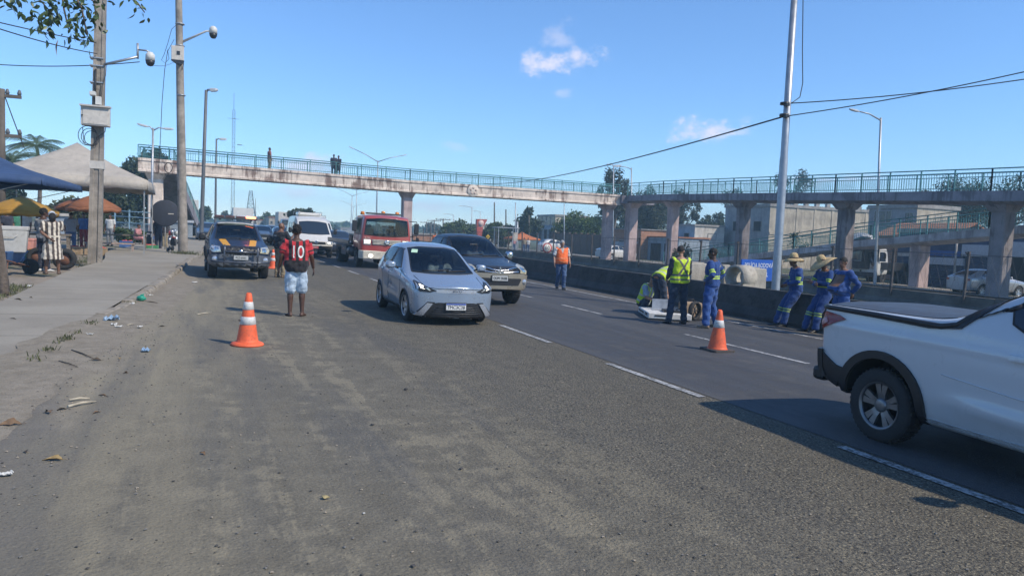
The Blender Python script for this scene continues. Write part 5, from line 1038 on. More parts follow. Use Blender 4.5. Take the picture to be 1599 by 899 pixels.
class Car:
    """a closed body shell grown from section curves, smoothed, with wheel arches cut out; details are laid on it by projection"""
    def __init__(s, root, ys, belt, beltx, roof, roofx, sill, sillx=None, crown=.03, nose=.14, tail=.1, crease=(4,), arches=(), archr=.36, levels=2, side_tuck=.05, paint=None, capfr=(1, .7, .36, 0), hump=.55, mid=.5, archw=.34, lowtuck=.0, sculpt=None):
        s.root = root; H = []
        for y in ys:
            bz, bx, rz_, rx, sz = lerpkeys(belt, y), lerpkeys(beltx, y), lerpkeys(roof, y), lerpkeys(roofx, y), lerpkeys(sill, y); dz = bz-sz
            H.append([(0, y, sz), (bx*.78, y, sz), (bx-side_tuck-lowtuck, y, sz+.025), (bx-side_tuck*.35, y, sz+dz*mid*.5), (bx, y, sz+dz*(mid+.28)), (bx-.02, y, bz-.015), (bx*(1-hump)+rx*hump+.012, y, bz*(1-hump)+rz_*hump), (rx, y, rz_-.035), (rx*.66, y, rz_+crown*.45), (0, y, rz_+crown)])
        m = len(ys); n = 10; V = []; idx = {}
        def vid(i, j, side):
            if j in (0, 9): side = 1
            k = (i, j, side)
            if k not in idx: x, y, z = H[i][j]; V.append((x*side, y, z)); idx[k] = len(V)-1
            return idx[k]
        F = []; cre = []
        for i in range(m-1):
            for j in range(n-1):
                for sd in (1, -1): F.append((vid(i, j, sd), vid(i+1, j, sd), vid(i+1, j+1, sd), vid(i, j+1, sd)))
            for j in crease:
                for sd in (1, -1): cre.append((vid(i, j, sd), vid(i+1, j, sd)))
        for i, sg, bul in ((0, -1, nose), (m-1, 1, tail)):           # rounded nose and tail: a small grid between the two flanks
            cols = list(capfr)+[-f for f in reversed(capfr[:-1])]; g = {}
            for j in range(1, n-1):
                for c, f in enumerate(cols):
                    if c == 0: g[j, c] = vid(i, j, 1)
                    elif c == len(cols)-1: g[j, c] = vid(i, j, -1)
                    else: x, y, z = H[i][j]; zc = z; V.append((x*f, y+sg*bul*(1-f*f), zc+(crown*.3*(1-f*f) if j == 8 else 0))); g[j, c] = len(V)-1
            b0, t0 = vid(i, 0, 1), vid(i, 9, 1); mc = len(cols)//2
            for j in range(1, n-2):
                for c in range(len(cols)-1): F.append((g[j, c], g[j, c+1], g[j+1, c+1], g[j+1, c]))
            for c in range(len(cols)-1): pass
            F.append(tuple([b0]+[g[1, c] for c in range(len(cols))])); F.append(tuple([t0]+[g[8, c] for c in range(len(cols))]))
        me = bpy.data.meshes.new('cage'); me.from_pydata(V, [], F); bm = bmesh.new(); bm.from_mesh(me); bmesh.ops.recalc_face_normals(bm, faces=bm.faces)
        cl = bm.edges.layers.float.get('crease_edge') or bm.edges.layers.float.new('crease_edge'); bm.verts.ensure_lookup_table(); E = {tuple(sorted((e.verts[0].index, e.verts[1].index))): e for e in bm.edges}
        for a, b in cre:
            e = E.get(tuple(sorted((a, b))))
            if e: e[cl] = .55
        bm.to_mesh(me); bm.free(); me = evalmesh(me, [('SUBSURF', dict(levels=levels, render_levels=levels))])
        if sculpt:
            for v in me.vertices:
                if abs(v.co.x) > .5 and abs(v.normal.x) > .35: v.co.x += math.copysign(sculpt(v.co.y, v.co.z), v.co.x)
            me.update()
        s.bvh = bvh_of(me); s.full = me
        if arches:
            cut = MB()
            for y in arches:
                for sd in (1, -1): bx = lerpkeys(beltx, y); cut.lathe([(archr, (bx+.25)*sd), (archr, (bx-archw)*sd)], (0, y, archr*.93), 36, axis='x', smooth=False)
            cm = cut.mesh(); co = bpy.data.objects.new('cut', cm); COL.objects.link(co); me = evalmesh(me, [('BOOLEAN', dict(operation='DIFFERENCE', object=co, solver='EXACT'))]); bpy.data.objects.remove(co)
        me.materials.clear(); me.materials.append(paint); me.materials.append(M_WELL); wi = []; sm = []
        for p in me.polygons:
            w = 0
            for y in arches:
                c = p.center
                if math.hypot(c.y-y, c.z-archr*.93) < archr+.002 and (all(abs(math.hypot(me.vertices[k].co.y-y, me.vertices[k].co.z-archr*.93)-archr) < .004 or abs(me.vertices[k].co.x) < lerpkeys(beltx, y)-archw+.01 for k in p.vertices)): w = 1
            wi.append(w); sm.append(True)
        me.polygons.foreach_set('material_index', wi); me.polygons.foreach_set('use_smooth', sm); me.set_sharp_from_angle(angle=rad(42)); s.body = link('body', me, paint, root); s.paint = paint
    def hollow(s, front, sides, depth, cabin, rear=None):
        """open the window apertures and scoop out the cabin so that one looks through the glass into it"""
        def shrink(P, k=.012): c = (sum(p[0] for p in P)/len(P), sum(p[1] for p in P)/len(P)); return [(a+(c[0]-a)/max(1e-3, math.hypot(c[0]-a, c[1]-b))*k, b+(c[1]-b)/max(1e-3, math.hypot(c[0]-a, c[1]-b))*k) for a, b in P]
        mb = [MB().prism(shrink(front), 'y', -3, depth)] if front else []
        if rear: mb.append(MB().prism(shrink(rear), 'y', cabin[3]-.3, 7))
        for P in sides: mb.append(MB().prism(shrink(P), 'x', -2, 2))
        c = cabin; mb.append(MB().box(((c[0]+c[1])/2, (c[2]+c[3])/2, (c[4]+c[5])/2), (c[1]-c[0], c[3]-c[2], c[5]-c[4])))
        me = s.body.data; me.materials.append(M_INT)
        for b in mb:
            co = bpy.data.objects.new('cut', b.mesh()); COL.objects.link(co); n = evalmesh(me, [('BOOLEAN', dict(operation='DIFFERENCE', object=co, solver='EXACT'))]); bpy.data.objects.remove(co)
            if len(n.polygons) > 50: me = n
        for p in me.polygons:
            if p.material_index == 0:
                h = s.bvh.find_nearest(p.center)
                if h[0] is not None and h[3] > .012: p.material_index = 2
        s.body.data = me; s.glass = M_SEE
    def seats(s, root, xs, y, z, wheel_x, wy, wz, rear=True):
        for yy in ((y, y+.85) if rear else (y,)):
            for x in xs:
                mb = MB(); mb.box((x, yy, z), (.46, .48, .16)); mb.box((x, yy+.26, z+.36), (.44, .13, .62), Matrix.Rotation(-.2, 3, 'X')); mb.box((x, yy+.36, z+.76), (.24, .09, .17)); mb.build('seat', M_SEAT, root, bevel=.05)
        mb = MB(); mb.tube([(wheel_x+.18*math.cos(a), wy+.06*math.sin(a), wz+.17*math.sin(a)) for a in np.linspace(0, 2*math.pi, 21)], .014, 6, caps=False); mb.tube([(wheel_x-.17, wy, wz), (wheel_x+.17, wy, wz)], .014, 5); mb.build('steering_wheel', M_TRIM, root); mb = MB(); mb.box((0, wy-.22, wz-.12), (abs(xs[0])*2+.5, .34, .2)); mb.build('dashboard', M_TRIM, root, bevel=.04)
        mb = MB(); mb.box((0, wy-.02, wz+.42), (.22, .03, .06)); mb.build('rear_view_mirror', M_TRIM, root, bevel=.01)
    def hit(s, o, d):
        h = s.bvh.ray_cast(Vector(o), Vector(d).normalized(), 20.)
        return (h[0], h[1]) if h[0] is not None else (None, None)
    def proj(s, axis, a, b):
        """point on the shell: 'f' seen from the nose (a = x, b = z), 'r' from the tail, 'l'/'R' from x+ / x- sides (a = y, b = z), 't' from above (a = x, b = y)"""
        o, d = {'f': ((a, -9, b), (0, 1, 0)), 'r': ((a, 12, b), (0, -1, 0)), 'l': ((6, a, b), (-1, 0, 0)), 'R': ((-6, a, b), (1, 0, 0)), 't': ((a, b, 6), (0, 0, -1))}[axis]
        p, n = s.hit(o, d)
        if p is None:
            q = s.bvh.find_nearest(Vector({'f': (a, -2, b), 'r': (a, 5, b), 'l': (1, a, b), 'R': (-1, a, b), 't': (a, b, 1.6)}[axis])); p, n = q[0], q[1]
        if n.dot(Vector(d)) > 0: n = -n
        return p, n
    def patch(s, name, axis, poly, m, off=.006, th=.012, res=.1, parent=None, strip=None):
        """a panel following the body surface, its outline given in a flat view, standing off by `off` with closed edges"""
        bm = bmesh.new(); vs = [bm.verts.new((a, b, 0)) for a, b in poly]
        if strip:
            v2 = [bm.verts.new((a, b, 0)) for a, b in strip]
            for i in range(len(vs)-1): bm.faces.new((vs[i], vs[i+1], v2[i+1], v2[i]))
        else: bm.faces.new(vs)
        bmesh.ops.triangulate(bm, faces=bm.faces)
        for _ in range(6):
            es = [e for e in bm.edges if e.calc_length() > res]
            if not es: break
            bmesh.ops.subdivide_edges(bm, edges=es, cuts=1); bmesh.ops.triangulate(bm, faces=[f for f in bm.faces if len(f.verts) > 3])
        for v in bm.verts: p, n = s.proj(axis, v.co.x, v.co.y); v.co = p+n*off
        bm.normal_update(); dv = {'f': (0, -1, 0), 'r': (0, 1, 0), 'l': (1, 0, 0), 'R': (-1, 0, 0), 't': (0, 0, 1)}[axis]
        if sum((f.normal*f.calc_area() for f in bm.faces), Vector()).dot(Vector(dv)) < 0: bmesh.ops.reverse_faces(bm, faces=bm.faces)
        be = [e for e in bm.edges if e.is_boundary]; r = bmesh.ops.extrude_edge_only(bm, edges=be); nv = [g for g in r['geom'] if isinstance(g, bmesh.types.BMVert)]
        for v in nv: v.co -= Vector(dv)*th
        bmesh.ops.recalc_face_normals(bm, faces=bm.faces); me = bpy.data.meshes.new(name); bm.to_mesh(me); bm.free()
        for p in me.polygons: p.use_smooth = True
        me.set_sharp_from_angle(angle=rad(50)); return link(name, me, m, parent or s.root)
    def line(s, name, axis, pts, r, m, off=0., closed=False, parent=None, res=.06, n=5):
        P = []; q = list(pts)+([pts[0]] if closed else [])
        for (a, b), (c, d) in zip(q, q[1:]):
            k = max(1, int(math.hypot(c-a, d-b)/res))
            for i in range(k): t = i/k; p, nn = s.proj(axis, a+(c-a)*t, b+(d-b)*t); P.append(p+nn*off)
        p, nn = s.proj(axis, *q[-1]); P.append(p+nn*off); P = [x for i, x in enumerate(P) if i == 0 or (x-P[i-1]).length > 1e-4]
        mb = MB(); mb.tube(P, r, n); return mb.build(name, m, parent or s.root)
    def both(s, fn, *a, **k):
        for ax in 'lR': fn(*[('l' if ax == 'l' else 'R') if x == 'SIDE' else x for x in a], **k)
    def window(s, name, axis, poly, seal=.009, m=None, off=.004):
        o = s.patch(name, axis, poly, m or getattr(s, 'glass', M_CGLASS), off+.004, .016, .055); s.line('seal', axis, poly, seal, M_SEAL, off*.6, True, o); return o
    def text(s, txt, size, axis, a, b, m, parent, sx=1., off=.004, name='lettering'):
        p, n = s.proj(axis, a, b); return p, n
def mirror(poly): return [(-a, b) for a, b in reversed(poly)]
def wheel(root, x, y, R_, wd, rimr, spokes=10, rm=None, steer=0., side=1, name='wheel', twin=False, cap=None):
    w_ = bpy.data.objects.new(name, None); COL.objects.link(w_); w_.parent = root; w_.location = (x, y, R_); w_.rotation_euler = (0, 0, steer); rm = rm or M_ALLOY; s = side; h = wd/2
    mb = MB(); mb.lathe([(rimr, -h*.9), (R_*.93, -h), (R_*.985, -h*.8), (R_, -h*.55), (R_, h*.55), (R_*.985, h*.8), (R_*.93, h), (rimr, h*.9)], n=40, axis='x', caps=False); 
    for k in range(44):
        an = 2*math.pi*k/44
        for q in (-.5, 0, .5): mb.box((q*h*1.1, (R_+.001)*math.cos(an), (R_+.001)*math.sin(an)), (h*.4, .012, .02), Matrix.Rotation(an, 3, 'X'))
    mb.build('tyre', M_TYRE, w_); mb = MB(); f = h*.72*s
    mb.lathe([(rimr*1.02, h*.92*s), (rimr*.97, h*.88*s), (rimr*.9, h*.5*s), (rimr*.88, -h*.5*s), (rimr*.3, -h*.4*s), (0.0, -h*.4*s)], n=36, axis='x', caps=False)
    mb.build('rim_barrel', M_RIMD, w_); mb = MB()
    for k in range(spokes):
        an = 2*math.pi*(k+.18*(-1)**k*(1 if spokes >= 10 else 0))/spokes; c, sn = math.cos(an), math.sin(an); d = Vector((0, c, sn)); e = Vector((0, -sn, c)); ws = rimr*(1.5/spokes if spokes < 10 else 1.25/spokes)
        rings = [[Vector((f*q, 0, 0))+d*r+e*ww*sg+Vector((s*dx, 0, 0)) for sg, dx in ((-1, -.03), (1, -.03), (1, 0), (-1, 0))] for r, ww, q in ((rimr*.12, ws*1.0, .75), (rimr*.5, ws*.8, .92), (rimr*.94, ws*1.15, 1.0))]; mb.loft(rings, smooth=False)
    mb.lathe([(rimr*.3, f*.5), (rimr*.29, f*.94), (rimr*.2, f*1.04), (rimr*.01, f*1.04)], n=18, axis='x'); mb.lathe([(rimr*.9, h*.8*s), (rimr*.93, h*.9*s), (rimr*.99, h*.93*s)], n=36, axis='x', caps=False); mb.build('rim', rm, w_); return w_
def plate(root, c, rot, txt, old=False, w_=.42, hh=.13, name='licence_plate', holder=True):
    p = bpy.data.objects.new(name, None); COL.objects.link(p); p.parent = root; p.location = c; p.rotation_euler = rot
    mb = MB(); mb.box((0, .006, 0), (w_, .012, hh)); mb.build('plate_panel', M_PLGREY if old else M_PLATE, p, bevel=.004)
    if not old: mb = MB(); mb.box((0, -.0025, hh*.39), (w_*.97, .006, hh*.2)); mb.build('plate_strip', M_PLATEB, p)
    lettering(txt, hh*.72, M_PLTXT, p, (0, -.004, -hh*.1 if not old else -.004), RX90, .004, sx=w_/(.42)*.92*(7/ max(7, len(txt))))
    if holder: mb = MB(); mb.box((0, .014, 0), (w_+.03, .01, hh+.03)); mb.build('plate_frame', M_TRIM, p)
    return p
def mirror_unit(root, c, sx, m, w_=.2, h=.14, d=.13, stalk=.1, name='wing_mirror'):
    mb = MB(); rings = []
    for q, k in ((-1, .55), (-.6, .92), (0, 1), (.75, .98), (1, .9)): rings.append([Vector((math.copysign(abs(math.cos(a))**.6, math.cos(a))*w_/2*k, q*d/2, math.copysign(abs(math.sin(a))**.6, math.sin(a))*h/2*k)) for a in np.linspace(0, 2*math.pi, 13)[:-1]])
    mb.loft([[p+Vector(c) for p in r] for r in rings]); o = mb.build(name, m, root); mb = MB(); mb.lathe([(0, d/2+.002), (min(w_, h)*.42, d/2+.002), (min(w_, h)*.42, d/2-.01)], c, 16, axis='y'); mb.build('mirror_glass', M_CHROME, o)
    mb = MB(); mb.tube([Vector(c)+Vector((-sx*w_*.35, 0, -h*.2)), Vector(c)+Vector((-sx*(w_*.5+stalk), .02, -h*.45))], .022, 6); mb.build('mirror_stalk', M_TRIM, o); return o
def vroot(name, label, cat, u, v, yaw=0., group=None, z=0.): return thing(name, label, cat, on(u, v, z), yaw, group, tilt=True)
def wipers(c, root, axis, segs):
    for s in segs: c.line('wiper', axis, s, .009, M_TRIM, .016)

# ------------------------------------------------------------------ the pale blue electric hatchback
def pale_hatchback():
    t = vroot('hatchback_car', 'pale blue compact hatchback driving towards us beside the man in the striped shirt', 'car', 4.37, 13.75, rad(-1.0)); t.scale = (.96, .95, .945); P = m_carpaint('pale_blue_paint', (.29, .355, .44), .45, .3, .0, .0)
    c = Car(t, [-.70, -.55, -.3, .05, .5, .95, 1.5, 2.1, 2.6, 2.95, 3.05], [(-.7, .745), (-.3, .845), (.3, .925), (1., .98), (2.2, 1.05), (3.05, 1.05)], [(-.7, .78), (-.45, .835), (.2, .855), (2.3, .858), (2.8, .83), (3.05, .77)],
            [(-.7, .765), (-.3, .87), (.05, .94), (.38, 1.05), (1.15, 1.50), (1.5, 1.56), (2.0, 1.565), (2.6, 1.50), (2.9, 1.34), (3.05, 1.1)], [(-.7, .70), (-.3, .74), (.05, .735), (.5, .69), (1.15, .585), (2., .585), (2.7, .57), (3.05, .6)], [(-.7, .15), (-.3, .14), (0, .16), (2.6, .18), (3.05, .28)], crown=.03, nose=.17, tail=.1, arches=(0, 2.5), archr=.335, paint=P, crease=(4, 7), levels=2, sculpt=lambda y, z: -.03*math.exp(-((z-.50-.1*(y-1.2))/.09)**2)*sst(.3, .6, y)*sst(2.2, 1.8, y)+.012*math.exp(-((z-.80-.05*y)/.03)**2)*sst(0, .3, y))
    ws = [(-.645, .985), (-.645, 1.01), (-.525, 1.44), (-.3, 1.475), (.3, 1.475), (.525, 1.44), (.645, 1.01), (.645, .985), (.3, .965), (-.3, .965)]
    F_, R_, Q_ = [(.60, 1.04), (1.18, 1.42), (1.42, 1.44), (1.42, 1.06)], [(1.5, 1.06), (1.5, 1.44), (1.95, 1.44), (2.32, 1.385), (2.32, 1.12), (2.2, 1.09)], [(2.4, 1.17), (2.4, 1.385), (2.62, 1.31)]
    c.hollow(ws, [F_, R_, Q_], 2.3, (-.54, .54, .85, 2.5, .42, 1.40)); c.seats(t, (-.34, .34), 1.4, .5, .34, .92, .86); c.window('windscreen', 'f', ws, .012)
    wipers(c, t, 'f', [[(-.45, 1.0), (.12, 1.03)], [(.05, 1.0), (.5, 1.02)]])
    mb = MB(); p, n = c.proj('f', -.42, 1.38); M = Matrix.Translation(p+n*.012) @ n.to_track_quat('-Y', 'Z').to_matrix().to_4x4(); mb.box((0, 0, 0), (.13, .006, .17)); o = mb.build('paper_sticker', mat('sticker_green', (.42, .62, .45), .7, var=.1), t); o.matrix_local = M
    # side glass split by pillars
    for ax in 'lR':
        c.window('front_side_window', ax, [(.60, 1.04), (1.18, 1.42), (1.42, 1.44), (1.42, 1.06)]); c.window('rear_side_window', ax, [(1.5, 1.06), (1.5, 1.44), (1.95, 1.44), (2.32, 1.385), (2.32, 1.12), (2.2, 1.09)]); c.window('quarter_window', ax, [(2.4, 1.17), (2.4, 1.385), (2.62, 1.31)])
        for ln in ([(.42, .30), (.36, .75), (.48, 1.04)], [(1.46, .28), (1.46, 1.06)], [(2.14, .9), (2.35, 1.08)], [(.48, .285), (2.05, .285)], [(2.05, .285), (2.14, .9)]): c.line('door_gap', ax, ln, .006, M_SEAL, -.001)
        for y in (1.22, 2.02): c.patch('door_handle', ax, [(y, .93), (y+.17, .93), (y+.17, .965), (y, .965)], P, .022, .02, .1)
        c.patch('sill_trim', ax, [(.36, .17), (2.12, .17), (2.12, .27), (.36, .27)], M_TRIM, .008)
        for y in (0, 2.5):
            A = [(y+.335*math.cos(a), .312+.335*math.sin(a)) for a in np.linspace(-.2, math.pi+.2, 18)]; c.line('arch_trim', ax, A, .02, M_TRIM, .0, res=.2)
    c.line('bonnet_gap', 'f', [(-.66, .92), (-.6, .745), (-.35, .72), (.35, .72), (.6, .745), (.66, .92)], .006, M_SEAL, -.001)
    # upturned lamps, grille slot, bumper strakes
    hl = [(a, b-.045) for a, b in [(.40, .73), (.58, .80), (.72, .89), (.775, .87), (.77, .755), (.70, .70), (.52, .695)]]
    for ax, pl in (('f', hl), ('f', mirror(hl))):
        sg = 1 if pl is hl else -1; o = c.patch('headlight', 'f', pl, M_BLACKP, .008, .015, .06)
        c.patch('lamp_unit', 'f', [(sg*a, b) for a, b in ((0.615, 0.707), (0.69, 0.727), (0.685, 0.782), (0.625, 0.752))][::sg], M_LAMPON, .014, .01, .05, parent=o)
        c.patch('light_strip', 'f', [(sg*a, b) for a, b in ((0.725, 0.697), (0.752, 0.707), (0.758, 0.812), (0.738, 0.814))][::sg], M_LENS, .014, .01, .05, parent=o); c.patch('light_strip', 'f', [(sg*a, b) for a, b in ((0.5, 0.68), (0.54, 0.68), (0.6, 0.727), (0.565, 0.737))][::sg], M_LENS, .014, .01, .05, parent=o)
    c.patch('nose_panel', 'f', [(-.40, .645), (.40, .645), (.42, .70), (.3, .715), (-.3, .715), (-.42, .70)], m_carpaint('silver_nose', (.55, .58, .63), .6, .25, .05), .005, .008, .1)
    gr = [(-.60, .20), (.60, .20), (.44, .44), (.36, .455), (-.36, .455), (-.44, .44)]; o = c.patch('grille', 'f', gr, M_TRIM, .006, .012, .08)
    for z in (.24, .28, .32, .36): c.line('grille_bar', 'f', [(-.5+(z-.24)*.9, z), (.5-(z-.24)*.9, z)], .007, M_RIMD, .012, parent=o)
    for sg in (1, -1):
        c.patch('bumper_recess', 'f', [(sg*a, b) for a, b in ((.42, .46), (.56, .465), (.74, .27), (.70, .20), (.60, .20))][::sg], M_TRIM, .007, .012, .06)
        c.patch('bumper_strake', 'f', [(sg*a, b) for a, b in ((.46, .435), (.565, .445), (.715, .25), (.755, .205), (.62, .205))][::sg], m_carpaint('silver_nose', (.55, .58, .63), .6, .25, .05), .03, .03, .06)
    c.patch('lower_lip', 'f', [(-.7, .15), (.7, .15), (.74, .2), (-.74, .2)], M_TRIM, .012, .02, .1)
    p, n = c.proj('f', 0, .682); lettering('BYD', .045, M_CHROME, t, p+n*.008, (n.to_track_quat('Z', 'Y')).to_matrix(), sx=2.2)
    p, n = c.proj('f', -.02, .385); plate(t, p+Vector((0, -.035, 0)), (rad(-4), 0, 0), 'TMC3C28', w_=.4)
    for sx in (1, -1): mirror_unit(t, (sx*.99, .66, 1.09), sx, P, .21, .15, .14, .06)
    for x, y, st in ((.74, 0, .05), (-.74, 0, .05), (.74, 2.5, 0), (-.74, 2.5, 0)): wheel(t, x, y, .312, .185, .215, 5, M_ALLOY, st, 1 if x > 0 else -1)
    c.patch('roof_spoiler', 't', [(-.5, 2.66), (.5, 2.66), (.48, 2.86), (-.48, 2.86)], P, .03, .03, .15); mb = MB(); mb.prism([(2.3, 1.58), (2.42, 1.66), (2.5, 1.66), (2.5, 1.57)], 'x', -.02, .02); mb.build('aerial_fin', M_TRIM, t)
    mb = MB(); mb.box((0, 1.2, .2), (1.3, 3.2, .12)); mb.build('underbody', M_WELL, t)
    # a driver's shape behind the glass is only hinted at by the dark pane
    return t
pale_hatchback()

# ------------------------------------------------------------------ pickups
def pickup(t, P, low, W=.88, glassm=None, police=False):
    """double-cab pickup facing -y: tall square nose, cab, bed behind"""
    c = Car(t, [-.84, -.7, -.45, 0, .5, .9, 1.25, 1.75, 2.4, 2.75, 3.0, 3.7, 4.25, 4.35], [(-.84, .93), (-.45, 1.02), (.5, 1.08), (1.2, 1.12), (3., 1.15), (4.35, 1.14)], [(-.84, W*.9), (-.5, W*.985), (.2, W), (3.9, W), (4.35, W*.95)],
            [(-.84, .94), (-.45, 1.02), (0, 1.10), (.5, 1.18), (.75, 1.25), (1.5, 1.72), (1.9, 1.77), (2.5, 1.76), (2.85, 1.66), (3.0, 1.2), (4.35, 1.18)], [(-.84, W*.8), (-.45, W*.87), (.6, W*.84), (1.5, W*.70), (2.6, W*.70), (3.05, W*.9), (4.35, W*.9)], [(-.84, .42), (-.4, .40), (4., .42), (4.35, .5)], crown=.025, nose=.13, tail=.03, arches=(0, 3.0), archr=.43, paint=P, crease=(4, 5, 7), archw=.36)
    ws = [(-.68, 1.2), (-.585, 1.66), (-.3, 1.695), (.3, 1.695), (.585, 1.66), (.68, 1.2), (.3, 1.185), (-.3, 1.185)]; c.hollow(ws, [[(.95, 1.20), (1.5, 1.62), (1.72, 1.64), (1.72, 1.2)], [(1.8, 1.2), (1.8, 1.64), (2.4, 1.63), (2.72, 1.53), (2.72, 1.22)]], 2.5, (-.6, .6, 1.0, 2.75, .6, 1.6), [(-.5, 1.25), (.5, 1.25), (.45, 1.52), (-.45, 1.52)]); c.seats(t, (-.36, .36), 1.6, .72, .36, 1.12, 1.06); c.window('windscreen', 'f', ws, .014); c.patch('rear_window', 'r', [(-.5, 1.25), (.5, 1.25), (.45, 1.52), (-.45, 1.52)], M_SEE, .006, .01); wipers(c, t, 'f', [[(-.5, 1.205), (.1, 1.24)], [(.04, 1.205), (.56, 1.23)]])
    for ax in 'lR':
        c.window('front_side_window', ax, [(.95, 1.20), (1.5, 1.62), (1.72, 1.64), (1.72, 1.2)]); c.window('rear_side_window', ax, [(1.8, 1.2), (1.8, 1.64), (2.4, 1.63), (2.72, 1.53), (2.72, 1.22)])
        for ln in ([(.72, .48), (.7, 1.1)], [(1.76, .47), (1.76, 1.14)], [(2.78, .9), (2.8, 1.2)], [(.75, .47), (2.5, .47)]): c.line('door_gap', ax, ln, .007, M_SEAL, -.001)
        for y in (1.45, 2.45): c.patch('door_handle', ax, [(y, 1.01), (y+.2, 1.01), (y+.2, 1.05), (y, 1.05)], M_TRIM, .022, .02)
        for y in (0, 3.0):
            A = [(y+.44*math.cos(a), .40+.44*math.sin(a)) for a in np.linspace(-.05, math.pi+.05, 20)]; c.line('wheel_arch_flare', ax, A, .038, low, .012, res=.3, n=8)
        mb = MB(); sx = 1 if ax == 'l' else -1; mb.box((sx*(W-.02), 1.5, .40), (.12, 1.6, .07)); mb.build('side_step', M_TRIM, t, bevel=.02)
    c.line('bonnet_gap', 'f', [(-.72, 1.12), (-.7, 1.0), (.7, 1.0), (.72, 1.12)], .006, M_SEAL, -.001)
    for sx in (1, -1): mirror_unit(t, (sx*(W+.15), .98, 1.24), sx, M_CHROME if not police else M_TRIM, .22, .24, .15, .08)
    for x, y in ((W-.14, 0), (-W+.14, 0), (W-.14, 3.0), (-W+.14, 3.0)): wheel(t, x, y, .385, .26, .22, 6, M_ALLOY, .0, 1 if x > 0 else -1)
    mb = MB(); mb.box((0, 1.6, .42), (1.2, 4.2, .16)); mb.build('chassis', M_WELL, t)
    return c
def dark_pickup():
    t = vroot('pickup_truck', 'dark navy pickup with a beige lower body just behind the pale blue hatchback', 'pickup', 6.66, 17.55, rad(-1.)); t.scale = (.97, 1, .97); P = m_carpaint('navy_paint', (.012, .02, .038), .1, .38, .04, .2, .25); LOW = m_carpaint('champagne_paint', (.36, .32, .25), .45, .3, .1); c = pickup(t, P, LOW)
    # beige bumper wrapping the nose
    c.patch('front_bumper', 'f', [(-.78, .45), (.78, .45), (.84, .62), (.80, .80), (.62, .84), (-.62, .84), (-.80, .80), (-.84, .62)], LOW, .05, .06, .09)
    c.patch('bumper_opening', 'f', [(-.52, .54), (.52, .54), (.60, .70), (.56, .72), (-.56, .72), (-.60, .70)], M_TRIM, .056, .02, .09)
    g = c.patch('grille', 'f', [(-.50, .83), (.50, .83), (.56, .98), (-.56, .98)], M_TRIM, .02, .03, .08)
    for z in (.865, .925): c.line('grille_bar', 'f', [(-.52, z+.02), (0, z-.012), (.52, z+.02)], .02, M_CHROME, .04, parent=g, n=6)
    p, n = c.proj('f', 0, .90); mb = MB(); q = p+n*.05
    for k in range(3):
        an = rad(90+120*k); d = Vector((math.cos(an), 0, math.sin(an))); e = Vector((-d.z, 0, d.x)); a = q; mb.add([a, a+d*.052+e*.03, a+d*.105, a+d*.052-e*.03]+[x+n*.015 for x in (a, a+d*.052+e*.03, a+d*.105, a+d*.052-e*.03)], [(4, 5, 6, 7), (0, 1, 5, 4), (1, 2, 6, 5), (2, 3, 7, 6), (3, 0, 4, 7)])
    mb.build('badge', M_CHROME, g)
    hl = [(.57, .86), (.76, .83), (.82, .93), (.80, 1.04), (.60, .99)]
    for sg in (1, -1):
        o = c.patch('headlight', 'f', [(sg*a, b) for a, b in hl][::sg], mat('lamp_yellowed', (.5, .44, .3), .15, metal=.3, var=.2, scale=20), .03, .04, .06); c.patch('lamp_unit', 'f', [(sg*a, b) for a, b in ((.63, .89), (.72, .88), (.73, .97), (.64, .95))][::sg], M_CHROME, .036, .01, .05, parent=o)
        p, n = c.proj('f', sg*.70, .64); mb = MB(); mb.lathe([(0, -.03), (.06, -.03), (.075, 0), (.075, .06)], p+Vector((0, -.04, 0)), 18, axis='y'); mb.build('fog_lamp', M_LENS, t)
    p, n = c.proj('f', 0, .74); plate(t, p+Vector((0, -.075, -.02)), (0, 0, 0), 'OUM 3H08', old=True, w_=.42)
    c.patch('skid_plate', 'f', [(-.6, .43), (.6, .43), (.7, .48), (-.7, .48)], M_TRIM, .03, .05, .1)
dark_pickup()
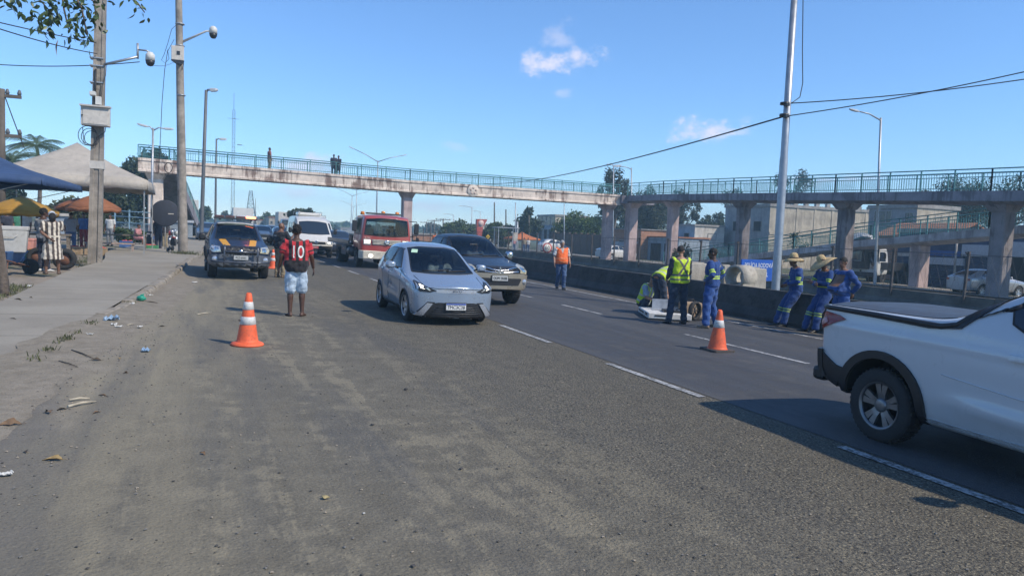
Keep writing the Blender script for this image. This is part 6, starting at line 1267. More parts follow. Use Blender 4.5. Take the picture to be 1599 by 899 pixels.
def police_pickup():
    t = vroot('police_pickup', 'navy police pickup with yellow bonnet stripes and a light bar parked by the kerb', 'pickup', 1.0, 23.75, rad(1.5)); t.scale = (.94, .96, .95); P = m_carpaint('police_navy', (.014, .028, .062), .1, .38, .06, .2, .25); LOW = mat('police_grey', (.12, .135, .16), .45, metal=.3, dirt=.3); c = pickup(t, P, M_TRIM, W=.91, police=True)
    Y = mat('stripe_yellow', (.62, .30, .02), .4, var=.1)
    for sg in (1, -1): c.patch('bonnet_stripe', 't', [(sg*a, b) for a, b in ((.26, -.62), (.46, -.6), (.58, .42), (.38, .5))][::-sg], Y, .008, .006, .05)
    c.patch('front_bumper', 'f', [(-.84, .42), (.84, .42), (.88, .6), (.86, .74), (.5, .78), (-.5, .78), (-.86, .74), (-.88, .6)], LOW, .06, .08, .09)
    g = c.patch('grille', 'f', [(-.52, .70), (.52, .70), (.56, .98), (-.56, .98)], M_TRIM, .06, .06, .08)
    for k in range(7): x = -.42+.14*k; c.line('grille_bar', 'f', [(x, .78), (x, .95)], .02, M_RIMD, .07, parent=g)
    c.line('grille_bar', 'f', [(-.5, .86), (.5, .86)], .022, M_RIMD, .075, parent=g); p, n = c.proj('f', 0, .88); mb = MB(); mb.lathe([(0, -.02), (.06, -.02), (.06, .02)], p+Vector((0, -.09, 0)), 14, axis='y'); mb.build('badge', M_CHROME, g)
    hl = [(.56, .84), (.80, .82), (.86, .90), (.83, 1.0), (.60, .97)]
    for sg in (1, -1):
        o = c.patch('headlight', 'f', [(sg*a, b) for a, b in hl][::sg], mat('lamp_cream', (.55, .5, .36), .15, metal=.3, var=.2, scale=20) if sg == 1 else M_LENS, .03, .05, .06); c.patch('lamp_unit', 'f', [(sg*a, b) for a, b in ((.62, .87), (.74, .86), (.75, .95), (.63, .94))][::sg], M_CHROME, .036, .01, .05, parent=o)
        p, n = c.proj('f', sg*.72, .62); mb = MB(); mb.lathe([(0, -.03), (.075, -.03), (.1, 0), (.1, .06)], p+Vector((0, -.05, 0)), 18, axis='y'); mb.build('fog_lamp', M_LENS, t)
    # steel bull bar
    mb = MB(); y0 = -1.16
    for x in (-.48, .48): mb.tube([(x, y0+.2, .38), (x, y0, .42), (x, y0, .98), (x, y0+.1, 1.05)], .03, 8)
    mb.tube([(-.85, y0+.12, .56), (-.48, y0, .55), (.48, y0, .55), (.85, y0+.12, .56)], .03, 8); mb.tube([(-.48, y0, .86), (.48, y0, .86)], .028, 8); mb.build('bull_bar', mat('bar_black', (.09, .1, .12), .35, metal=.6), t)
    plate(t, (0, y0+.02, .69), (0, 0, 0), 'PLZ-6A41', old=True, w_=.42)
    # roof panel in white, light bar with one red lamp lit
    c.patch('roof_panel', 't', [(-.57, 1.5), (-.3, 1.47), (.3, 1.47), (.57, 1.5), (.58, 2.55), (-.58, 2.55)], mat('roof_white', (.5, .5, .47), .5), .006, .006, .2)
    lb = bpy.data.objects.new('light_bar', None); COL.objects.link(lb); lb.parent = t; lb.location = (0, 1.85, 1.87); mb = MB(); mb.box((0, 0, 0), (1.4, .3, .05)); mb.box((-.5, 0, -.04), (.08, .2, .06)); mb.box((.5, 0, -.04), (.08, .2, .06)); mb.build('bar_base', M_RIMD, lb, bevel=.01)
    for x, m in ((-.52, 'd'), (-.18, 'd'), (.16, 'd'), (.5, 'r')): mb = MB(); mb.box((x, 0, .06), (.3, .27, .07)); mb.build('beacon', glow('lit_red_beacon', (1, .18, .07), 5.) if m == 'r' else mat('beacon_dark', (.1, .05, .05), .15), lb, bevel=.02)
    mb = MB(); mb.tube([(0, 1.5, 1.8), (0, 1.52, 2.0)], .008, 4); mb.build('aerial', M_TRIM, t)
police_pickup()
def white_pickup():
    """small single/double-cab pickup leaving the frame at the right, seen from behind its flank; nose to -y"""
    t = vroot('pickup_truck', 'white small pickup with black wheel arches cut by the right edge of the photo', 'pickup', 6.64, 1.95, rad(-1.5)); t.scale = (1.06, 1.06, 1.06); P = m_carpaint('white_paint', (.5, .53, .56), .0, .3, .05); W = .855; RY = 2.80
    c = Car(t, [-.8, -.6, -.3, .2, .5, .95, 1.3, 1.55, 1.95, 2.2, 2.74, 3.2, 3.455, 3.555], [(-.8, .85), (-.3, .95), (.5, 1.0), (1.9, 1.09), (2.4, 1.115), (3.595, 1.13)], [(-.8, .74), (-.4, .835), (.3, W), (3.3, W), (3.515, W*.97), (3.595, W*.93)],
            [(-.8, .87), (-.3, .98), (.2, 1.05), (.45, 1.13), (1.0, 1.52), (1.3, 1.57), (1.6, 1.545), (1.85, 1.40), (2.12, 1.17), (2.5, 1.165), (3.595, 1.17)], [(-.8, .66), (-.3, .72), (.5, .68), (1.2, .60), (1.6, .60), (2.12, .79), (3.595, .80)], [(-.8, .26), (-.3, .22), (3.0, .27), (3.4, .36), (3.595, .48)], crown=.012, nose=.14, tail=.03, arches=(0, RY), archr=.385, paint=P, crease=(4, 5, 7, 8), levels=3, archw=.32, side_tuck=.055, mid=.44, sculpt=lambda y, z: -.034*math.exp(-((z-.47-.05*(y-1.3))/.075)**2)*sst(.3, .7, y)*sst(2.45, 1.7, y)+.012*math.exp(-((z-.93-.012*y)/.035)**2)+.014*math.exp(-((z-.60-.05*(y-1.3))/.03)**2)*sst(.3, .7, y)*sst(2.4, 1.6, y))
    for ax in 'lR':
        sx = 1 if ax == 'l' else -1
        c.window('side_window', ax, [(.52, 1.09), (1.02, 1.44), (1.4, 1.475), (1.58, 1.45), (1.74, 1.30), (1.70, 1.19), (1.60, 1.14)], .012)
        for ln in ([(.38, .32), (.34, .8), (.5, 1.05)], [(.42, .29), (1.74, .29)]): c.line('door_gap', ax, ln, .005, M_SEAL, -.0005)
        c.patch('door_handle', ax, [(1.46, .93), (1.66, .93), (1.66, .965), (1.46, .965)], P, .02, .02)
        c.line('body_crease', ax, [(.45, .60), (1.6, .66), (2.2, .72)], .006, P, .0)
        for y in (0, RY):
            r0, r1 = .385, .47; A = [(y+r1*math.cos(a), .355+r1*math.sin(a)*.97) for a in np.linspace(-.12, math.pi+.15, 22)]; B = [(y+r0*1.0*math.cos(a), .355+r0*math.sin(a)) for a in np.linspace(-.14, math.pi+.18, 22)]
            c.patch('wheel_arch_flare', ax, A, M_TRIM, .022, .03, .09, strip=B)
        c.patch('sill_trim', ax, [(.42, .22), (RY-.4, .25), (RY-.42, .31), (.42, .285)], P, .012, .015)
        # rail capping along the load bed and up the cab pillar
        c.line('bed_rail_cap', ax, [(3.535, 1.125), (2.9, 1.118), (2.25, 1.1), (2.12, 1.13), (2.0, 1.24), (1.8, 1.43), (1.7, 1.5)], .024, M_TRIM, .0, n=8)
        c.patch('bed_rail_trim', ax, [(3.5, 1.105), (2.9, 1.09), (2.35, 1.07), (2.08, 1.10), (1.97, 1.2), (1.76, 1.42), (1.82, 1.46), (2.02, 1.27), (2.12, 1.14), (2.35, 1.108), (2.9, 1.118), (3.5, 1.126)], M_TRIM, .014, .025, .06)
        # wrap-round tail lamp
        c.patch('tail_light', ax, [(3.22, 1.035), (3.42, .955), (3.515, .915), (3.535, 1.06), (3.48, 1.085), (3.3, 1.065)], M_RED, .012, .02, .05); c.patch('tail_light_clear', ax, [(3.42, .985), (3.505, .945), (3.52, 1.0), (3.45, 1.025)], mat('lamp_pink', (.35, .16, .16), .15, metal=.3), .018, .01, .05)
        c.patch('rear_bumper_side', ax, [(RY+.46, .45), (RY+.5, .40), (3.535, .47), (3.54, .72), (3.48, .69), (3.3, .60), (3.2, .585)], M_TRIM, .022, .03, .06)
    for sg in (1, -1): c.patch('tail_light', 'r', [(sg*a, b) for a, b in ((.55, .93), (.80, .92), (.79, 1.06), (.6, 1.05))][::-sg], M_RED, .012, .02, .05)
    c.patch('rear_bumper', 'r', [(-.78, .48), (.78, .48), (.8, .72), (-.8, .72)], M_TRIM, .05, .06, .1); mb = MB(); mb.box((0, 3.605, .46), (1.5, .16, .14)); mb.build('bumper_step', M_TRIM, t, bevel=.04); c.patch('tailgate', 'r', [(-.62, .75), (.62, .75), (.58, 1.11), (-.58, 1.11)], P, .006, .008, .15)
    lettering('STRADA', .1, M_CHROME, t, c.proj('r', 0, .9)[0]+Vector((0, .02, 0)), rotz(math.pi) @ RX90)
    c.patch('bed_cover', 't', [(-.72, 2.2), (.72, 2.2), (.73, 3.515), (-.73, 3.515)], mat('bed_cover_grey', (.05, .055, .065), .5, var=.1), .006, .01, .2)
    c.window('windscreen', 'f', [(-.6, 1.06), (-.5, 1.46), (.5, 1.46), (.6, 1.06)]); c.patch('rear_window', 'r', [(-.48, 1.24), (.48, 1.24), (.43, 1.46), (-.43, 1.46)], M_CGLASS, .006, .01)
    for sx in (1, -1): mirror_unit(t, (sx*.98, .66, 1.09), sx, P, .2, .16, .14, .06)
    for x, y, st in ((.725, 0, 0), (-.725, 0, 0), (.725, RY, 0), (-.725, RY, 0)): wheel(t, x, y, .325, .205, .212, 10, mat('alloy_grey', (.2, .205, .215), .35, metal=.7, var=.12, dirt=.3), st, 1 if x > 0 else -1)
    mb = MB(); mb.box((0, 1.3, .32), (1.1, 3.515, .16)); mb.tube([(-.45, 2.95, .3), (-.45, 3.415, .32)], .06, 8); mb.tube([(-.5, 1.9, .24), (-.42, 2.6, .27)], .035, 8); mb.box((0, RY, .33), (1.2, .12, .12)); mb.build('chassis', M_WELL, t)
white_pickup()
# ------------------------------------------------------------------ red recovery truck
def red_truck():
    t = vroot('tow_truck', 'red cab-over recovery truck with an empty flatbed behind the pale blue hatchback', 'truck', 7.3, 32.6, rad(0)); t.scale = (1.02, 1, .9); P = m_carpaint('truck_red', (.36, .055, .045), .05, .35, .2); CREAM = mat('cream_bumper', (.55, .5, .4), .5, dirt=.35)
    W = 1.1; c = Car(t, [-1.12, -1.02, -.8, -.4, .1, .5, .62], [(-1.12, 1.52), (.62, 1.55)], [(-1.12, 1.04), (-.95, W), (.62, W)], [(-1.12, 2.42), (-1.0, 2.5), (-.8, 2.55), (.5, 2.55), (.62, 2.5)], [(-1.12, .92), (-.8, .96), (.62, .96)], [(-1.12, .62), (-.5, .62), (-.4, .9), (.62, .9)], crown=.05, nose=.12, tail=.02, arches=(), paint=P, crease=(4, 7), levels=2)
    wt = [(-.93, 1.62), (-.86, 2.34), (-.3, 2.40), (.3, 2.40), (.86, 2.34), (.93, 1.62), (.3, 1.57), (-.3, 1.57)]; c.hollow(wt, [[(-.9, 1.66), (-.72, 2.32), (.1, 2.34), (.1, 1.66)]], .45, (-.9, .9, -.85, .5, 1.0, 2.38), [(-.8, 1.6), (.8, 1.6), (.8, 2.25), (-.8, 2.25)]); c.seats(t, (-.5, .5), -.15, 1.25, .5, -.55, 1.62, False); c.window('windscreen', 'f', wt, .02); c.patch('rear_window', 'r', [(-.8, 1.6), (.8, 1.6), (.8, 2.25), (-.8, 2.25)], M_SEE, .006, .01); wipers(c, t, 'f', [[(-.75, 1.60), (-.1, 1.70)], [(0, 1.60), (.6, 1.68)]])
    for ax in 'lR': c.window('side_window', ax, [(-.9, 1.66), (-.72, 2.32), (.1, 2.34), (.1, 1.66)]); c.line('door_gap', ax, [(-.95, .8), (-.98, 1.6), (-.78, 2.4), (.18, 2.42), (.18, .95)], .009, M_SEAL)
    g = c.patch('grille', 'f', [(-.58, 1.14), (.58, 1.14), (.62, 1.40), (-.62, 1.40)], mat('truck_grille', (.36, .32, .29), .5, metal=.2), .02, .03, .15)
    for z in (1.18, 1.24, 1.30, 1.36): c.line('grille_bar', 'f', [(-.6, z), (.6, z)], .018, CREAM, .03, parent=g, n=6)
    p, n = c.proj('f', 0, 1.27); mb = MB(); mb.lathe([(.08, -.07), (.115, -.07), (.115, -.02)], p, 24, axis='y')
    for k in range(2): q = p+Vector((0, -.07, .0)); mb.tube([q+Vector((-.08, 0, .05)), q+Vector((-.03, 0, -.07)), q+Vector((0, 0, 0)), q+Vector((.03, 0, -.07)), q+Vector((.08, 0, .05))], .012, 5)
    mb.build('badge', M_CHROME, g); lettering('9.150', .1, CREAM, t, c.proj('f', -.82, 1.46)[0]+Vector((0, -.02, 0)), RX90)
    for sg in (1, -1):
        o = c.patch('headlight', 'f', [(sg*a, b) for a, b in ((.66, 1.12), (.96, 1.14), (.96, 1.40), (.66, 1.40))][::sg], M_LENS, .02, .03, .1); c.patch('lamp_unit', 'f', [(sg*a, b) for a, b in ((.7, 1.2), (.92, 1.2), (.92, 1.36), (.7, 1.36))][::sg], M_LAMPON2, .026, .01, .1, parent=o)
    mb = MB(); mb.prism([(-1.1, -1.05), (-.98, -1.24), (.98, -1.24), (1.1, -1.05), (1.1, -.8), (-1.1, -.8)], 'z', .46, .86); b = mb.build('front_bumper', CREAM, t, bevel=.04)
    for sx in (-.66, .66): mb = MB(); mb.lathe([(0, -1.27), (.085, -1.26), (.1, -1.2)], (sx, 0, .62), 16, axis='y'); mb.build('fog_lamp', M_LAMPON if sx > 0 else M_LAMPON, b)
    for sx in (-1, 1):
        mb = MB(); c0 = Vector((sx*1.33, -.95, 2.0)); mb.box(c0, (.2, .1, .52)); m = mb.build('wing_mirror', M_TRIM, t, bevel=.03); mb = MB(); mb.tube([Vector((sx*1.0, -.95, 2.35)), Vector((sx*1.33, -.98, 2.34)), c0+Vector((0, 0, .2))], .02, 5); mb.build('mirror_stalk', M_TRIM, m); mb = MB(); mb.tube([Vector((sx*1.05, -.95, 1.6)), Vector((sx*1.33, -.98, 1.66)), c0-Vector((0, 0, .2))], .02, 5); mb.build('mirror_stalk', M_TRIM, m)
    mb = MB(); mb.box((0, -.35, 2.64), (1.5, .3, .08)); mb.build('roof_bar', M_RIMD, t, bevel=.02)
    for x in (-.9, .0, .6): mb = MB(); mb.lathe([(.09, 0), (.085, .14), (0, .17)], (x, -.35 if x else -.3, 2.62 if x > -.5 else 2.55), 12); mb.build('beacon', M_AMBER, t)
    mb = MB()
    for sx in (-1, 1): mb.box((sx*.42, 3.0, .78), (.1, 6.6, .22))
    mb.build('chassis', M_WELL, t); mb = MB(); mb.box((0, 4.0, 1.08), (2.4, 6.0, .12)); mb.build('flatbed_deck', mat('deck_steel', (.06, .065, .075), .6, metal=.3, dirt=.3), t)
    for sx in (-1, 1):
        mb = MB(); mb.box((sx*1.18, 4.0, 1.18), (.06, 6.0, .18)); mb.build('side_rail', M_RIMD, t); mb = MB(); mb.box((sx*1.02, 2.2, .72), (.36, 1.3, .46)); tb = mb.build('tool_box', mat('toolbox_dark', (.03, .035, .045), .5, metal=.2, dirt=.3), t, bevel=.03); mb = MB(); mb.box((sx*1.205, 2.2, .78), (.012, .2, .05)); mb.build('latch', M_CHROME, tb)
        mb = MB(); mb.lathe([(0, -.3), (.24, -.3), (.26, -.27), (.26, .27), (.24, .3), (0, .3)], (sx*.95, 1.15, .72), 20, axis='y'); mb.build('fuel_tank', M_RIMD, t)
    mb = MB(); mb.box((0, .92, 1.3), (2.2, .08, .4)); 
    for x in (-.9, .9): mb.box((x, .92, 1.7), (.06, .06, .5))
    mb.build('headboard', M_RIMD, t)
    mb = MB(); mb.box((0, 6.2, 1.3), (.5, .3, .36)); mb.tube([(-.9, 1.2, 1.2), (-.9, 1.2, 1.62), (.9, 1.2, 1.62), (.9, 1.2, 1.2)], .03, 6); mb.build('winch_frame', M_TRIM, t)
    for x, y in ((.93, 0), (-.93, 0), (.9, 4.2), (-.9, 4.2)): wheel(t, x, y, .42, .25 if y == 0 else .48, .24, 6, M_RIMD, 0, 1 if x > 0 else -1)
    for sx in (-1, 1): mb = MB(); mb.tube([(sx*.98, .52*math.cos(a), .46+.52*math.sin(a)) for a in np.linspace(.0, math.pi, 12)], .05, 6); mb.build('mudguard', M_TRIM, t)
#; NTGLASS.col(NTGLASS.mix(NTGLASS.ramp(NTGLASS.noise(2.2, 4, .6), .42, .6), (.05, .06, .065), (.30, .33, .34))); NTGLASS.rough(.06); NTGLASS.b.inputs['Specular IOR Level'].default_value = .8; NTGLASS = NTGLASS.m
red_truck()
# ------------------------------------------------------------------ minibuses and lesser traffic
def minibus(label, u, v, yaw, P, hi=2.55, W=.98, on_=True, extra=True, red=True):
    t = vroot('minibus', label, 'minibus', u, v, yaw); t.scale = (1, 1, .86)
    c = Car(t, [-.92, -.78, -.5, 0, .5, .9, 1.6, 3., 4.4, 4.85, 4.95], [(-.92, 1.0), (-.4, 1.2), (.2, 1.36), (4.95, 1.36)], [(-.92, .86), (-.6, .94), (0, W), (4.95, W)], [(-.92, 1.04), (-.55, 1.27), (-.2, 1.42), (.75, 2.28), (1.15, hi-.05), (1.6, hi), (4.7, hi), (4.95, hi-.25)], [(-.92, .78), (-.4, .84), (.0, .86), (.9, .80), (1.6, .84), (4.95, .84)], [(-.92, .42), (0, .40), (4.95, .42)], crown=.05, nose=.14, tail=.03, arches=(0, 3.4), archr=.4, paint=P, crease=(4, 7))
    c.window('windscreen', 'f', [(-.80, 1.46), (-.72, 2.16), (-.3, 2.22), (.3, 2.22), (.72, 2.16), (.80, 1.46), (.3, 1.42), (-.3, 1.42)], .018); wipers(c, t, 'f', [[(-.6, 1.46), (0, 1.53)], [(.0, 1.46), (.55, 1.52)]])
    for ax in 'lR':
        c.window('side_window', ax, [(.45, 1.48), (.85, 2.05), (1.25, 2.06), (1.25, 1.48)]); 
        for k in range(3): c.window('side_window', ax, [(1.4+1.1*k, 1.48), (1.4+1.1*k, 2.1), (2.35+1.1*k, 2.1), (2.35+1.1*k, 1.48)])
    g = c.patch('grille', 'f', [(-.5, .84), (.5, .84), (.46, .99), (-.46, .99)], M_TRIM, .01, .02, .1); p, n = c.proj('f', 0, .95); mb = MB(); mb.lathe([(.075, -.03), (.1, -.03), (.1, .0)], p, 18, axis='y')
    for k in range(3): an = rad(90+120*k); mb.tube([p+Vector((0, -.03, 0)), p+Vector((.08*math.cos(an), -.03, .08*math.sin(an)))], .012, 4)
    mb.build('badge', M_CHROME, g)
    for sg in (1, -1):
        o = c.patch('headlight', 'f', [(sg*a, b) for a, b in ((.54, .84), (.84, .86), (.84, 1.02), (.56, .99))][::sg], M_LENS, .01, .02, .08)
        if on_: c.patch('lamp_unit', 'f', [(sg*a, b) for a, b in ((.6, .89), (.74, .90), (.74, .98), (.6, .97))][::sg], M_LAMPON, .018, .01, .08, parent=o)
        mirror_unit(t, (sg*(W+.22), .42, 1.62), sg, M_TRIM, .2, .34, .12, .1)
    c.patch('front_bumper', 'f', [(-.84, .42), (.84, .42), (.9, .74), (-.9, .74)], M_TRIM, .03, .05, .12); p, n = c.proj('f', 0, .64)
    if red: mb = MB(); mb.box(p+Vector((-.1, -.05, 0)), (.42, .012, .13)); pl = mb.build('licence_plate', mat('plate_red', (.42, .06, .06), .5), t); lettering('JPK 4021', .09, M_PLATE, t, p+Vector((-.1, -.06, 0)), RX90)
    if extra:
        mb = MB(); mb.box((0, 2.6, hi+.14), (1.3, 1.2, .2)); mb.build('roof_unit', P, t, bevel=.06)
        mb = MB()
        for sx in (-.6, .6): mb.tube([(sx, 1.6, hi+.1), (sx, 1.6, hi+.3), (sx, 4.6, hi+.3), (sx, 4.6, hi+.1)], .02, 5)
        mb.build('roof_rack', M_GALV, t)
    for x, y in ((.84, 0), (-.84, 0), (.84, 3.4), (-.84, 3.4)): wheel(t, x, y, .36, .22, .2, 6, M_RIMD, 0, 1 if x > 0 else -1)
    mb = MB(); mb.box((0, 2.0, .44), (1.4, 5, .1)); mb.build('chassis', M_WELL, t); return t
WHP = m_carpaint('minibus_white', (.6, .58, .53), 0, .4, .15)
minibus('white minibus with a lit headlamp just right of the man in the striped shirt', 5.55, 41.0, 0, WHP); minibus('second white minibus with a roof rack close behind the first', 7.2, 50.5, 0, m_carpaint('minibus_white2', (.5, .5, .48), 0, .4, .15), 2.5, on_=False, red=False)
def saloon(name, label, u, v, yaw, P, H_=1.46, group=None, on_=False, cat='car', suv=False, z=0):
    t = vroot(name, label, cat, u, v, yaw, group, z=z); h = H_/1.46
    c = Car(t, [-.8, -.6, -.3, .2, .7, 1.2, 1.8, 2.4, 2.9, 3.3, 3.4], [(-.8, .76), (-.3, .88), (.5, .96), (3.0, 1.0), (3.4, .96)], [(-.8, .74), (-.4, .83), (2.8, .85), (3.4, .76)], [(-.8, .78), (-.3, .9), (.3, .99), (.6, 1.1*h), (1.25, 1.43*h), (2.2, 1.45*h), (2.6, 1.38*h), (3.1, (1.08 if not suv else 1.3)*h), (3.4, .98)], [(-.8, .66), (.5, .68), (1.25, .58), (2.4, .58), (3.4, .64)], [(-.8, .24), (3.4, .26)], crown=.03, nose=.16, tail=.1, arches=(0, 2.55), archr=.35, paint=P, crease=(4,), levels=2)
    c.window('windscreen', 'f', [(-.6, 1.05*h), (-.5, 1.38*h), (.5, 1.38*h), (.6, 1.05*h)]); c.patch('rear_window', 'r', [(-.5, 1.08*h), (.5, 1.08*h), (.44, 1.34*h), (-.44, 1.34*h)], M_CGLASS, .005)
    for ax in 'lR': c.window('front_side_window', ax, [(.8, 1.04*h), (1.25, 1.33*h), (1.6, 1.36*h), (1.6, 1.04*h)]); c.window('rear_side_window', ax, [(1.68, 1.04*h), (1.68, 1.36*h), (2.2, 1.36*h), (2.62, 1.1*h), (2.6, 1.04*h)])
    for sg in (1, -1):
        o = c.patch('headlight', 'f', [(sg*a, b) for a, b in ((.44, .66), (.72, .68), (.74, .8), (.48, .75))][::sg], M_LENS, .01, .015, .08)
        if on_: c.patch('lamp_unit', 'f', [(sg*a, b) for a, b in ((.52, .69), (.66, .70), (.66, .75), (.52, .74))][::sg], M_LAMPON, .016, .01, .08, parent=o)
        c.patch('tail_light', 'r', [(sg*a, b) for a, b in ((.5, .78), (.72, .78), (.72, .92), (.5, .9))][::-sg], M_RED, .01, .015, .08); mirror_unit(t, (sg*.93, .82, 1.05*h), sg, P, .18, .13, .12, .05)
    c.patch('grille', 'f', [(-.4, .5), (.4, .5), (.42, .7), (-.42, .7)], M_TRIM, .008); c.patch('lower_intake', 'f', [(-.6, .28), (.6, .28), (.55, .42), (-.55, .42)], M_TRIM, .008); p, n = c.proj('f', 0, .46); plate(t, p+Vector((0, -.02, 0)), (0, 0, 0), 'JQR 2B17' if False else 'PJE 7C45', old=True)
    for x, y in ((.72, 0), (-.72, 0), (.72, 2.55), (-.72, 2.55)): wheel(t, x, y, .31, .19, .2, 6, M_ALLOY, 0, 1 if x > 0 else -1)
    mb = MB(); mb.box((0, 1.2, .26), (1.2, 3.4, .1)); mb.build('underbody', M_WELL, t); return t
CP = lambda n, c, m=.3: m_carpaint('paint_'+n, c, m, .3, .1)
saloon('saloon_car', 'dark blue car half hidden between the minibus and the red truck', 7.55, 44.0, 0, CP('darkblue', (.02, .035, .07)), 1.5, on_=False)
saloon('saloon_car', 'white car far down the road just left of the officer', 4.3, 74, 0, CP('white', (.58, .58, .56), 0)); saloon('saloon_car', 'silver car far down the road touching the officer', 6.6, 79, 0, CP('silver', (.34, .35, .37), .5)); saloon('saloon_car', 'dark grey car on the road just before the far white car', 4.5, 62, 0, CP('grey', (.07, .075, .08)))
saloon('saloon_car', 'blue-roofed car at the left kerb behind the police pickup', .35, 60, 0, CP('steel', (.05, .08, .13))); saloon('saloon_car', 'small blue car with lit lamps between the officer and the minibus', 5.6, 57, 0, CP('blue', (.03, .06, .13)), on_=True)
def box_truck(label, u, v, yaw, cabm, boxm, h=3.2, L_=5, flat=False, name='box_truck', far=True):
    t = vroot(name, label, 'truck', u, v, yaw); W = 1.08
    c = Car(t, [-1.0, -.9, -.6, 0, .55, .65], [(-1., 1.4), (.65, 1.45)], [(-1, .98), (-.8, W), (.65, W)], [(-1, 2.2), (-.8, 2.35), (.6, 2.38), (.65, 2.3)], [(-1, .85), (-.6, .9), (.65, .92)], [(-1, .5), (.65, .6)], crown=.05, nose=.1, tail=.02, arches=(), paint=cabm, crease=(4, 7))
    c.window('windscreen', 'f', [(-.86, 1.5), (-.78, 2.18), (.78, 2.18), (.86, 1.5)], .02)
    for ax in 'lR': c.window('side_window', ax, [(-.75, 1.5), (-.6, 2.1), (.2, 2.1), (.2, 1.5)])
    c.patch('grille', 'f', [(-.5, .95), (.5, .95), (.5, 1.3), (-.5, 1.3)], M_TRIM, .02); mb = MB(); mb.box((0, -1.1, .58), (2.1, .3, .34)); mb.build('front_bumper', M_TRIM, t, bevel=.04)
    for sg in (1, -1):
        c.patch('headlight', 'f', [(sg*a, b) for a, b in ((.6, .95), (.9, .95), (.9, 1.15), (.6, 1.15))][::sg], M_LENS, .02); mirror_unit(t, (sg*1.3, -.7, 1.85), sg, M_TRIM, .18, .4, .1, .12)
    if not flat: mb = MB(); mb.box((0, .9+L_/2, (h+1)/2), (2.35, L_, h-1)); mb.build('cargo_box', boxm, t, bevel=.03)
    else: mb = MB(); mb.box((0, .9+L_/2, 1.2), (2.35, L_, .5)); mb.build('cargo_bed', boxm, t, bevel=.02)
    mb = MB(); mb.box((0, L_/2, .75), (.9, L_+1.2, .25)); mb.build('chassis', M_WELL, t)
    for x, y in ((.9, 0), (-.9, 0), (.9, L_*.75), (-.9, L_*.75)): wheel(t, x, y, .44, .28, .25, 6, M_RIMD, 0, 1 if x > 0 else -1)
    return t
box_truck('white box truck far behind the police pickup', 4.6, 96, 0, CP('white', (.58, .58, .56), 0), M_GREYP, 3.3); box_truck('grey truck far down the road left of the red truck', 11, 108, 0, CP('silver', (.34, .35, .37), .5), M_BOX, 3.3)
box_truck('white truck standing on the left verge beyond the stairs', -1.6, 78, 0, CP('white', (.58, .58, .56), 0), M_GREYP, 3.5)
# across the far road (it runs away from us: noses to +y)
PI = math.pi
saloon('saloon_car', 'white car parked across the road in front of the garage house', 39.0, 63.5, PI/2+.2, CP('white', (.58, .58, .56), 0)); saloon('saloon_car', 'dark wagon parked beside the orange canopy', 30.5, 92, PI, CP('grey', (.07, .075, .08)), 1.6, suv=True)
saloon('saloon_car', 'pale car whose roof shows over the barrier beside the last ramp column', 40.8, 26.8, PI/2-.1, CP('silver', (.34, .35, .37), .5)); saloon('parked_van', 'small white van parked across the road behind the speed sign', 41.5, 82, PI/2, CP('white', (.58, .58, .56), 0), 1.7, suv=True, cat='van')
box_truck('white truck cab seen over the barrier between the ramp pier and the mesh fence', 41.0, 36.2, rad(-70), CP('white', (.58, .58, .56), 0), M_RIMD, 3, 4, True)
def mixer():
    t = box_truck('concrete mixer truck with a black and white drum behind the straw-hatted workers', 43.0, 40.5, PI-.5, CP('white', (.58, .58, .56), 0), M_RIMD, 3, 5, True, name='mixer_truck'); M = NT('drum_paint'); x = M.xyz(); a = M.math('ARCTAN2', x[0], x[2]); k = M.math('SINE', M.math('ADD', M.math('MULTIPLY', a, 2.), M.math('MULTIPLY', x[1], 3.6))); M.col(M.mix(M.ramp(k, .25, .4), (.55, .53, .5), (.03, .03, .032))); M.rough(.5)
    mb = MB(); mb.lathe([(.25, -1.9), (.75, -1.5), (1.12, -.5), (1.12, .4), (.85, 1.3), (.5, 1.9), (.42, 1.95)], n=28, axis='y'); o = mb.build('mixer_drum', M.m, t); o.location = (0, 3.7, 1.95+.25); o.rotation_euler = (rad(10), 0, 0)
    mb = MB(); mb.box((0, 5.9, 1.9), (.9, .5, .9)); mb.tube([(0, 6.0, 2.0), (0, 6.7, 1.3)], .2, 8); mb.build('discharge_chute', M_RIMD, t)
mixer()
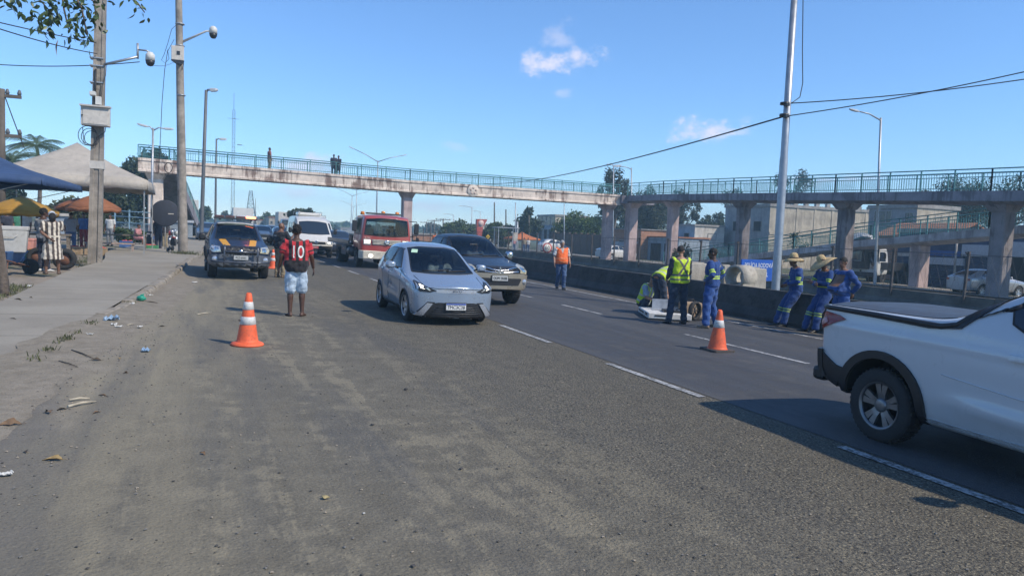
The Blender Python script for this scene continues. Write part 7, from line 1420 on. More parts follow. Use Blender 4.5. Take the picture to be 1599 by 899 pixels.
# two motorcycles parked by the stalls
def motorcycle(label, u, v, yaw, m):
    t = vroot('motorcycle', label, 'motorcycle', u, v, yaw, 'motorcycles parked by the stalls')
    for y in (-.65, .62):
        w_ = bpy.data.objects.new('wheel', None); COL.objects.link(w_); w_.parent = t; w_.location = (0, y, .3); mb = MB(); mb.lathe([(.22, -.04), (.28, -.05), (.3, 0), (.28, .05), (.22, .04)], n=24, axis='x'); mb.build('tyre', M_TYRE, w_); mb = MB()
        for k in range(6): an = k*math.pi/3; mb.tube([(0, 0, 0), (0, .23*math.cos(an), .23*math.sin(an))], .012, 4)
        mb.lathe([(.2, -.02), (.23, -.02), (.23, .02), (.2, .02)], n=20, axis='x'); mb.build('rim', M_ALLOY, w_)
    mb = MB(); mb.tube([(0, -.65, .3), (0, -.42, .85), (0, -.38, 1.0)], .035, 6); mb.tube([(-.32, -.28, 1.04), (0, -.4, 1.0), (.32, -.28, 1.04)], .016, 6); mb.build('front_fork', M_RIMD, t); mb = MB(); mb.ball((0, -.12, .8), (.14, .28, .14)); mb.build('fuel_tank', m, t); mb = MB(); mb.ball((0, .38, .8), (.13, .42, .07)); mb.build('seat', M_TRIM, t); mb = MB(); mb.ball((0, 0, .42), (.15, .24, .2)); mb.tube([(.1, 0, .3), (.12, .4, .28), (.12, .85, .34)], .04, 6); mb.build('engine', M_ALLOY, t)
    mb = MB(); mb.ball((0, -.5, .9), (.1, .07, .1)); mb.build('headlight', M_LENS, t); mb = MB(); mb.ball((0, -.65, .58), (.07, .22, .06)); mb.ball((0, .7, .62), (.08, .25, .06)); mb.build('mudguard', m, t)
    mb = MB(); mb.tube([(0, .62, .3), (0, .1, .4), (0, -.35, .8)], .03, 6); mb.tube([(0, .62, .3), (0, .5, .75), (0, -.1, .75)], .025, 6); mb.build('frame', M_RIMD, t); return t
p = G(262, 387); motorcycle('red and white motorcycle parked behind the round concrete pole', p.x, p.y+.5, rad(25), mat('moto_red', (.4, .05, .04), .3)); p = G(250, 388); motorcycle('dark motorcycle next to the red one under the canopy edge', p.x-.3, p.y+1.4, rad(35), mat('moto_dark', (.03, .03, .035), .3)); p = G(274, 386); motorcycle('white motorcycle touching the round concrete pole', p.x, p.y+1.6, rad(-10), mat('moto_white', (.55, .55, .52), .3))
# ================================================================== PEOPLE
def m_skin(name, c):
    if name in MATS: return MATS[name]
    s = NT(name); k = s.noise(14, 4, .6); s.col(s.mix(s.ramp(k, .3, .7), tuple(v*.82 for v in c), tuple(v*1.15 for v in c))); s.rough(.5); s.b.inputs['Subsurface Weight'].default_value = .08; s.b.inputs['Subsurface Radius'].default_value = (.02, .008, .005); MATS[name] = s.m; return s.m
SK_DARK, SK_BROWN, SK_TAN = m_skin('skin_dark', (.075, .036, .022)), m_skin('skin_brown', (.16, .078, .045)), m_skin('skin_tan', (.30, .165, .105))
M_HAIRB, M_HAIRG = mat('hair_black', (.012, .01, .009), .8, bump=.01, bscale=120), mat('hair_grey', (.33, .32, .31), .8, bump=.01, bscale=120)
M_EYE, M_LIP = mat('eye_dark', (.01, .008, .007), .2), mat('lip', (.12, .04, .035), .5); M_SHOEB, M_SHOEW, M_SANDAL, M_BOOT = mat('shoe_black', (.015, .015, .017), .5), mat('shoe_white', (.55, .55, .53), .6, dirt=.2), mat('sandal_brown', (.1, .06, .04), .7), mat('boot_tan', (.2, .14, .09), .8, dirt=.4)
M_STRAW = mat('straw', (.5, .37, .19), .9, var=.2, scale=20, bump=.02, bscale=90)
def garment(name, c, fn=None, var=.14, rough=.9):
    """cloth whose print follows the body: 'rest' holds sideways, front-back and height as if the wearer stood straight, 'limb' runs along sleeves and legs"""
    if name in MATS: return MATS[name]
    s = NT(name); at = s.n('ShaderNodeAttribute', attribute_name='rest'); lm = s.n('ShaderNodeAttribute', attribute_name='limb'); sp = s.n('ShaderNodeSeparateXYZ'); s.l(at.outputs['Vector'], sp.inputs[0])
    X, Y, Z, Lm = sp.outputs[0], sp.outputs[1], sp.outputs[2], lm.outputs['Fac']
    col = fn(s, X, Y, Z, Lm) if fn else c
    k = s.noise(8, 4, .6); o = s.mix(s.ramp(k, .3, .7), col if not isinstance(col, tuple) else tuple(v*(1-var) for v in col), col if not isinstance(col, tuple) else tuple(v*(1+var) for v in col))
    s.col(o); s.rough(rough); s.b.inputs['Sheen Weight'].default_value = .12; s.bump(s.math('ADD', s.noise(22, 4, .6), s.math('MULTIPLY', s.noise(7, 3, .5), 1.4)), .014); MATS[name] = s.m; return s.m
def band(s, x, lo, hi, e=.004): return s.math('MULTIPLY', s.ramp(x, lo-e, lo+e), s.ramp(x, hi+e, hi-e))
SIGNS = (-1, 1)
def stand(**k):
    p = dict(hip=(0, 0, .93), chest=(0, -.005, 1.30), neck=(0, -.01, 1.49), head=(0, .02, 1.625), shw=.185, hipw=.09, lat_h=(1, 0, 0), lat_s=(1, 0, 0), look=(0, 0),
             kl=(-.105, .03, .5), kr=(.105, .03, .5), al=(-.11, 0, .085), ar=(.11, 0, .085), el=(-.235, -.03, 1.15), er=(.235, -.03, 1.15), wl=(-.25, .06, .90), wr=(.25, .06, .90), fl=None, fr=None, toe_l=(-.15, 1, 0), toe_r=(.15, 1, 0), belly=0., bust=0., wide=1.)
    p.update(k)
    for n, v in list(p.items()):
        if isinstance(v, tuple) and len(v) == 3: p[n] = Vector(v)
    return p
def spine(p):
    h, c, n = p['hip'], p['chest'], p['neck']; X = lambda t: p['lat_h'].lerp(p['lat_s'], t).normalized(); return [h, h.lerp(c, .5)+Vector((0, 0, 0)), c, n], X
def rings_torso(p, d=0., lo=-.13, hi=1., loose=0., n=18):
    """ellipse rings along the spine: s = 0 at the hips, 1 at the base of the neck"""
    h, c, k = p['hip'], p['chest'], p['neck']; T = []; wd = p['wide']
    for s, wx, wy, oy in ((-.13, .135, .105, -.005), (-.02, .168, .118, -.008), (.12, .160, .112, 0), (.32, .142, .1, .004), (.52, .15, .105, .004), (.72, .168, .115, .0), (.84, .172, .108, -.006), (.93, .125, .085, -.008), (1.0, .07, .066, -.004)):
        if s < lo-1e-6 or s > hi+1e-6: continue
        L1 = (c-h).length; L2 = (k-c).length; tot = L1+L2; a = s*tot; P = h+(c-h)*(a/L1) if a < L1 else c+(k-c)*((a-L1)/L2); t = (c-h).normalized().lerp((k-c).normalized(), max(0, min(1, (s-.45)/.4))).normalized()
        X = p['lat_h'].lerp(p['lat_s'], max(0, min(1, s))); X = (X-t*X.dot(t)).normalized(); Y = t.cross(X); 
        if .0 <= s <= .55: wy += loose*.6; wx += loose; wy += p['belly']*.5*math.sin(math.pi*(s+.05)/.65); oy += p['belly']*.5*math.sin(math.pi*(s+.05)/.65)
        if .5 < s < .8: wy += p['bust']*.5; oy += p['bust']*.5
        wx = wx*wd+d; wy = wy*wd+d; T.append([P+X*(wx*math.copysign(abs(math.cos(q))**.85, math.cos(q)))+Y*(oy+wy*math.copysign(abs(math.sin(q))**.9, math.sin(q))) for q in [2*math.pi*i/n for i in range(n)]])
    return T
def joints(p):
    t = (p['neck']-p['chest']).normalized(); X = (p['lat_s']-t*p['lat_s'].dot(t)).normalized(); S = p['neck']-t*.055; sh = {s: S+X*s*p['shw']*p['wide']**.5-t*.01 for s in SIGNS}; hp = {s: p['hip']+p['lat_h']*s*p['hipw']-Vector((0, 0, .02)) for s in SIGNS}
    return sh, hp
def limb(mb, pts, rs, n=12):
    """tapering limb with rounded ends"""
    P = [Vector(q) for q in pts]; a = (P[0]-P[1]).normalized()*rs[0]*.55; b = (P[-1]-P[-2]).normalized()*rs[-1]*.5; mb.tube([P[0]+a]+P+[P[-1]+b], [rs[0]*.6]+list(rs)+[rs[-1]*.6], n)
def arm_pts(S, E, W): return [S, S.lerp(E, .35), S.lerp(E, .8), E, E.lerp(W, .3), E.lerp(W, .75), W]
def leg_pts(H, K, A): return [H, H.lerp(K, .4), H.lerp(K, .85), K, K.lerp(A, .3), K.lerp(A, .7), A]
def foot(mb, A, toe, d=0., L_=.2, n=10):
    t = Vector(toe); t.z = 0; t.normalize(); s = Vector((-t.y, t.x, 0)); g = A-Vector((0, 0, .085)); R = []
    for q, w_, h in ((-.07, .025, .05), (-.05, .036, .075), (0, .04, .085), (.06, .043, .07), (.12, .048, .045), (.165, .042, .03), (.19, .02, .018)): c = g+t*q*L_/.2; R.append([c+s*((w_+d)*math.cos(a))+Vector((0, 0, max(.0, (h+d)*.5+(h+d)*.5*math.sin(a)))) for a in [2*math.pi*i/n for i in range(n)]])
    mb.loft(R)
def hand_mesh(mb, W, d, nrm, sgn, curl=.5):
    """palm, four unequal bent fingers and a thumb leaving the side of the palm"""
    d = Vector(d).normalized(); nrm = Vector(nrm); nrm = (nrm-d*nrm.dot(d)).normalized(); s = d.cross(nrm)*sgn; R = Matrix((s, d, nrm)).transposed(); mb.ball(W+d*.045, (.039, .052, .016), 10, 7, R)
    for k, (o, ln) in enumerate(((-.028, .072), (-.01, .082), (.009, .077), (.027, .06))):
        b = W+d*.085+s*o; m = b+d*ln*.5*math.cos(curl*.5)+nrm*ln*.5*math.sin(curl*.5); e = m+d*ln*.5*math.cos(curl*1.5)+nrm*ln*.5*math.sin(curl*1.5); mb.tube([b-d*.02, b, m, e], [.0085, .0088, .008, .006], 6)
    b = W+d*.03-s*.034; mb.tube([b+s*.012, b-s*.012+d*.022+nrm*.008, b-s*.018+d*.058+nrm*.018], [.011, .0105, .008], 6)
def smooth_union(mb, vox, it=3, wr=0., seed=0):
    me = mb.mesh(fix=False); me = evalmesh(me, [('REMESH', dict(mode='VOXEL', voxel_size=vox, adaptivity=0, use_smooth_shade=True)), ('SMOOTH', dict(factor=.5, iterations=it))]); me.materials.clear()
    if wr:
        n = len(me.vertices); co = np.empty(n*3); me.vertices.foreach_get('co', co); co = co.reshape(-1, 3); no = np.empty(n*3); me.vertices.foreach_get('normal', no); no = no.reshape(-1, 3); ph = seed*1.7
        f = np.sin(co[:, 2]*31+co[:, 0]*17+ph+2*np.sin(co[:, 1]*13+ph))+.7*np.sin(co[:, 2]*57-co[:, 0]*29+co[:, 1]*23+ph)+.5*np.sin(co[:, 0]*61+co[:, 2]*11+ph); co += no*(f*wr)[:, None]; me.vertices.foreach_set('co', co.ravel())
    me.polygons.foreach_set('use_smooth', [True]*len(me.polygons)); me.update(); return me
def restcoords(me, p):
    sh, hp = joints(p); n = len(me.vertices); co = np.empty(n*3); me.vertices.foreach_get('co', co); co = co.reshape(-1, 3)
    def seg(a, b): a, b = np.array(a), np.array(b); d = b-a; t = np.clip((co-a)@d/(d@d), -.3, 1.15); q = a+np.clip(t, 0, 1)[:, None]*d; return t, np.linalg.norm(co-q, axis=1)
    t1, d1 = seg(p['hip'], p['chest']); t2, d2 = seg(p['chest'], p['neck']); up = d2 < d1; X = np.where(up[:, None], np.array(p['lat_s'])[None], np.array(p['lat_h'])[None]); base = np.where(up[:, None], np.array(p['chest'])[None], np.array(p['hip'])[None]); ax = np.where(up[:, None], np.array((p['neck']-p['chest']).normalized())[None], np.array((p['chest']-p['hip']).normalized())[None])
    r = co-base; X = X-ax*np.sum(X*ax, 1)[:, None]; X /= np.linalg.norm(X, axis=1)[:, None]; Y = np.cross(ax, X); rest = np.stack([np.sum(r*X, 1), np.sum(r*Y, 1), np.where(up, 1.30+t2*.19, .93+t1*.37)], 1); best = np.minimum(d1, d2)/.14; lm = np.full(n, -1.)
    for s, E, W in ((-1, 'el', 'wl'), (1, 'er', 'wr')):
        for o, (a, b) in enumerate(((sh[s], p[E]), (p[E], p[W]))): t, d = seg(a, b); c = (d/.055 < best) & (t > .12 if o == 0 else True); lm[c] = np.clip(t[c], 0, 1)+o; best = np.minimum(best, d/.055)
    for s, K, A in ((-1, 'kl', 'al'), (1, 'kr', 'ar')):
        for o, (a, b) in enumerate(((hp[s], p[K]), (p[K], p[A]))):
            t, d = seg(a, b); c = (d/.085 < best) & (t > .1 if o == 0 else True); lm[c] = np.clip(t[c], 0, 1)+o+3; best = np.minimum(best, d/.085)
    at = me.attributes.new('rest', 'FLOAT_VECTOR', 'POINT'); at.data.foreach_set('vector', rest.ravel()); at = me.attributes.new('limb', 'FLOAT', 'POINT'); at.data.foreach_set('value', lm)
def person(label, loc, rz, p, skin=SK_BROWN, top=None, topk='tee', bot=None, botk='long', shoes=M_SHOEB, hair=M_HAIRB, hat=None, hat_r=.3, vest=None, H_=1.72, vox=.014, group=None, hem=-.02, curl=.5, hairk='short', pw=1., seed=1, neckopen=.93, arm_nrm=None, loose=.02, boots=False, openfront=None, dress_hem=.42):
    t = thing('person', label, 'person', loc, rz, group); k = H_/1.75; t.scale = (k, k, k); sh, hp = joints(p); fine = vox < .018
    E = {-1: p['el'], 1: p['er']}; W = {-1: p['wl'], 1: p['wr']}; K = {-1: p['kl'], 1: p['kr']}; A = {-1: p['al'], 1: p['ar']}; TO = {-1: p['toe_l'], 1: p['toe_r']}
    # ---- the body, one continuous surface
    mb = MB(); mb.loft(rings_torso(p)); hd = p['head']; HR = Matrix.Rotation(p['look'][0], 3, 'Z') @ Matrix.Rotation(p['look'][1], 3, 'X'); ho = lambda x, y, z: hd+HR @ Vector((x, y, z))
    limb(mb, [p['neck']-(p['neck']-p['chest']).normalized()*.06, p['neck'], ho(0, -.018, -.07)], [.062, .053, .05])
    mb.ball(ho(0, -.006, .018), (.074, .096, .098), 16, 12, HR); mb.ball(ho(0, .026, -.05), (.056, .066, .074), 14, 10, HR); mb.ball(ho(0, .05, -.1), (.03, .03, .026), 10, 8, HR); mb.tube([ho(0, .088, .012), ho(0, .108, -.028), ho(0, .09, -.04)], [.008, .016, .012], 8)
    for s in SIGNS:
        mb.ball(ho(s*.078, -.008, -.01), (.012, .022, .034), 8, 6, HR)
        limb(mb, arm_pts(sh[s], E[s], W[s]), [.06, .054, .043, .042, .044, .034, .028]); limb(mb, leg_pts(hp[s], K[s], A[s]), [.092, .088, .062, .058, .06, .044, .038]); foot(mb, A[s], TO[s])
    me = smooth_union(mb, vox, 2); hm = MB()
    for s, fd in ((-1, p['fl']), (1, p['fr'])):
        d = Vector(fd) if fd is not None else (W[s]-E[s]).normalized(); hand_mesh(hm, W[s], d, (arm_nrm or {}).get(s, Vector((-s, 0, 0)) if abs(d.x) < .8 else Vector((0, 1, 0))), s, curl)
    bm = bmesh.new(); bm.from_mesh(me); h2 = hm.mesh(); bm.from_mesh(h2); bm.to_mesh(me); bm.free(); me.polygons.foreach_set('use_smooth', [True]*len(me.polygons)); me.update(); link('body', me, skin, t)
    if fine:
        for s in SIGNS: mb = MB(); mb.ball(ho(s*.03, .083, .005), (.011, .008, .006), 8, 6, HR); mb.build('eye', M_EYE, t)
        mb = MB(); mb.ball(ho(0, .088, -.066), (.022, .008, .006), 8, 6, HR); mb.build('mouth', M_LIP, t)
    if hair:
        mb = MB()
        if hairk == 'short': mb.ball(ho(0, -.014, .034), (.08, .098, .092), 18, 12, HR)
        elif hairk == 'curly':
            mb.ball(ho(0, -.014, .04), (.084, .1, .098), 18, 12, HR); r = random.Random(seed)
            for i in range(70):
                q = Vector((r.gauss(0, 1), r.gauss(0, 1)-.5, r.gauss(0, 1)+.5)).normalized(); mb.ball(ho(q.x*.083, q.y*.098-.016, q.z*.095+.042), .016, 6, 5)
        elif hairk == 'bun': mb.ball(ho(0, -.016, .03), (.083, .1, .1), 16, 12, HR); mb.ball(ho(0, -.12, .03), (.045, .04, .045), 12, 8)
        elif hairk == 'cap':
            mb.ball(ho(0, -.008, .045), (.083, .103, .082), 18, 12, HR); mb.loft([[ho(x*.07, .07+yy, .045-.02*(yy > .05)+zz) for x, zz in ((-1, 0), (0, .01), (1, 0), (1, -.012), (0, -.002), (-1, -.012))] for yy in (0, .05, .1)], smooth=True)
        mb.build('cap' if hairk == 'cap' else 'hair', hair, t)
    if hat:
        HT = bpy.data.objects.new('straw_hat', None) if False else None; mb = MB(); prof = [(hat_r, -.05), (hat_r*.8, -.012), (.15, .01), (.105, .015), (.1, .06), (.085, .12), (.04, .15), (0, .15)]; v = []; n = 28; vs = []
        for r, z in prof:
            for q in range(n): a = 2*math.pi*q/n; vs.append(ho(r*math.cos(a), r*math.sin(a)-.01, z+.055+(r > .14)*(.03*math.cos(2*a)*(r-.1)/.2+.01*math.sin(3*a+seed)))
                                      )
        mb.add(vs, [(i*n+q, i*n+(q+1) % n, (i+1)*n+(q+1) % n, (i+1)*n+q) for i in range(len(prof)-1) for q in range(n)], 0, True); o = mb.build('straw_hat', hat, t, fix=False); so_ = o.modifiers.new('s', 'SOLIDIFY'); so_.thickness = .008
        mb = MB(); mb.lathe([(.108, .0), (.106, .028)], n=24); o2 = mb.build('hat_band', M_SANDAL, o); o2.location = ho(0, -.01, .072)
    # ---- clothes
    if bot and botk != 'dress':
        mb = MB(); mb.loft(rings_torso(p, .016, -.13, .32))
        for s in SIGNS:
            L_ = leg_pts(hp[s], K[s], A[s]); 
            if botk == 'long': L_[-1] = K[s].lerp(A[s], .97); limb(mb, L_, [.108, .103*pw, .083*pw, .08*pw, .076*pw, .072*pw, .072*pw])
            else: e = hp[s].lerp(K[s], 1.02); limb(mb, [hp[s], hp[s].lerp(K[s], .4), hp[s].lerp(K[s], .8), e], [.11, .11*pw, .1*pw, .098*pw])
        me = smooth_union(mb, vox, 2, .005 if fine else .002, seed); restcoords(me, p); link('trousers' if botk == 'long' else 'shorts', me, bot, t)
        if fine: mb = MB(); R = rings_torso(p, .022, .12, .32); a, b = R[0], R[-1]; mb.loft([[x.lerp(y, .12) for x, y in zip(a, b)], [x.lerp(y, .32) for x, y in zip(a, b)]], caps=False); mb.build('belt', M_SHOEB, t)
    if top:
        mb = MB(); R = rings_torso(p, .036 if botk == 'shorts' else .022, -.13, .93, loose); 
        if hem > -.13: R = [r for i, r in enumerate(R) if (-.13, -.02, .12, .32, .52, .72, .84, .93)[i] >= hem-1e-6]
        mb.loft(R)
        if topk == 'dress':
            hc = p['hip']; rr = []; zz = hc.z
            for z, wx, wy in ((zz+.12, .165, .13), (zz-.03, .205, .165), (zz-.25, .235, .195), (dress_hem, .27, .22)): rr.append([Vector((hc.x, hc.y, z))+Vector((wx*math.cos(a)*(1+.04*math.sin(7*a)), wy*math.sin(a)*(1+.04*math.sin(7*a)), 0)) for a in [2*math.pi*i/28 for i in range(28)]])
            mb.loft(rr)
        for s in SIGNS:
            a = arm_pts(sh[s], E[s], W[s])
            if topk in ('tee', 'dress', 'open'): limb(mb, [sh[s], sh[s].lerp(E[s], .4), sh[s].lerp(E[s], .78)], [.078, .076, .074])
            elif topk == 'long': a[-1] = E[s].lerp(W[s], .93); limb(mb, a, [.075, .072, .062, .06, .056, .048, .044])
        me = smooth_union(mb, vox, 2, .0055 if fine else .002, seed+3)
        if openfront: 
            bm = bmesh.new(); bm.from_mesh(me); bmesh.ops.delete(bm, geom=[v for v in bm.verts if openfront(v.co)], context='VERTS'); bm.to_mesh(me); bm.free()
        restcoords(me, p); t_ob = link('dress' if topk == 'dress' else 'shirt', me, top, t); t['_'] = 0; del t['_']
    if vest:
        mb = MB(); mb.loft([r for r, s in zip(rings_torso(p, .038, -.13, .93, loose), (-.13, -.02, .12, .32, .52, .72, .84, .93)) if s >= -.03])
        for s in SIGNS: limb(mb, [sh[s]-p['lat_s']*s*.03, sh[s]+p['lat_s']*s*.012], [.074, .07])
        me = smooth_union(mb, vox, 2, .003, seed+5); restcoords(me, p); link('safety_vest', me, vest, t)
    if shoes:
        for s in SIGNS:
            mb = MB(); foot(mb, A[s], TO[s], .011, .215)
            if boots: mb.tube([A[s], A[s].lerp(K[s], .22)], [.056, .058], 12)
            me = smooth_union(mb, min(vox, .013), 1); link('boot' if boots else 'shoe', me, shoes, t)
    return t
def face(dx, dy): return math.atan2(-dx, dy)

# ---- cloth prints
def striped_shirt(s, X, Y, Z, L):
    red, blk = (.42, .022, .03), (.016, .014, .017); st = s.ramp(s.math('SINE', s.math('MULTIPLY', s.math('ADD', X, .0), 2*math.pi/.125)), -.12, .12); o = s.mix(s.math('GREATER_THAN', s.math('COSINE', s.math('MULTIPLY', X, 2*math.pi/.125)), .1), red, blk); o = s.mix(s.ramp(Z, 1.10, 1.075), o, blk)
    sl = s.math('GREATER_THAN', L, -.5); cuff = band(s, L, .6, .7); return s.mix(sl, o, s.mix(cuff, red, blk))
G_STRIPE = garment('striped_shirt', None, striped_shirt)
G_DENIMW = garment('pale_denim', (.36, .45, .54), var=.22); G_DENIM = garment('blue_denim', (.045, .085, .17), var=.3); G_DENIMD = garment('dark_denim', (.022, .034, .06), var=.3)
G_BLACK = garment('black_cloth', (.016, .016, .02)); G_KHAKI = garment('khaki_cloth', (.26, .21, .135), var=.2); G_GREY = garment('grey_cloth', (.19, .2, .22)); G_NAVY = garment('navy_cloth', (.025, .03, .05)); G_WHITE = garment('white_cloth', (.5, .5, .48)); G_BLUE = garment('blue_polo', (.07, .14, .34)); G_PINK = garment('pink_cloth', (.45, .2, .2)); G_GREENS = garment('green_cloth', (.03, .16, .1)); G_RED = garment('red_cloth', (.32, .05, .05)); G_LBLUE = garment('light_blue_cloth', (.25, .33, .42))
def dress(s, X, Y, Z, L):
    w_ = s.math('COSINE', s.math('MULTIPLY', s.math('ADD', X, s.math('MULTIPLY', Y, .35)), 2*math.pi/.118)); o = s.mix(s.ramp(w_, -.1, .15), (.075, .058, .05), (.56, .50, .41)); return s.mix(band(s, Z, 1.035, 1.075), o, (.52, .47, .38))
G_DRESS = garment('striped_dress', None, dress)
def xvest(s, X, Y, Z, L):
    y, g = (.50, .66, .02), (.10, .105, .10); back = s.math('LESS_THAN', Y, .03); d1 = s.math('ABSOLUTE', s.math('SUBTRACT', s.math('MULTIPLY', X, 1.55), s.math('SUBTRACT', Z, 1.27))); d2 = s.math('ABSOLUTE', s.math('ADD', s.math('MULTIPLY', X, 1.55), s.math('SUBTRACT', Z, 1.27)))
    x = s.math('MULTIPLY', s.math('MULTIPLY', s.ramp(s.math('MINIMUM', d1, d2), .048, .036), back), s.math('GREATER_THAN', Z, 1.12)); b = s.math('MAXIMUM', band(s, Z, 1.075, 1.12), band(s, Z, .985, 1.02)); f = s.math('MULTIPLY', s.math('GREATER_THAN', Y, .03), s.ramp(s.math('ABSOLUTE', X), .035, .028)); return s.mix(s.math('MAXIMUM', s.math('MAXIMUM', x, b), f), y, g)
G_XVEST = garment('yellow_crossed_vest', None, xvest, rough=.7)
def bvest(s, X, Y, Z, L):
    b = s.math('MAXIMUM', band(s, Z, 1.0, 1.045), band(s, Z, 1.16, 1.205)); v = s.math('MULTIPLY', s.ramp(s.math('ABSOLUTE', s.math('SUBTRACT', s.math('ABSOLUTE', X), .1)), .026, .02), s.math('GREATER_THAN', Z, 1.2)); open_ = s.math('MULTIPLY', s.math('GREATER_THAN', Y, .05), s.ramp(s.math('ABSOLUTE', X), .052, .045)); o = s.mix(s.math('MAXIMUM', b, v), (.50, .66, .02), (.42, .44, .40)); return s.mix(open_, o, (.30, .34, .38))
G_BVEST = garment('yellow_banded_vest', None, bvest, rough=.7)
def ovest(s, X, Y, Z, L):
    b = s.math('MAXIMUM', band(s, Z, .97, 1.01), band(s, Z, 1.09, 1.13)); op = s.math('MULTIPLY', s.math('GREATER_THAN', Y, .05), s.math('LESS_THAN', s.math('ABSOLUTE', X), s.math('MULTIPLY', s.math('SUBTRACT', Z, 1.27), .35))); o = s.mix(b, (.85, .14, .02), (.8, .24, .09)); return s.mix(op, o, (.4, .38, .36))
G_OVEST = garment('orange_vest', None, ovest, rough=.7)
def blueov(s, X, Y, Z, L):
    b = s.math('MULTIPLY', s.math('LESS_THAN', L, -.5), s.math('MAXIMUM', band(s, Z, 1.08, 1.105), band(s, Z, 1.125, 1.15))); a = s.math('MAXIMUM', band(s, L, .62, .72), band(s, L, .78, .88)); return s.mix(s.math('MAXIMUM', a, b), (.011, .05, .185), (.45, .62, .05))
G_OVERB = garment('blue_work_shirt', None, blueov)
def bluetr(s, X, Y, Z, L): return s.mix(s.math('MAXIMUM', band(s, L, 4.06, 4.14), band(s, L, 4.2, 4.28)), (.011, .046, .17), (.3, .42, .12))
G_TROUB = garment('blue_work_trousers', None, bluetr); G_TROUP = garment('plain_blue_trousers', (.022, .07, .23)); G_TEEB = garment('royal_blue_shirt', (.018, .058, .2))

def back_print(t, txt, size, z, m, side=-1, x=0., sx=1., name='shirt_number', ob='shirt'):
    """flat lettering laid on the cloth of the back"""
    sh_ = [c for c in kids(t) if c.name.startswith(ob)][0]; bv = bvh_of(sh_.data); me = text_mesh(txt, size, .0, spacing=.92); bm = bmesh.new(); bm.from_mesh(me)
    for _ in range(3): bmesh.ops.subdivide_edges(bm, edges=[e for e in bm.edges if e.calc_length() > .03], cuts=1)
    for v in bm.verts:
        a = x+(v.co.x*sx)*(1 if side < 0 else -1); h = bv.ray_cast(Vector((a, side*1.5, z+v.co.y)), Vector((0, -side, 0)))
        if h[0] is None: h = bv.find_nearest(Vector((a, side*.1, z+v.co.y)))
        v.co = h[0]+Vector((0, side*.006, 0))
    bmesh.ops.solidify(bm, geom=bm.faces[:], thickness=.003); bm.to_mesh(me); bm.free(); return link(name, me, m, t)

# ---- the man in the striped shirt
t = person('barefoot man seen from behind in a red and black striped number 10 shirt', on(1.62, 14.2), face(.02, 1), stand(el=(-.275, -.03, 1.17), er=(.275, -.03, 1.17), wl=(-.315, .05, .93), wr=(.325, .06, .93), kl=(-.1, .03, .5), kr=(.115, .035, .5), al=(-.105, -.01, .085), ar=(.12, 0, .085), toe_l=(-.3, 1, 0), toe_r=(.45, 1, 0), wide=1.08, look=(-.1, 0)), SK_DARK, G_STRIPE, 'tee', G_DENIMW, 'shorts', None, M_HAIRB, H_=1.70, vox=.012, hairk='curly', loose=.035, hem=-.13, pw=1.08, seed=4)
back_print(t, '10', .34, 1.235, mat('number_white', (.62, .62, .6), .7), sx=.82)
# ---- officer
t = person('police officer in black shirt and khaki trousers beside the cone', on(2.30, 24.4), face(.75, .66), stand(er=(.26, .14, 1.2), wr=(.17, .36, 1.34), el=(-.25, -.04, 1.16), wl=(-.22, .1, .95), look=(-.35, 0), al=(-.14, -.02, .085), kl=(-.13, .03, .5), wide=1.1), SK_BROWN, G_BLACK, 'tee', G_KHAKI, 'long', M_BOOT, None, H_=1.74, vox=.016, boots=True, pw=1.1, hem=-.02)
mb = MB(); mb.box((.185, .02, .86), (.05, .13, .22)); mb.box((.19, .0, .62), (.06, .12, .2)); mb.build('holster', M_SHOEB, t, bevel=.01); mb = MB(); mb.ball((0, .01, 1.19), (.19, .15, .2), 16, 10); mb.build('body_armour', G_BLACK, t)
lettering('PRF', .075, M_CWHITE, t, Vector((-.08, -.16, 1.32)), RX90, name='back_lettering')
# ---- couple on the pavement
t = person('woman in a long cream and brown striped dress with one arm behind her back', on(-3.56, 22.1, .06), face(-.25, 1), stand(el=(-.26, -.1, 1.16), wl=(-.08, -.2, 1.0), er=(.25, .1, 1.22), wr=(.13, .2, 1.42), look=(-.5, 0), hip=(0, -.01, .93), bust=.04, al=(-.15, 0, .085), ar=(.15, .02, .085), kl=(-.13, .02, .5), kr=(.13, .02, .5), wide=1.06), SK_BROWN, G_DRESS, 'dress', None, 'dress', M_SANDAL, mat('cap_pale', (.4, .45, .5), .8), H_=1.63, vox=.013, hairk='cap', loose=.02)
mb = MB(); mb.ball((0, -.1, 1.58), (.09, .09, .13), 14, 10); mb.build('hair', M_HAIRB, t)
person('man in grey shirt and dark trousers beside the woman in the striped dress', on(-4.05, 23.9, .0), face(.55, .8), stand(look=(-.5, 0), el=(-.24, .02, 1.16), wl=(-.16, .2, 1.0), er=(.24, -.02, 1.16), wr=(.2, .2, 1.02)), SK_DARK, G_GREY, 'tee', G_NAVY, 'long', M_SHOEW, M_HAIRB, H_=1.74, vox=.016, hairk='curly', seed=6)
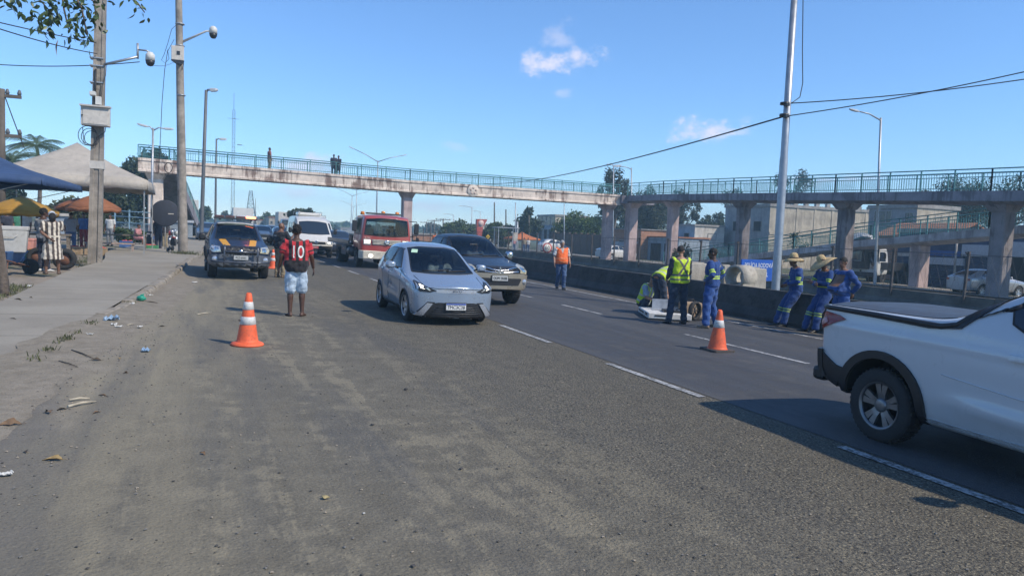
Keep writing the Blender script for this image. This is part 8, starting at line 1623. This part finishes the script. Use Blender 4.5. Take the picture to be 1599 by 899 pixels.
# ---- market people
def mp(label, px, py, face_, top, bot, skin=SK_BROWN, H_=1.68, pose=None, group=None, hair=M_HAIRB, **k): g = G(px, py); return person(label, (g.x, g.y, g.z), face_, pose or stand(look=(.2, 0)), skin, top, 'tee', bot, 'long', M_SHOEB, hair, H_=H_, vox=.02, **k)
mp('man in pale shirt with a strap and jeans behind the couple, near the square pole', 111, 396, face(.2, 1), G_GREY, G_DENIM, pose=stand(look=(.4, 0), er=(.22, .1, 1.16), wr=(.12, .26, 1.05)), seed=7); mp('person in blue polo shirt at the market, behind the pale-shirted man', 131, 388, face(-.3, -1), G_BLUE, G_RED, seed=8)
mp('person in green striped top under the yellow umbrella', 26, 394, face(1, -.2), G_GREENS, G_NAVY, seed=9); mp('person in dark clothes at the left under the blue canopy', 12, 398, face(.8, -.5), G_NAVY, G_NAVY, SK_DARK, seed=10); mp('person in light top standing behind the yellow umbrella pole', 39, 389, face(-.2, -1), G_WHITE, G_DENIMD, seed=11)
mp('person in white top standing at the plank stall', 172, 384, face(-.4, -1), G_WHITE, G_GREY, seed=12); mp('person in dark clothes standing under the round dark sign', 247, 392, face(.6, -.8), G_NAVY, G_NAVY, SK_DARK, seed=13); mp('person in black top beside the motorcycles', 258, 389, face(-.7, .6), G_BLACK, G_KHAKI, SK_DARK, H_=1.6, seed=14)
def sitting(**k): return stand(hip=(0, 0, .50), chest=(0, .06, .86), neck=(0, .1, 1.05), head=(0, .14, 1.18), kl=(-.13, .42, .50), kr=(.13, .42, .50), al=(-.13, .44, .085), ar=(.13, .44, .085), el=(-.23, .14, .72), er=(.23, .14, .72), wl=(-.14, .36, .6), wr=(.14, .36, .6), **k)
g = G(213, 385); person('seated person in a pink top under the white canopy', g, face(.9, -.4), sitting(), SK_BROWN, G_PINK, 'tee', G_PINK, 'shorts', M_SANDAL, M_HAIRB, H_=1.65, vox=.02, seed=15); tt = thing('stool', 'low stool under the seated person in pink', 'stool', g); mb = MB(); mb.lathe([(.17, .36), (.17, .40), (0, .40)], n=16); mb.build('seat', M_PLANK, tt)
for k in range(3): an = k*2.1; mb = MB(); mb.tube([(.1*math.cos(an), .1*math.sin(an), .37), (.17*math.cos(an), .17*math.sin(an), 0)], .016, 5); mb.build('leg', M_PLANK, tt)
# ---- drivers at their wheels
def driver(label, u, v, z, skin, top, seed, H_=1.7): return person(label, on(u, v, z), math.pi, stand(hip=(0, 0, .50), chest=(0, -.05, .86), neck=(0, -.04, 1.05), head=(0, 0, 1.18), kl=(-.13, .42, .58), kr=(.13, .42, .58), al=(-.12, .62, .2), ar=(.12, .62, .2), el=(-.25, .16, .78), er=(.25, .16, .78), wl=(-.16, .42, .86), wr=(.16, .42, .86)), skin, top, 'tee', G_DENIMD, 'long', M_SHOEB, M_HAIRB, H_=H_, vox=.02, seed=seed)
driver('driver at the wheel of the pale blue hatchback', 4.37+.33, 13.75+1.42, .05, SK_TAN, G_WHITE, 41); driver('driver at the wheel of the navy and beige pickup', 6.62+.36, 17.55+1.68, .25, SK_BROWN, G_GREY, 42); driver('driver at the wheel of the red recovery truck', 7.3+.5, 32.6-.08, .6, SK_BROWN, G_LBLUE, 43)
# ---- three people on the footbridge
def bridge_person(label, px, rz, top, bot, skin, bk='long', H_=1.7): p = UZ(px, 262, VB-.3); return person(label, (p.x, VB-.3, deck_z(p.x)-.12), rz, stand(el=(-.24, .06, 1.16), wl=(-.2, .22, 1.0)), skin, top, 'tee', bot, bk, M_SHOEB, M_HAIRB, H_=H_, vox=.024)
bridge_person('lone person in faded red on the footbridge, left of the pair', 420.5, face(1, .3), garment('faded_red', (.25, .1, .09)), G_KHAKI, SK_BROWN, H_=1.75); bridge_person('left person of the dark pair standing on the footbridge', 521, face(-.2, -1), G_NAVY, G_NAVY, SK_DARK); bridge_person('right person of the dark pair on the footbridge, in shorts', 528.5, face(-.6, -.8), G_NAVY, G_NAVY, SK_DARK, 'shorts', 1.64)
# ---- man in the orange vest walking towards us
person('white-haired man in orange vest and jeans walking along the barrier towards us', on(11.3, 22.5), face(-.28, -1), stand(kl=(-.09, .15, .52), al=(-.08, .12, .1), kr=(.09, .0, .50), ar=(.09, -.2, .12), el=(-.27, -.08, 1.16), wl=(-.29, .06, .92), er=(.27, .02, 1.16), wr=(.28, .16, .93), look=(0, -.1), wide=1.06, belly=.05), SK_TAN, G_WHITE, 'tee', G_DENIM, 'long', M_SHOEB, M_HAIRG, vest=G_OVEST, H_=1.70, vox=.014, seed=16)
# ---- the crew round the instrument
person('man in yellow vest crouching behind the instrument tray with a laptop', on(10.35, 15.75), face(.32, -1), stand(hip=(0, -.1, .24), chest=(0, .02, .57), neck=(0, .12, .74), head=(0, .19, .875), look=(.2, -.45), kl=(-.2, .2, .42), kr=(.22, .22, .36), al=(-.2, -.02, .085), ar=(.2, .02, .085), toe_l=(-.4, 1, 0), toe_r=(.4, 1, 0), el=(-.27, .22, .42), er=(.26, .2, .42), wl=(-.17, .42, .36), wr=(.13, .42, .36), wide=1.05), SK_TAN, G_LBLUE, 'tee', G_DENIMD, 'long', M_SHOEB, mat('shaved_hair', (.12, .075, .055), .7), vest=G_BVEST, H_=1.72, vox=.013, seed=17, hem=-.02)
person('man in yellow vest bending far down over the instrument', on(10.42, 15.2), face(.9, .25), stand(hip=(0, -.14, .93), chest=(0, .18, 1.10), neck=(0, .37, 1.04), head=(0, .49, .97), look=(0, -1.1), kl=(-.1, -.02, .5), kr=(.1, -.02, .5), al=(-.11, -.02, .085), ar=(.11, -.02, .085), el=(-.2, .34, .78), er=(.2, .34, .78), wl=(-.12, .36, .52), wr=(.12, .36, .52)), SK_TAN, G_NAVY, 'tee', G_DENIMD, 'long', M_SHOEB, M_HAIRB, vest=G_BVEST, H_=1.72, vox=.013, seed=18, hem=-.02)
person('man seen from behind in a yellow vest with a dark cross on the back', on(9.74, 13.55), face(.12, 1), stand(kl=(-.16, .02, .5), al=(-.22, 0, .085), kr=(.13, .02, .5), ar=(.17, .02, .085), el=(-.245, .02, 1.15), wl=(-.2, .2, 1.0), er=(.245, .03, 1.15), wr=(.2, .22, .98), look=(-.75, -.1), wide=1.04), SK_TAN, G_NAVY, 'long', G_DENIMD, 'long', M_SHOEB, M_HAIRB, vest=G_XVEST, H_=1.74, vox=.012, seed=19, hem=-.02, pw=1.05)
t = person('man in blue overalls with hands on hips next to the cross-backed vest', on(10.15, 12.95), face(-.55, .83), stand(el=(-.36, -.13, 1.17), wl=(-.19, .07, 1.0), er=(.36, -.13, 1.17), wr=(.19, .05, 1.0), fl=(.6, .6, -.5), fr=(-.6, .6, -.5), kl=(-.17, .03, .5), al=(-.25, .0, .085), kr=(.15, .03, .5), ar=(.22, -.08, .085), look=(.25, -.15), wide=1.1), SK_DARK, G_OVERB, 'long', G_TROUP, 'long', M_BOOT, M_HAIRB, H_=1.73, vox=.012, seed=20, hem=-.02, pw=1.15)
back_print(t, 'BRK', .07, 1.36, M_CWHITE, -1, .06, name='back_lettering')
# ---- three workers leaning on the barrier
def worker(label, loc, rz, hat, hair, top, bot, seed, **k): return person(label, loc, rz, stand(**k), SK_BROWN if seed != 23 else SK_TAN, top, 'long', bot, 'long', M_SHOEB, hair, hat=hat, hat_r=.24 if seed == 21 else .31, H_=1.70, vox=.013, seed=seed, hem=-.02, boots=True, pw=1.12)
lean = dict(hip=(0, -.1, .88), chest=(0, -.1, 1.25), neck=(0, -.06, 1.44), head=(0, .0, 1.575), kl=(-.11, .12, .48), kr=(.11, .16, .48), al=(-.12, .18, .085), ar=(.12, .28, .085))
worker('worker in blue and a straw hat leaning on the barrier, left of the other hat', on(12.62, 13.2), face(-.95, .42), M_STRAW, M_HAIRB, G_OVERB, G_TROUB, 21, **{**lean, 'el': (-.24, -.05, 1.1), 'wl': (-.1, .14, 1.02), 'er': (.24, -.05, 1.1), 'wr': (.08, .17, 1.0), 'look': (.3, -.05)})
worker('worker in blue with folded arms and a wide straw hat dipping low', on(12.6, 12.3), face(-.97, .12), M_STRAW, M_HAIRB, G_OVERB, G_TROUB, 22, **{**lean, 'el': (-.25, .03, 1.12), 'wl': (.06, .19, 1.13), 'er': (.25, .03, 1.12), 'wr': (-.06, .22, 1.10), 'fl': (1, .2, 0), 'fr': (-1, .2, 0), 'look': (-.25, -.55)})
t = person('bareheaded worker in blue with his shirt lifted off his belly', on(12.36, 11.5), face(-.98, .15), stand(el=(-.3, -.17, 1.16), wl=(-.17, -.12, .98), er=(.3, -.17, 1.16), wr=(.17, -.12, .98), belly=.22, look=(.35, -.1), wide=1.05, fl=(.3, -.3, -1), fr=(-.3, -.3, -1)), SK_BROWN, G_TEEB, 'long', G_TROUP, 'long', M_SHOEB, M_HAIRB, H_=1.70, vox=.013, seed=24, hem=.12, pw=1.1, openfront=lambda c: c.y > .085 and abs(c.x) < .17 and c.z < 1.36)
# ---- distant figures
g = UG(679, 66); person('distant person in an orange vest right of the red truck', g, face(-.3, -1), stand(), SK_BROWN, garment('hi_vis_orange', (.8, .16, .03)), 'tee', G_NAVY, 'long', M_SHOEB, M_HAIRB, H_=1.7, vox=.026)
for i, (px, top) in enumerate(((818, G_KHAKI), (824, G_WHITE), (802, G_PINK))): g = UG(px, 78); person(('person in beige standing below the orange canopy', 'person in white beside the orange canopy leg', 'person in pink left of the orange canopy')[i], g, face(-.4, -1), stand(), SK_BROWN, top, 'tee', G_DENIM, 'long', M_SHOEB, M_HAIRB, H_=1.68, vox=.026)
# ---- the instrument tray, laptop and cable drum
c = on(10.2, 14.75); t = thing('instrument_tray', 'low white instrument tray on the road in front of the crouching man', 'instrument', c, rad(-24), tilt=True); M_TRAYW = mat('tray_white', (.62, .62, .6), .5, dirt=.25)
mb = MB(); mb.box((0, 0, .1), (1.0, 1.5, .14)); mb.build('tray', M_TRAYW, t, bevel=.02); mb = MB(); mb.box((-.506, .25, .11), (.01, .7, .035)); mb.build('label_strip', M_PLTXT, t); mb = MB(); mb.box((-.506, -.5, .12), (.01, .22, .06)); mb.build('label_strip', M_PLTXT, t); mb = MB(); mb.box((-.2, -.755, .11), (.3, .01, .03)); mb.build('label_strip', M_PLTXT, t)
for x in (-.4, .4):
    for y in (-.62, .62): mb = MB(); mb.box((x, y, .02), (.1, .1, .05)); mb.build('foot', M_TRIM, t)
mb = MB(); mb.box((.1, -.35, .20), (.4, .35, .07)); mb.box((.28, .1, .2), (.2, .25, .06)); mb.build('control_box', M_RIMD, t, bevel=.01)
mb = MB(); mb.tube([(.2, -.4, .24), (.34, -.5, .3), (.4, -.3, .22), (.2, -.1, .2), (-.1, -.3, .19)], .012, 5); mb.build('cable', M_CABLE, t)
l = thing('laptop', 'open pale laptop standing on the white tray', 'laptop', (c.x-.1, c.y+.02, c.z+.172), rad(148)); mb = MB(); mb.box((0, 0, .012), (.38, .26, .02)); mb.build('keyboard_base', mat('laptop_grey', (.4, .41, .42), .4, metal=.4), l, bevel=.006); mb = MB(); mb.box((0, -.155, .13), (.38, .014, .26), Matrix.Rotation(rad(14), 3, 'X')); mb.build('screen_lid', mat('laptop_grey', (.4, .41, .42), .4, metal=.4), l, bevel=.006)
d = on(10.72, 14.25); t = thing('cable_reel', 'black cable reel standing at the right end of the white tray', 'cable reel', d, rad(20)); mb = MB(); mb.lathe([(.17, -.05), (.21, -.05), (.23, 0), (.21, .05), (.17, .05), (.17, -.05)], (0, 0, .23), 26, axis='y'); mb.build('reel_rim', M_TYRE, t); mb = MB(); 
for k in range(3): an = k*math.pi/3; mb.tube([(.18*math.cos(an), 0, .23+.18*math.sin(an)), (-.18*math.cos(an), 0, .23-.18*math.sin(an))], .014, 5)
mb.build('reel_spokes', M_RIMD, t); mb = MB(); mb.box((0, 0, .02), (.34, .26, .04)); mb.build('reel_foot', M_TRIM, t)
c = on(10.95, 14.75); t = thing('equipment_case', 'tan canvas case on the road behind the bending man', 'case', c, rad(-20)); mb = MB(); mb.box((0, 0, .2), (.5, .36, .38)); mb.build('case_body', mat('canvas_tan', (.34, .24, .15), .9), t, bevel=.04); mb = MB(); mb.tube([(-.1, 0, .39), (-.08, 0, .45), (.08, 0, .45), (.1, 0, .39)], .014, 6); mb.build('handle', M_TRIM, t)
# ================================================================== LITTER, STONES, WEEDS
lr = random.Random(21); LFM = [mat('dry_leaf_brown', (.15, .095, .055), .85, var=.3, scale=14), mat('dry_leaf_ochre', (.3, .21, .09), .85, var=.3, scale=14), mat('dry_leaf_dark', (.06, .045, .03), .85, var=.3, scale=14)]
def dry_leaf(label, px, py, ln, k, ang, h=0., group='fallen dry leaves'):
    ln *= .58; g = G(px, py); o_h = kerb_h(g.y) if g.x < kerb_u(g.y)-.1 else 0; mb = MB(); n = 8; vs = []; W = [0, .5, .85, 1, .95, .7, .4, .15, 0]; cu = lr.uniform(.02, .13); tw = lr.uniform(-.3, .3)
    for i in range(n+1):
        s = i/n; x = ln*.22*W[i]*lr.uniform(.55, 1.25); z = ln*(cu*math.sin(math.pi*s)+.03); c = Vector((ln*.05*math.sin(4*s), ln*(s-.5), z)); e = Vector((x, 0, ln*.12*W[i]+x*tw)); f = Vector((-x, 0, ln*.1*W[i]-x*tw)); vs += [c+f, c+Vector((0, 0, -.004)), c+e]
    mb.add(vs, [q for i in range(n) for q in ((3*i, 3*i+1, 3*i+4, 3*i+3), (3*i+1, 3*i+2, 3*i+5, 3*i+4))], 0, True); mb.tube([(0, -ln*.5, ln*.03), (0, -ln*.66, ln*.06)], .002, 4)
    o = mb.build('dry_leaf', LFM[k], fix=False); o.location = on(g.x, g.y, o_h+.004); o.rotation_euler = (lr.uniform(-.2, .2), lr.uniform(-.3, .3), ang); return tag(o, label, 'leaf', group)
for a in (('large ochre leaf lying alone on the worn asphalt near the lower left', 82, 719, .24, 1, 1.2), ('long brown curled leaf at the very left edge', 14, 664, .3, 0, 1.5), ('brown crumpled leaf right of the long curled leaf', 74, 645, .2, 0, .4), ('dark olive leaf standing up beside the drift line', 150, 563, .2, 2, 1.9), ('small brown leaf alone in the middle of the shoulder', 316, 709, .1, 0, .7), ('brown leaf near the white sticks', 150, 645, .12, 0, 2.3), ('dark leaf on the pavement left of its twin', 28, 476, .2, 2, 1.6), ('smaller dark leaf on the pavement right of its twin', 48, 473, .12, 2, .8), ('dark leaf on the near pavement edge at the left', 20, 503, .14, 2, 1.4),
          ('brown leaf beside the plastic wrapper', 180, 497, .16, 0, .3), ('reddish brown leaf between bag and wrapper', 198, 483, .14, 0, 1.), ('pale brown leaf in the kerb drift by the bend', 243, 457, .16, 1, .5), ('tan leaf lying past the green bag along the kerb', 236, 462, .16, 0, 1.8), ('ochre leaf fragment by the upright olive leaf', 186, 560, .12, 1, .2), ('brown leaf scrap below the upright olive leaf', 196, 583, .12, 0, 2.6), ('brown leaf scrap in the thin drift near the sticks', 160, 618, .13, 0, 1.1), ('small dark leaf by the blue-white paper', 240, 540, .08, 2, .5), ('dull leaf in the drift left of the white sticks', 96, 640, .14, 2, 2.2), ('dark leaf scrap below the long curled leaf', 40, 706, .1, 2, .3), ('olive leaf lying on the road right of the kerb bend', 252, 510, .16, 2, 1.45)): dry_leaf(*a)
def scrap(name, label, px, py, sz, m, seed, cat='litter', h=.3):
    """crumpled sheet"""
    sz *= .62 if py > 420 else 1; r = np.random.default_rng(seed); g = G(px, py); o_h = kerb_h(g.y) if g.x < kerb_u(g.y)-.1 else 0; n = 7; vs = [Vector((sz*(i/(n-1)-.5)*(1+.2*r.normal()*.4), sz*.6*(j/(n-1)-.5)*(1+.1*r.normal()), abs(r.normal())*sz*h*.35+.004)) for j in range(n) for i in range(n)]; mb = MB(); mb.add(vs, [(j*n+i, j*n+i+1, (j+1)*n+i+1, (j+1)*n+i) for j in range(n-1) for i in range(n-1)]); o = mb.build(name, m, fix=False); dk = g.x-kerb_u(g.y); lift = (kerb_h(g.y)*(1-.8*sst(11.5, 17, g.y))*max(0, .62-dk*1.3) if 0 < dk < .45 else .008 if .45 <= dk < 1 else 0); o.location = on(g.x, g.y, max(o_h, lift)+.01); o.rotation_euler = (0, 0, r.uniform(0, 6)); s = o.modifiers.new('s', 'SOLIDIFY'); s.thickness = .003; return tag(o, label, cat)
M_PAPER = mat('paper_white', (.55, .55, .52), .7, dirt=.2); M_GBAG = mat('green_plastic', (.02, .26, .17), .35); M_BLUEPL = mat('blue_plastic', (.25, .36, .48), .4)
def bag(label, px, py, sz, m, seed):
    g = G(px, py); mb = MB(); mb.ball((0, 0, sz*.32), (sz*.5, sz*.42, sz*.34), 16, 12); mb.v = [tuple(Vector(p)*(1+.32*mnoise.noise(Vector(p)*14/sz*.2+Vector((seed, 0, 0)))+.16*mnoise.noise(Vector(p)*40/sz*.2))) for p in mb.v]; mb.tube([(0, 0, sz*.6), (sz*.1, 0, sz*.75), (sz*.22, .02, sz*.78)], [sz*.07, sz*.05, sz*.09], 6); o = mb.build('plastic_bag', m); o.location = on(g.x, g.y, .03); tag(o, label, 'bag')
bag('crumpled green plastic bag against the kerb', 221, 472, .17, M_GBAG, 1); scrap('paper_scrap', 'white paper beside the green bag', 206, 477, .22, M_PAPER, 2); scrap('plastic_wrapper', 'bluish plastic wrapper in the kerb drift nearer than the green bag', 174, 503, .34, M_BLUEPL, 3, h=.6); scrap('paper_scrap', 'white paper strip just below the bluish wrapper', 178, 509, .2, M_PAPER, 4); scrap('paper_scrap', 'pale blue paper strip out on the shoulder', 228, 549, .24, M_BLUEPL, 5, h=.4); scrap('paper_scrap', 'small white paper on the shoulder below the weedy kerb', 141, 524, .14, M_PAPER, 6); scrap('paper_scrap', 'white paper at the left edge below the ochre leaf', 8, 743, .14, M_PAPER, 7); scrap('paper_scrap', 'white paper lying on the weedy patch by the tree trunk', 46, 457, .2, M_PAPER, 8); scrap('paper_scrap', 'white scrap near the kerb bend', 234, 463, .18, M_PAPER, 9); scrap('paper_scrap', 'white scrap on the shoulder left of the cone', 219, 512, .14, M_PAPER, 10); scrap('plastic_bag', 'black plastic bag at the foot of the round concrete pole', 266, 398, .5, M_BLACKP, 11, 'bag', 1.2); scrap('paper_scrap', 'white rag beside the black bag', 271, 397, .25, M_PAPER, 12)
scrap('paper_scrap', 'small pale scrap low in the kerb drift', 186, 512, .16, M_PAPER, 13); scrap('paper_scrap', 'white scrap by the far kerb near the police pickup', 304, 442, .2, M_PAPER, 14)
def stick(label, px0, py0, px1, py1, r, m): a, b = G(px0, py0), G(px1, py1); mb = MB(); z = Vector((0, 0, r+.004)); mb.tube([a+z, a.lerp(b, .5)+z*1.6+Vector((0, .01, 0)), b+z], [r, r*.9, r*.5], 6); return tag(mb.build('stick', m), label, 'stick', 'sticks and straws on the shoulder')
M_STICK = mat('bleached_stick', (.42, .37, .28), .9, var=.3); M_TWIG = mat('dark_twig', (.07, .055, .04), .9)
for a in (('bleached stick lying longest in the drift', 106, 637, 150, 629, .012, M_STICK), ('bleached stick crossing above the longest one', 108, 627, 140, 624, .011, M_STICK), ('dark twig on the bare edge by the pavement', 92, 565, 122, 574, .007, M_TWIG), ('dark twig sloping down near the upright leaf', 112, 548, 146, 561, .009, M_TWIG), ('pale straw lying left of the nearest cone', 308, 492, 330, 489, .01, M_STICK), ('pale straw in the drift close to the kerb bend', 198, 509, 210, 507, .009, M_STICK), ('brown twig by the green bag', 226, 472, 246, 474, .012, M_TWIG)): stick(*a)
# yellowish stone alone on the road and a scatter of grit
def stone_mesh(mb, c, r, rg): 
    q = [Vector((rg.uniform(.7, 1.2)*x, rg.uniform(.7, 1.2)*y, rg.uniform(.4, .8)*z))*r for x, y, z in ((1, 0, 0), (.3, 1, .2), (-1, .2, 0), (-.2, -1, .1), (0, 0, 1), (.1, .1, -.5), (.6, .6, .6), (-.6, .5, .6), (-.5, -.6, .6), (.6, -.6, .6))]
    bm = bmesh.new(); [bm.verts.new(c+p) for p in q]; bmesh.ops.convex_hull(bm, input=bm.verts); bm.verts.index_update(); vs = [v.co.copy() for v in bm.verts]; fs = [tuple(v.index for v in f.verts) for f in bm.faces]; bm.free(); mb.add(vs, fs)
for lb, px, py, r, m in (('yellowish stone alone on the worn asphalt', 508, 779, .028, mat('stone_yellow', (.36, .29, .14), .9)), ('dark pebble close to the bottom edge', 645, 885, .016, mat('stone_dark', (.06, .058, .055), .9)), ('pale pebble in the middle foreground', 568, 802, .012, mat('stone_pale', (.4, .39, .36), .9)), ('dark stone on the road behind the yellowish one', 634, 609, .025, mat('stone_dark', (.06, .058, .055), .9)), ('dark stone left of the centre crack', 582, 664, .02, mat('stone_dark', (.06, .058, .055), .9)), ('dark stone right of the sandy streak', 720, 733, .018, mat('stone_dark', (.06, .058, .055), .9))):
    mb = MB(); stone_mesh(mb, Vector((0, 0, r*.4)), r, lr); o = mb.build('stone', m); o.location = G(px, py); tag(o, lb, 'stone', 'loose stones on the shoulder')
SH = []
for k in range(8): mb = MB(); stone_mesh(mb, Vector((0, 0, 0)), 1., lr); SH.append((mb.v[:], mb.f[:]))
mb = MB(); rr = random.Random(8)
for i in range(5200):
    v = 2.0+13*rr.random()**1.6; u = rr.uniform(max(kerb_u(v), -1.2*v-.2), 5.2) if rr.random() < .6 else kerb_u(v)+abs(rr.gauss(0, .8))
    if u > 5.25: continue
    r = rr.choice((.004, .005, .006, .008, .011)); V_, F_ = rr.choice(SH); a = rr.uniform(0, 6.28); c, s = math.cos(a), math.sin(a); p = on(u, v, r*.35); b = len(mb.v); mb.v += [(p.x+(x*c-y*s)*r, p.y+(x*s+y*c)*r, p.z+z*r) for x, y, z in V_]; mb.f += [tuple(q+b for q in f) for f in F_]; mb.mi += [i % 3]*len(F_); mb.sm += [False]*len(F_)
o = mb.build('gravel', [mat('grit_grey', (.15, .145, .135), .9), mat('grit_dark', (.06, .058, .055), .9), mat('grit_sand', (.27, .23, .18), .9)], fix=False); o['kind'] = 'stuff'
# grass blades: weedy patch by the trunk, tufts along the kerb and pole feet, the median strip
mb = MB(); gr = np.random.default_rng(4)
def blades(cx, cy, n, su, sv, h, hoff=None):
    for _ in range(n):
        u, v = cx+gr.normal()*su, cy+gr.normal()*sv; z = on(u, v, hoff if hoff is not None else 0); a = gr.uniform(0, 6.28); ln = h*gr.uniform(.5, 1.4); w_ = .006+.004*gr.random(); d = Vector((math.cos(a), math.sin(a), 0)); e = Vector((-d.y, d.x, 0))*w_; t_ = z+d*ln*gr.uniform(.2, .9)+Vector((0, 0, ln)); m = z.lerp(t_, .55)+Vector((0, 0, ln*.15)); mb.add([z-e, z+e, m+e*.7, m-e*.7, t_], [(0, 1, 2, 3), (3, 2, 4)])
for px, py, n in ((76, 549, 26), (104, 531, 50), (141, 508, 60), (58, 562, 16), (118, 522, 14), (196, 476, 30), (206, 470, 30), (90, 538, 12)): g = G(px, py); blades(g.x, g.y, n, .05, .09, .05, .02)
g = G(290, 401); blades(g.x, g.y-.1, 500, .3, .3, .14, .1); g = G(152, 417); blades(g.x, g.y-.1, 260, .3, .2, .1)
for _ in range(60): blades(-3.5-abs(gr.normal())*.5, gr.uniform(15.3, 19.3), 26, .12, .2, .07)
for _ in range(30): blades(gr.uniform(-6, -3.5), gr.uniform(27.5, 29.5), 26, .2, .2, .09)
for _ in range(26): blades(gr.uniform(-5, -2.6), gr.uniform(30, 41), 26, .25, .3, .1)
for _ in range(150): blades(gr.uniform(13.6, 23.4), gr.uniform(9, 60), 34, .5, .7, .22)
for _ in range(50): blades(gr.uniform(36.5, 41), gr.uniform(20, 70), 24, .4, .7, .16, .1)
o = mb.build('grass', mat('grass_blades', (.075, .082, .034), .8, var=.4, scale=2.), fix=False); o['kind'] = 'stuff'
# ================================================================== AIR
mb = MB(); mb.box((85, 285, 7.5), (1090, 750, 42)); hz = mb.mesh('haze'); ho_ = bpy.data.objects.new('haze', hz); COL.objects.link(ho_); ho_['kind'] = 'stuff'
hm_ = bpy.data.materials.new('haze_air'); hm_.use_nodes = True; n_ = hm_.node_tree.nodes; n_.clear(); o_ = n_.new('ShaderNodeOutputMaterial'); v_ = n_.new('ShaderNodeVolumePrincipled')
v_.inputs['Color'].default_value = (.5, .8, 1, 1); v_.inputs['Density'].default_value = .0013; v_.inputs['Anisotropy'].default_value = 0
hm_.node_tree.links.new(v_.outputs[0], o_.inputs['Volume']); hz.materials.append(hm_)
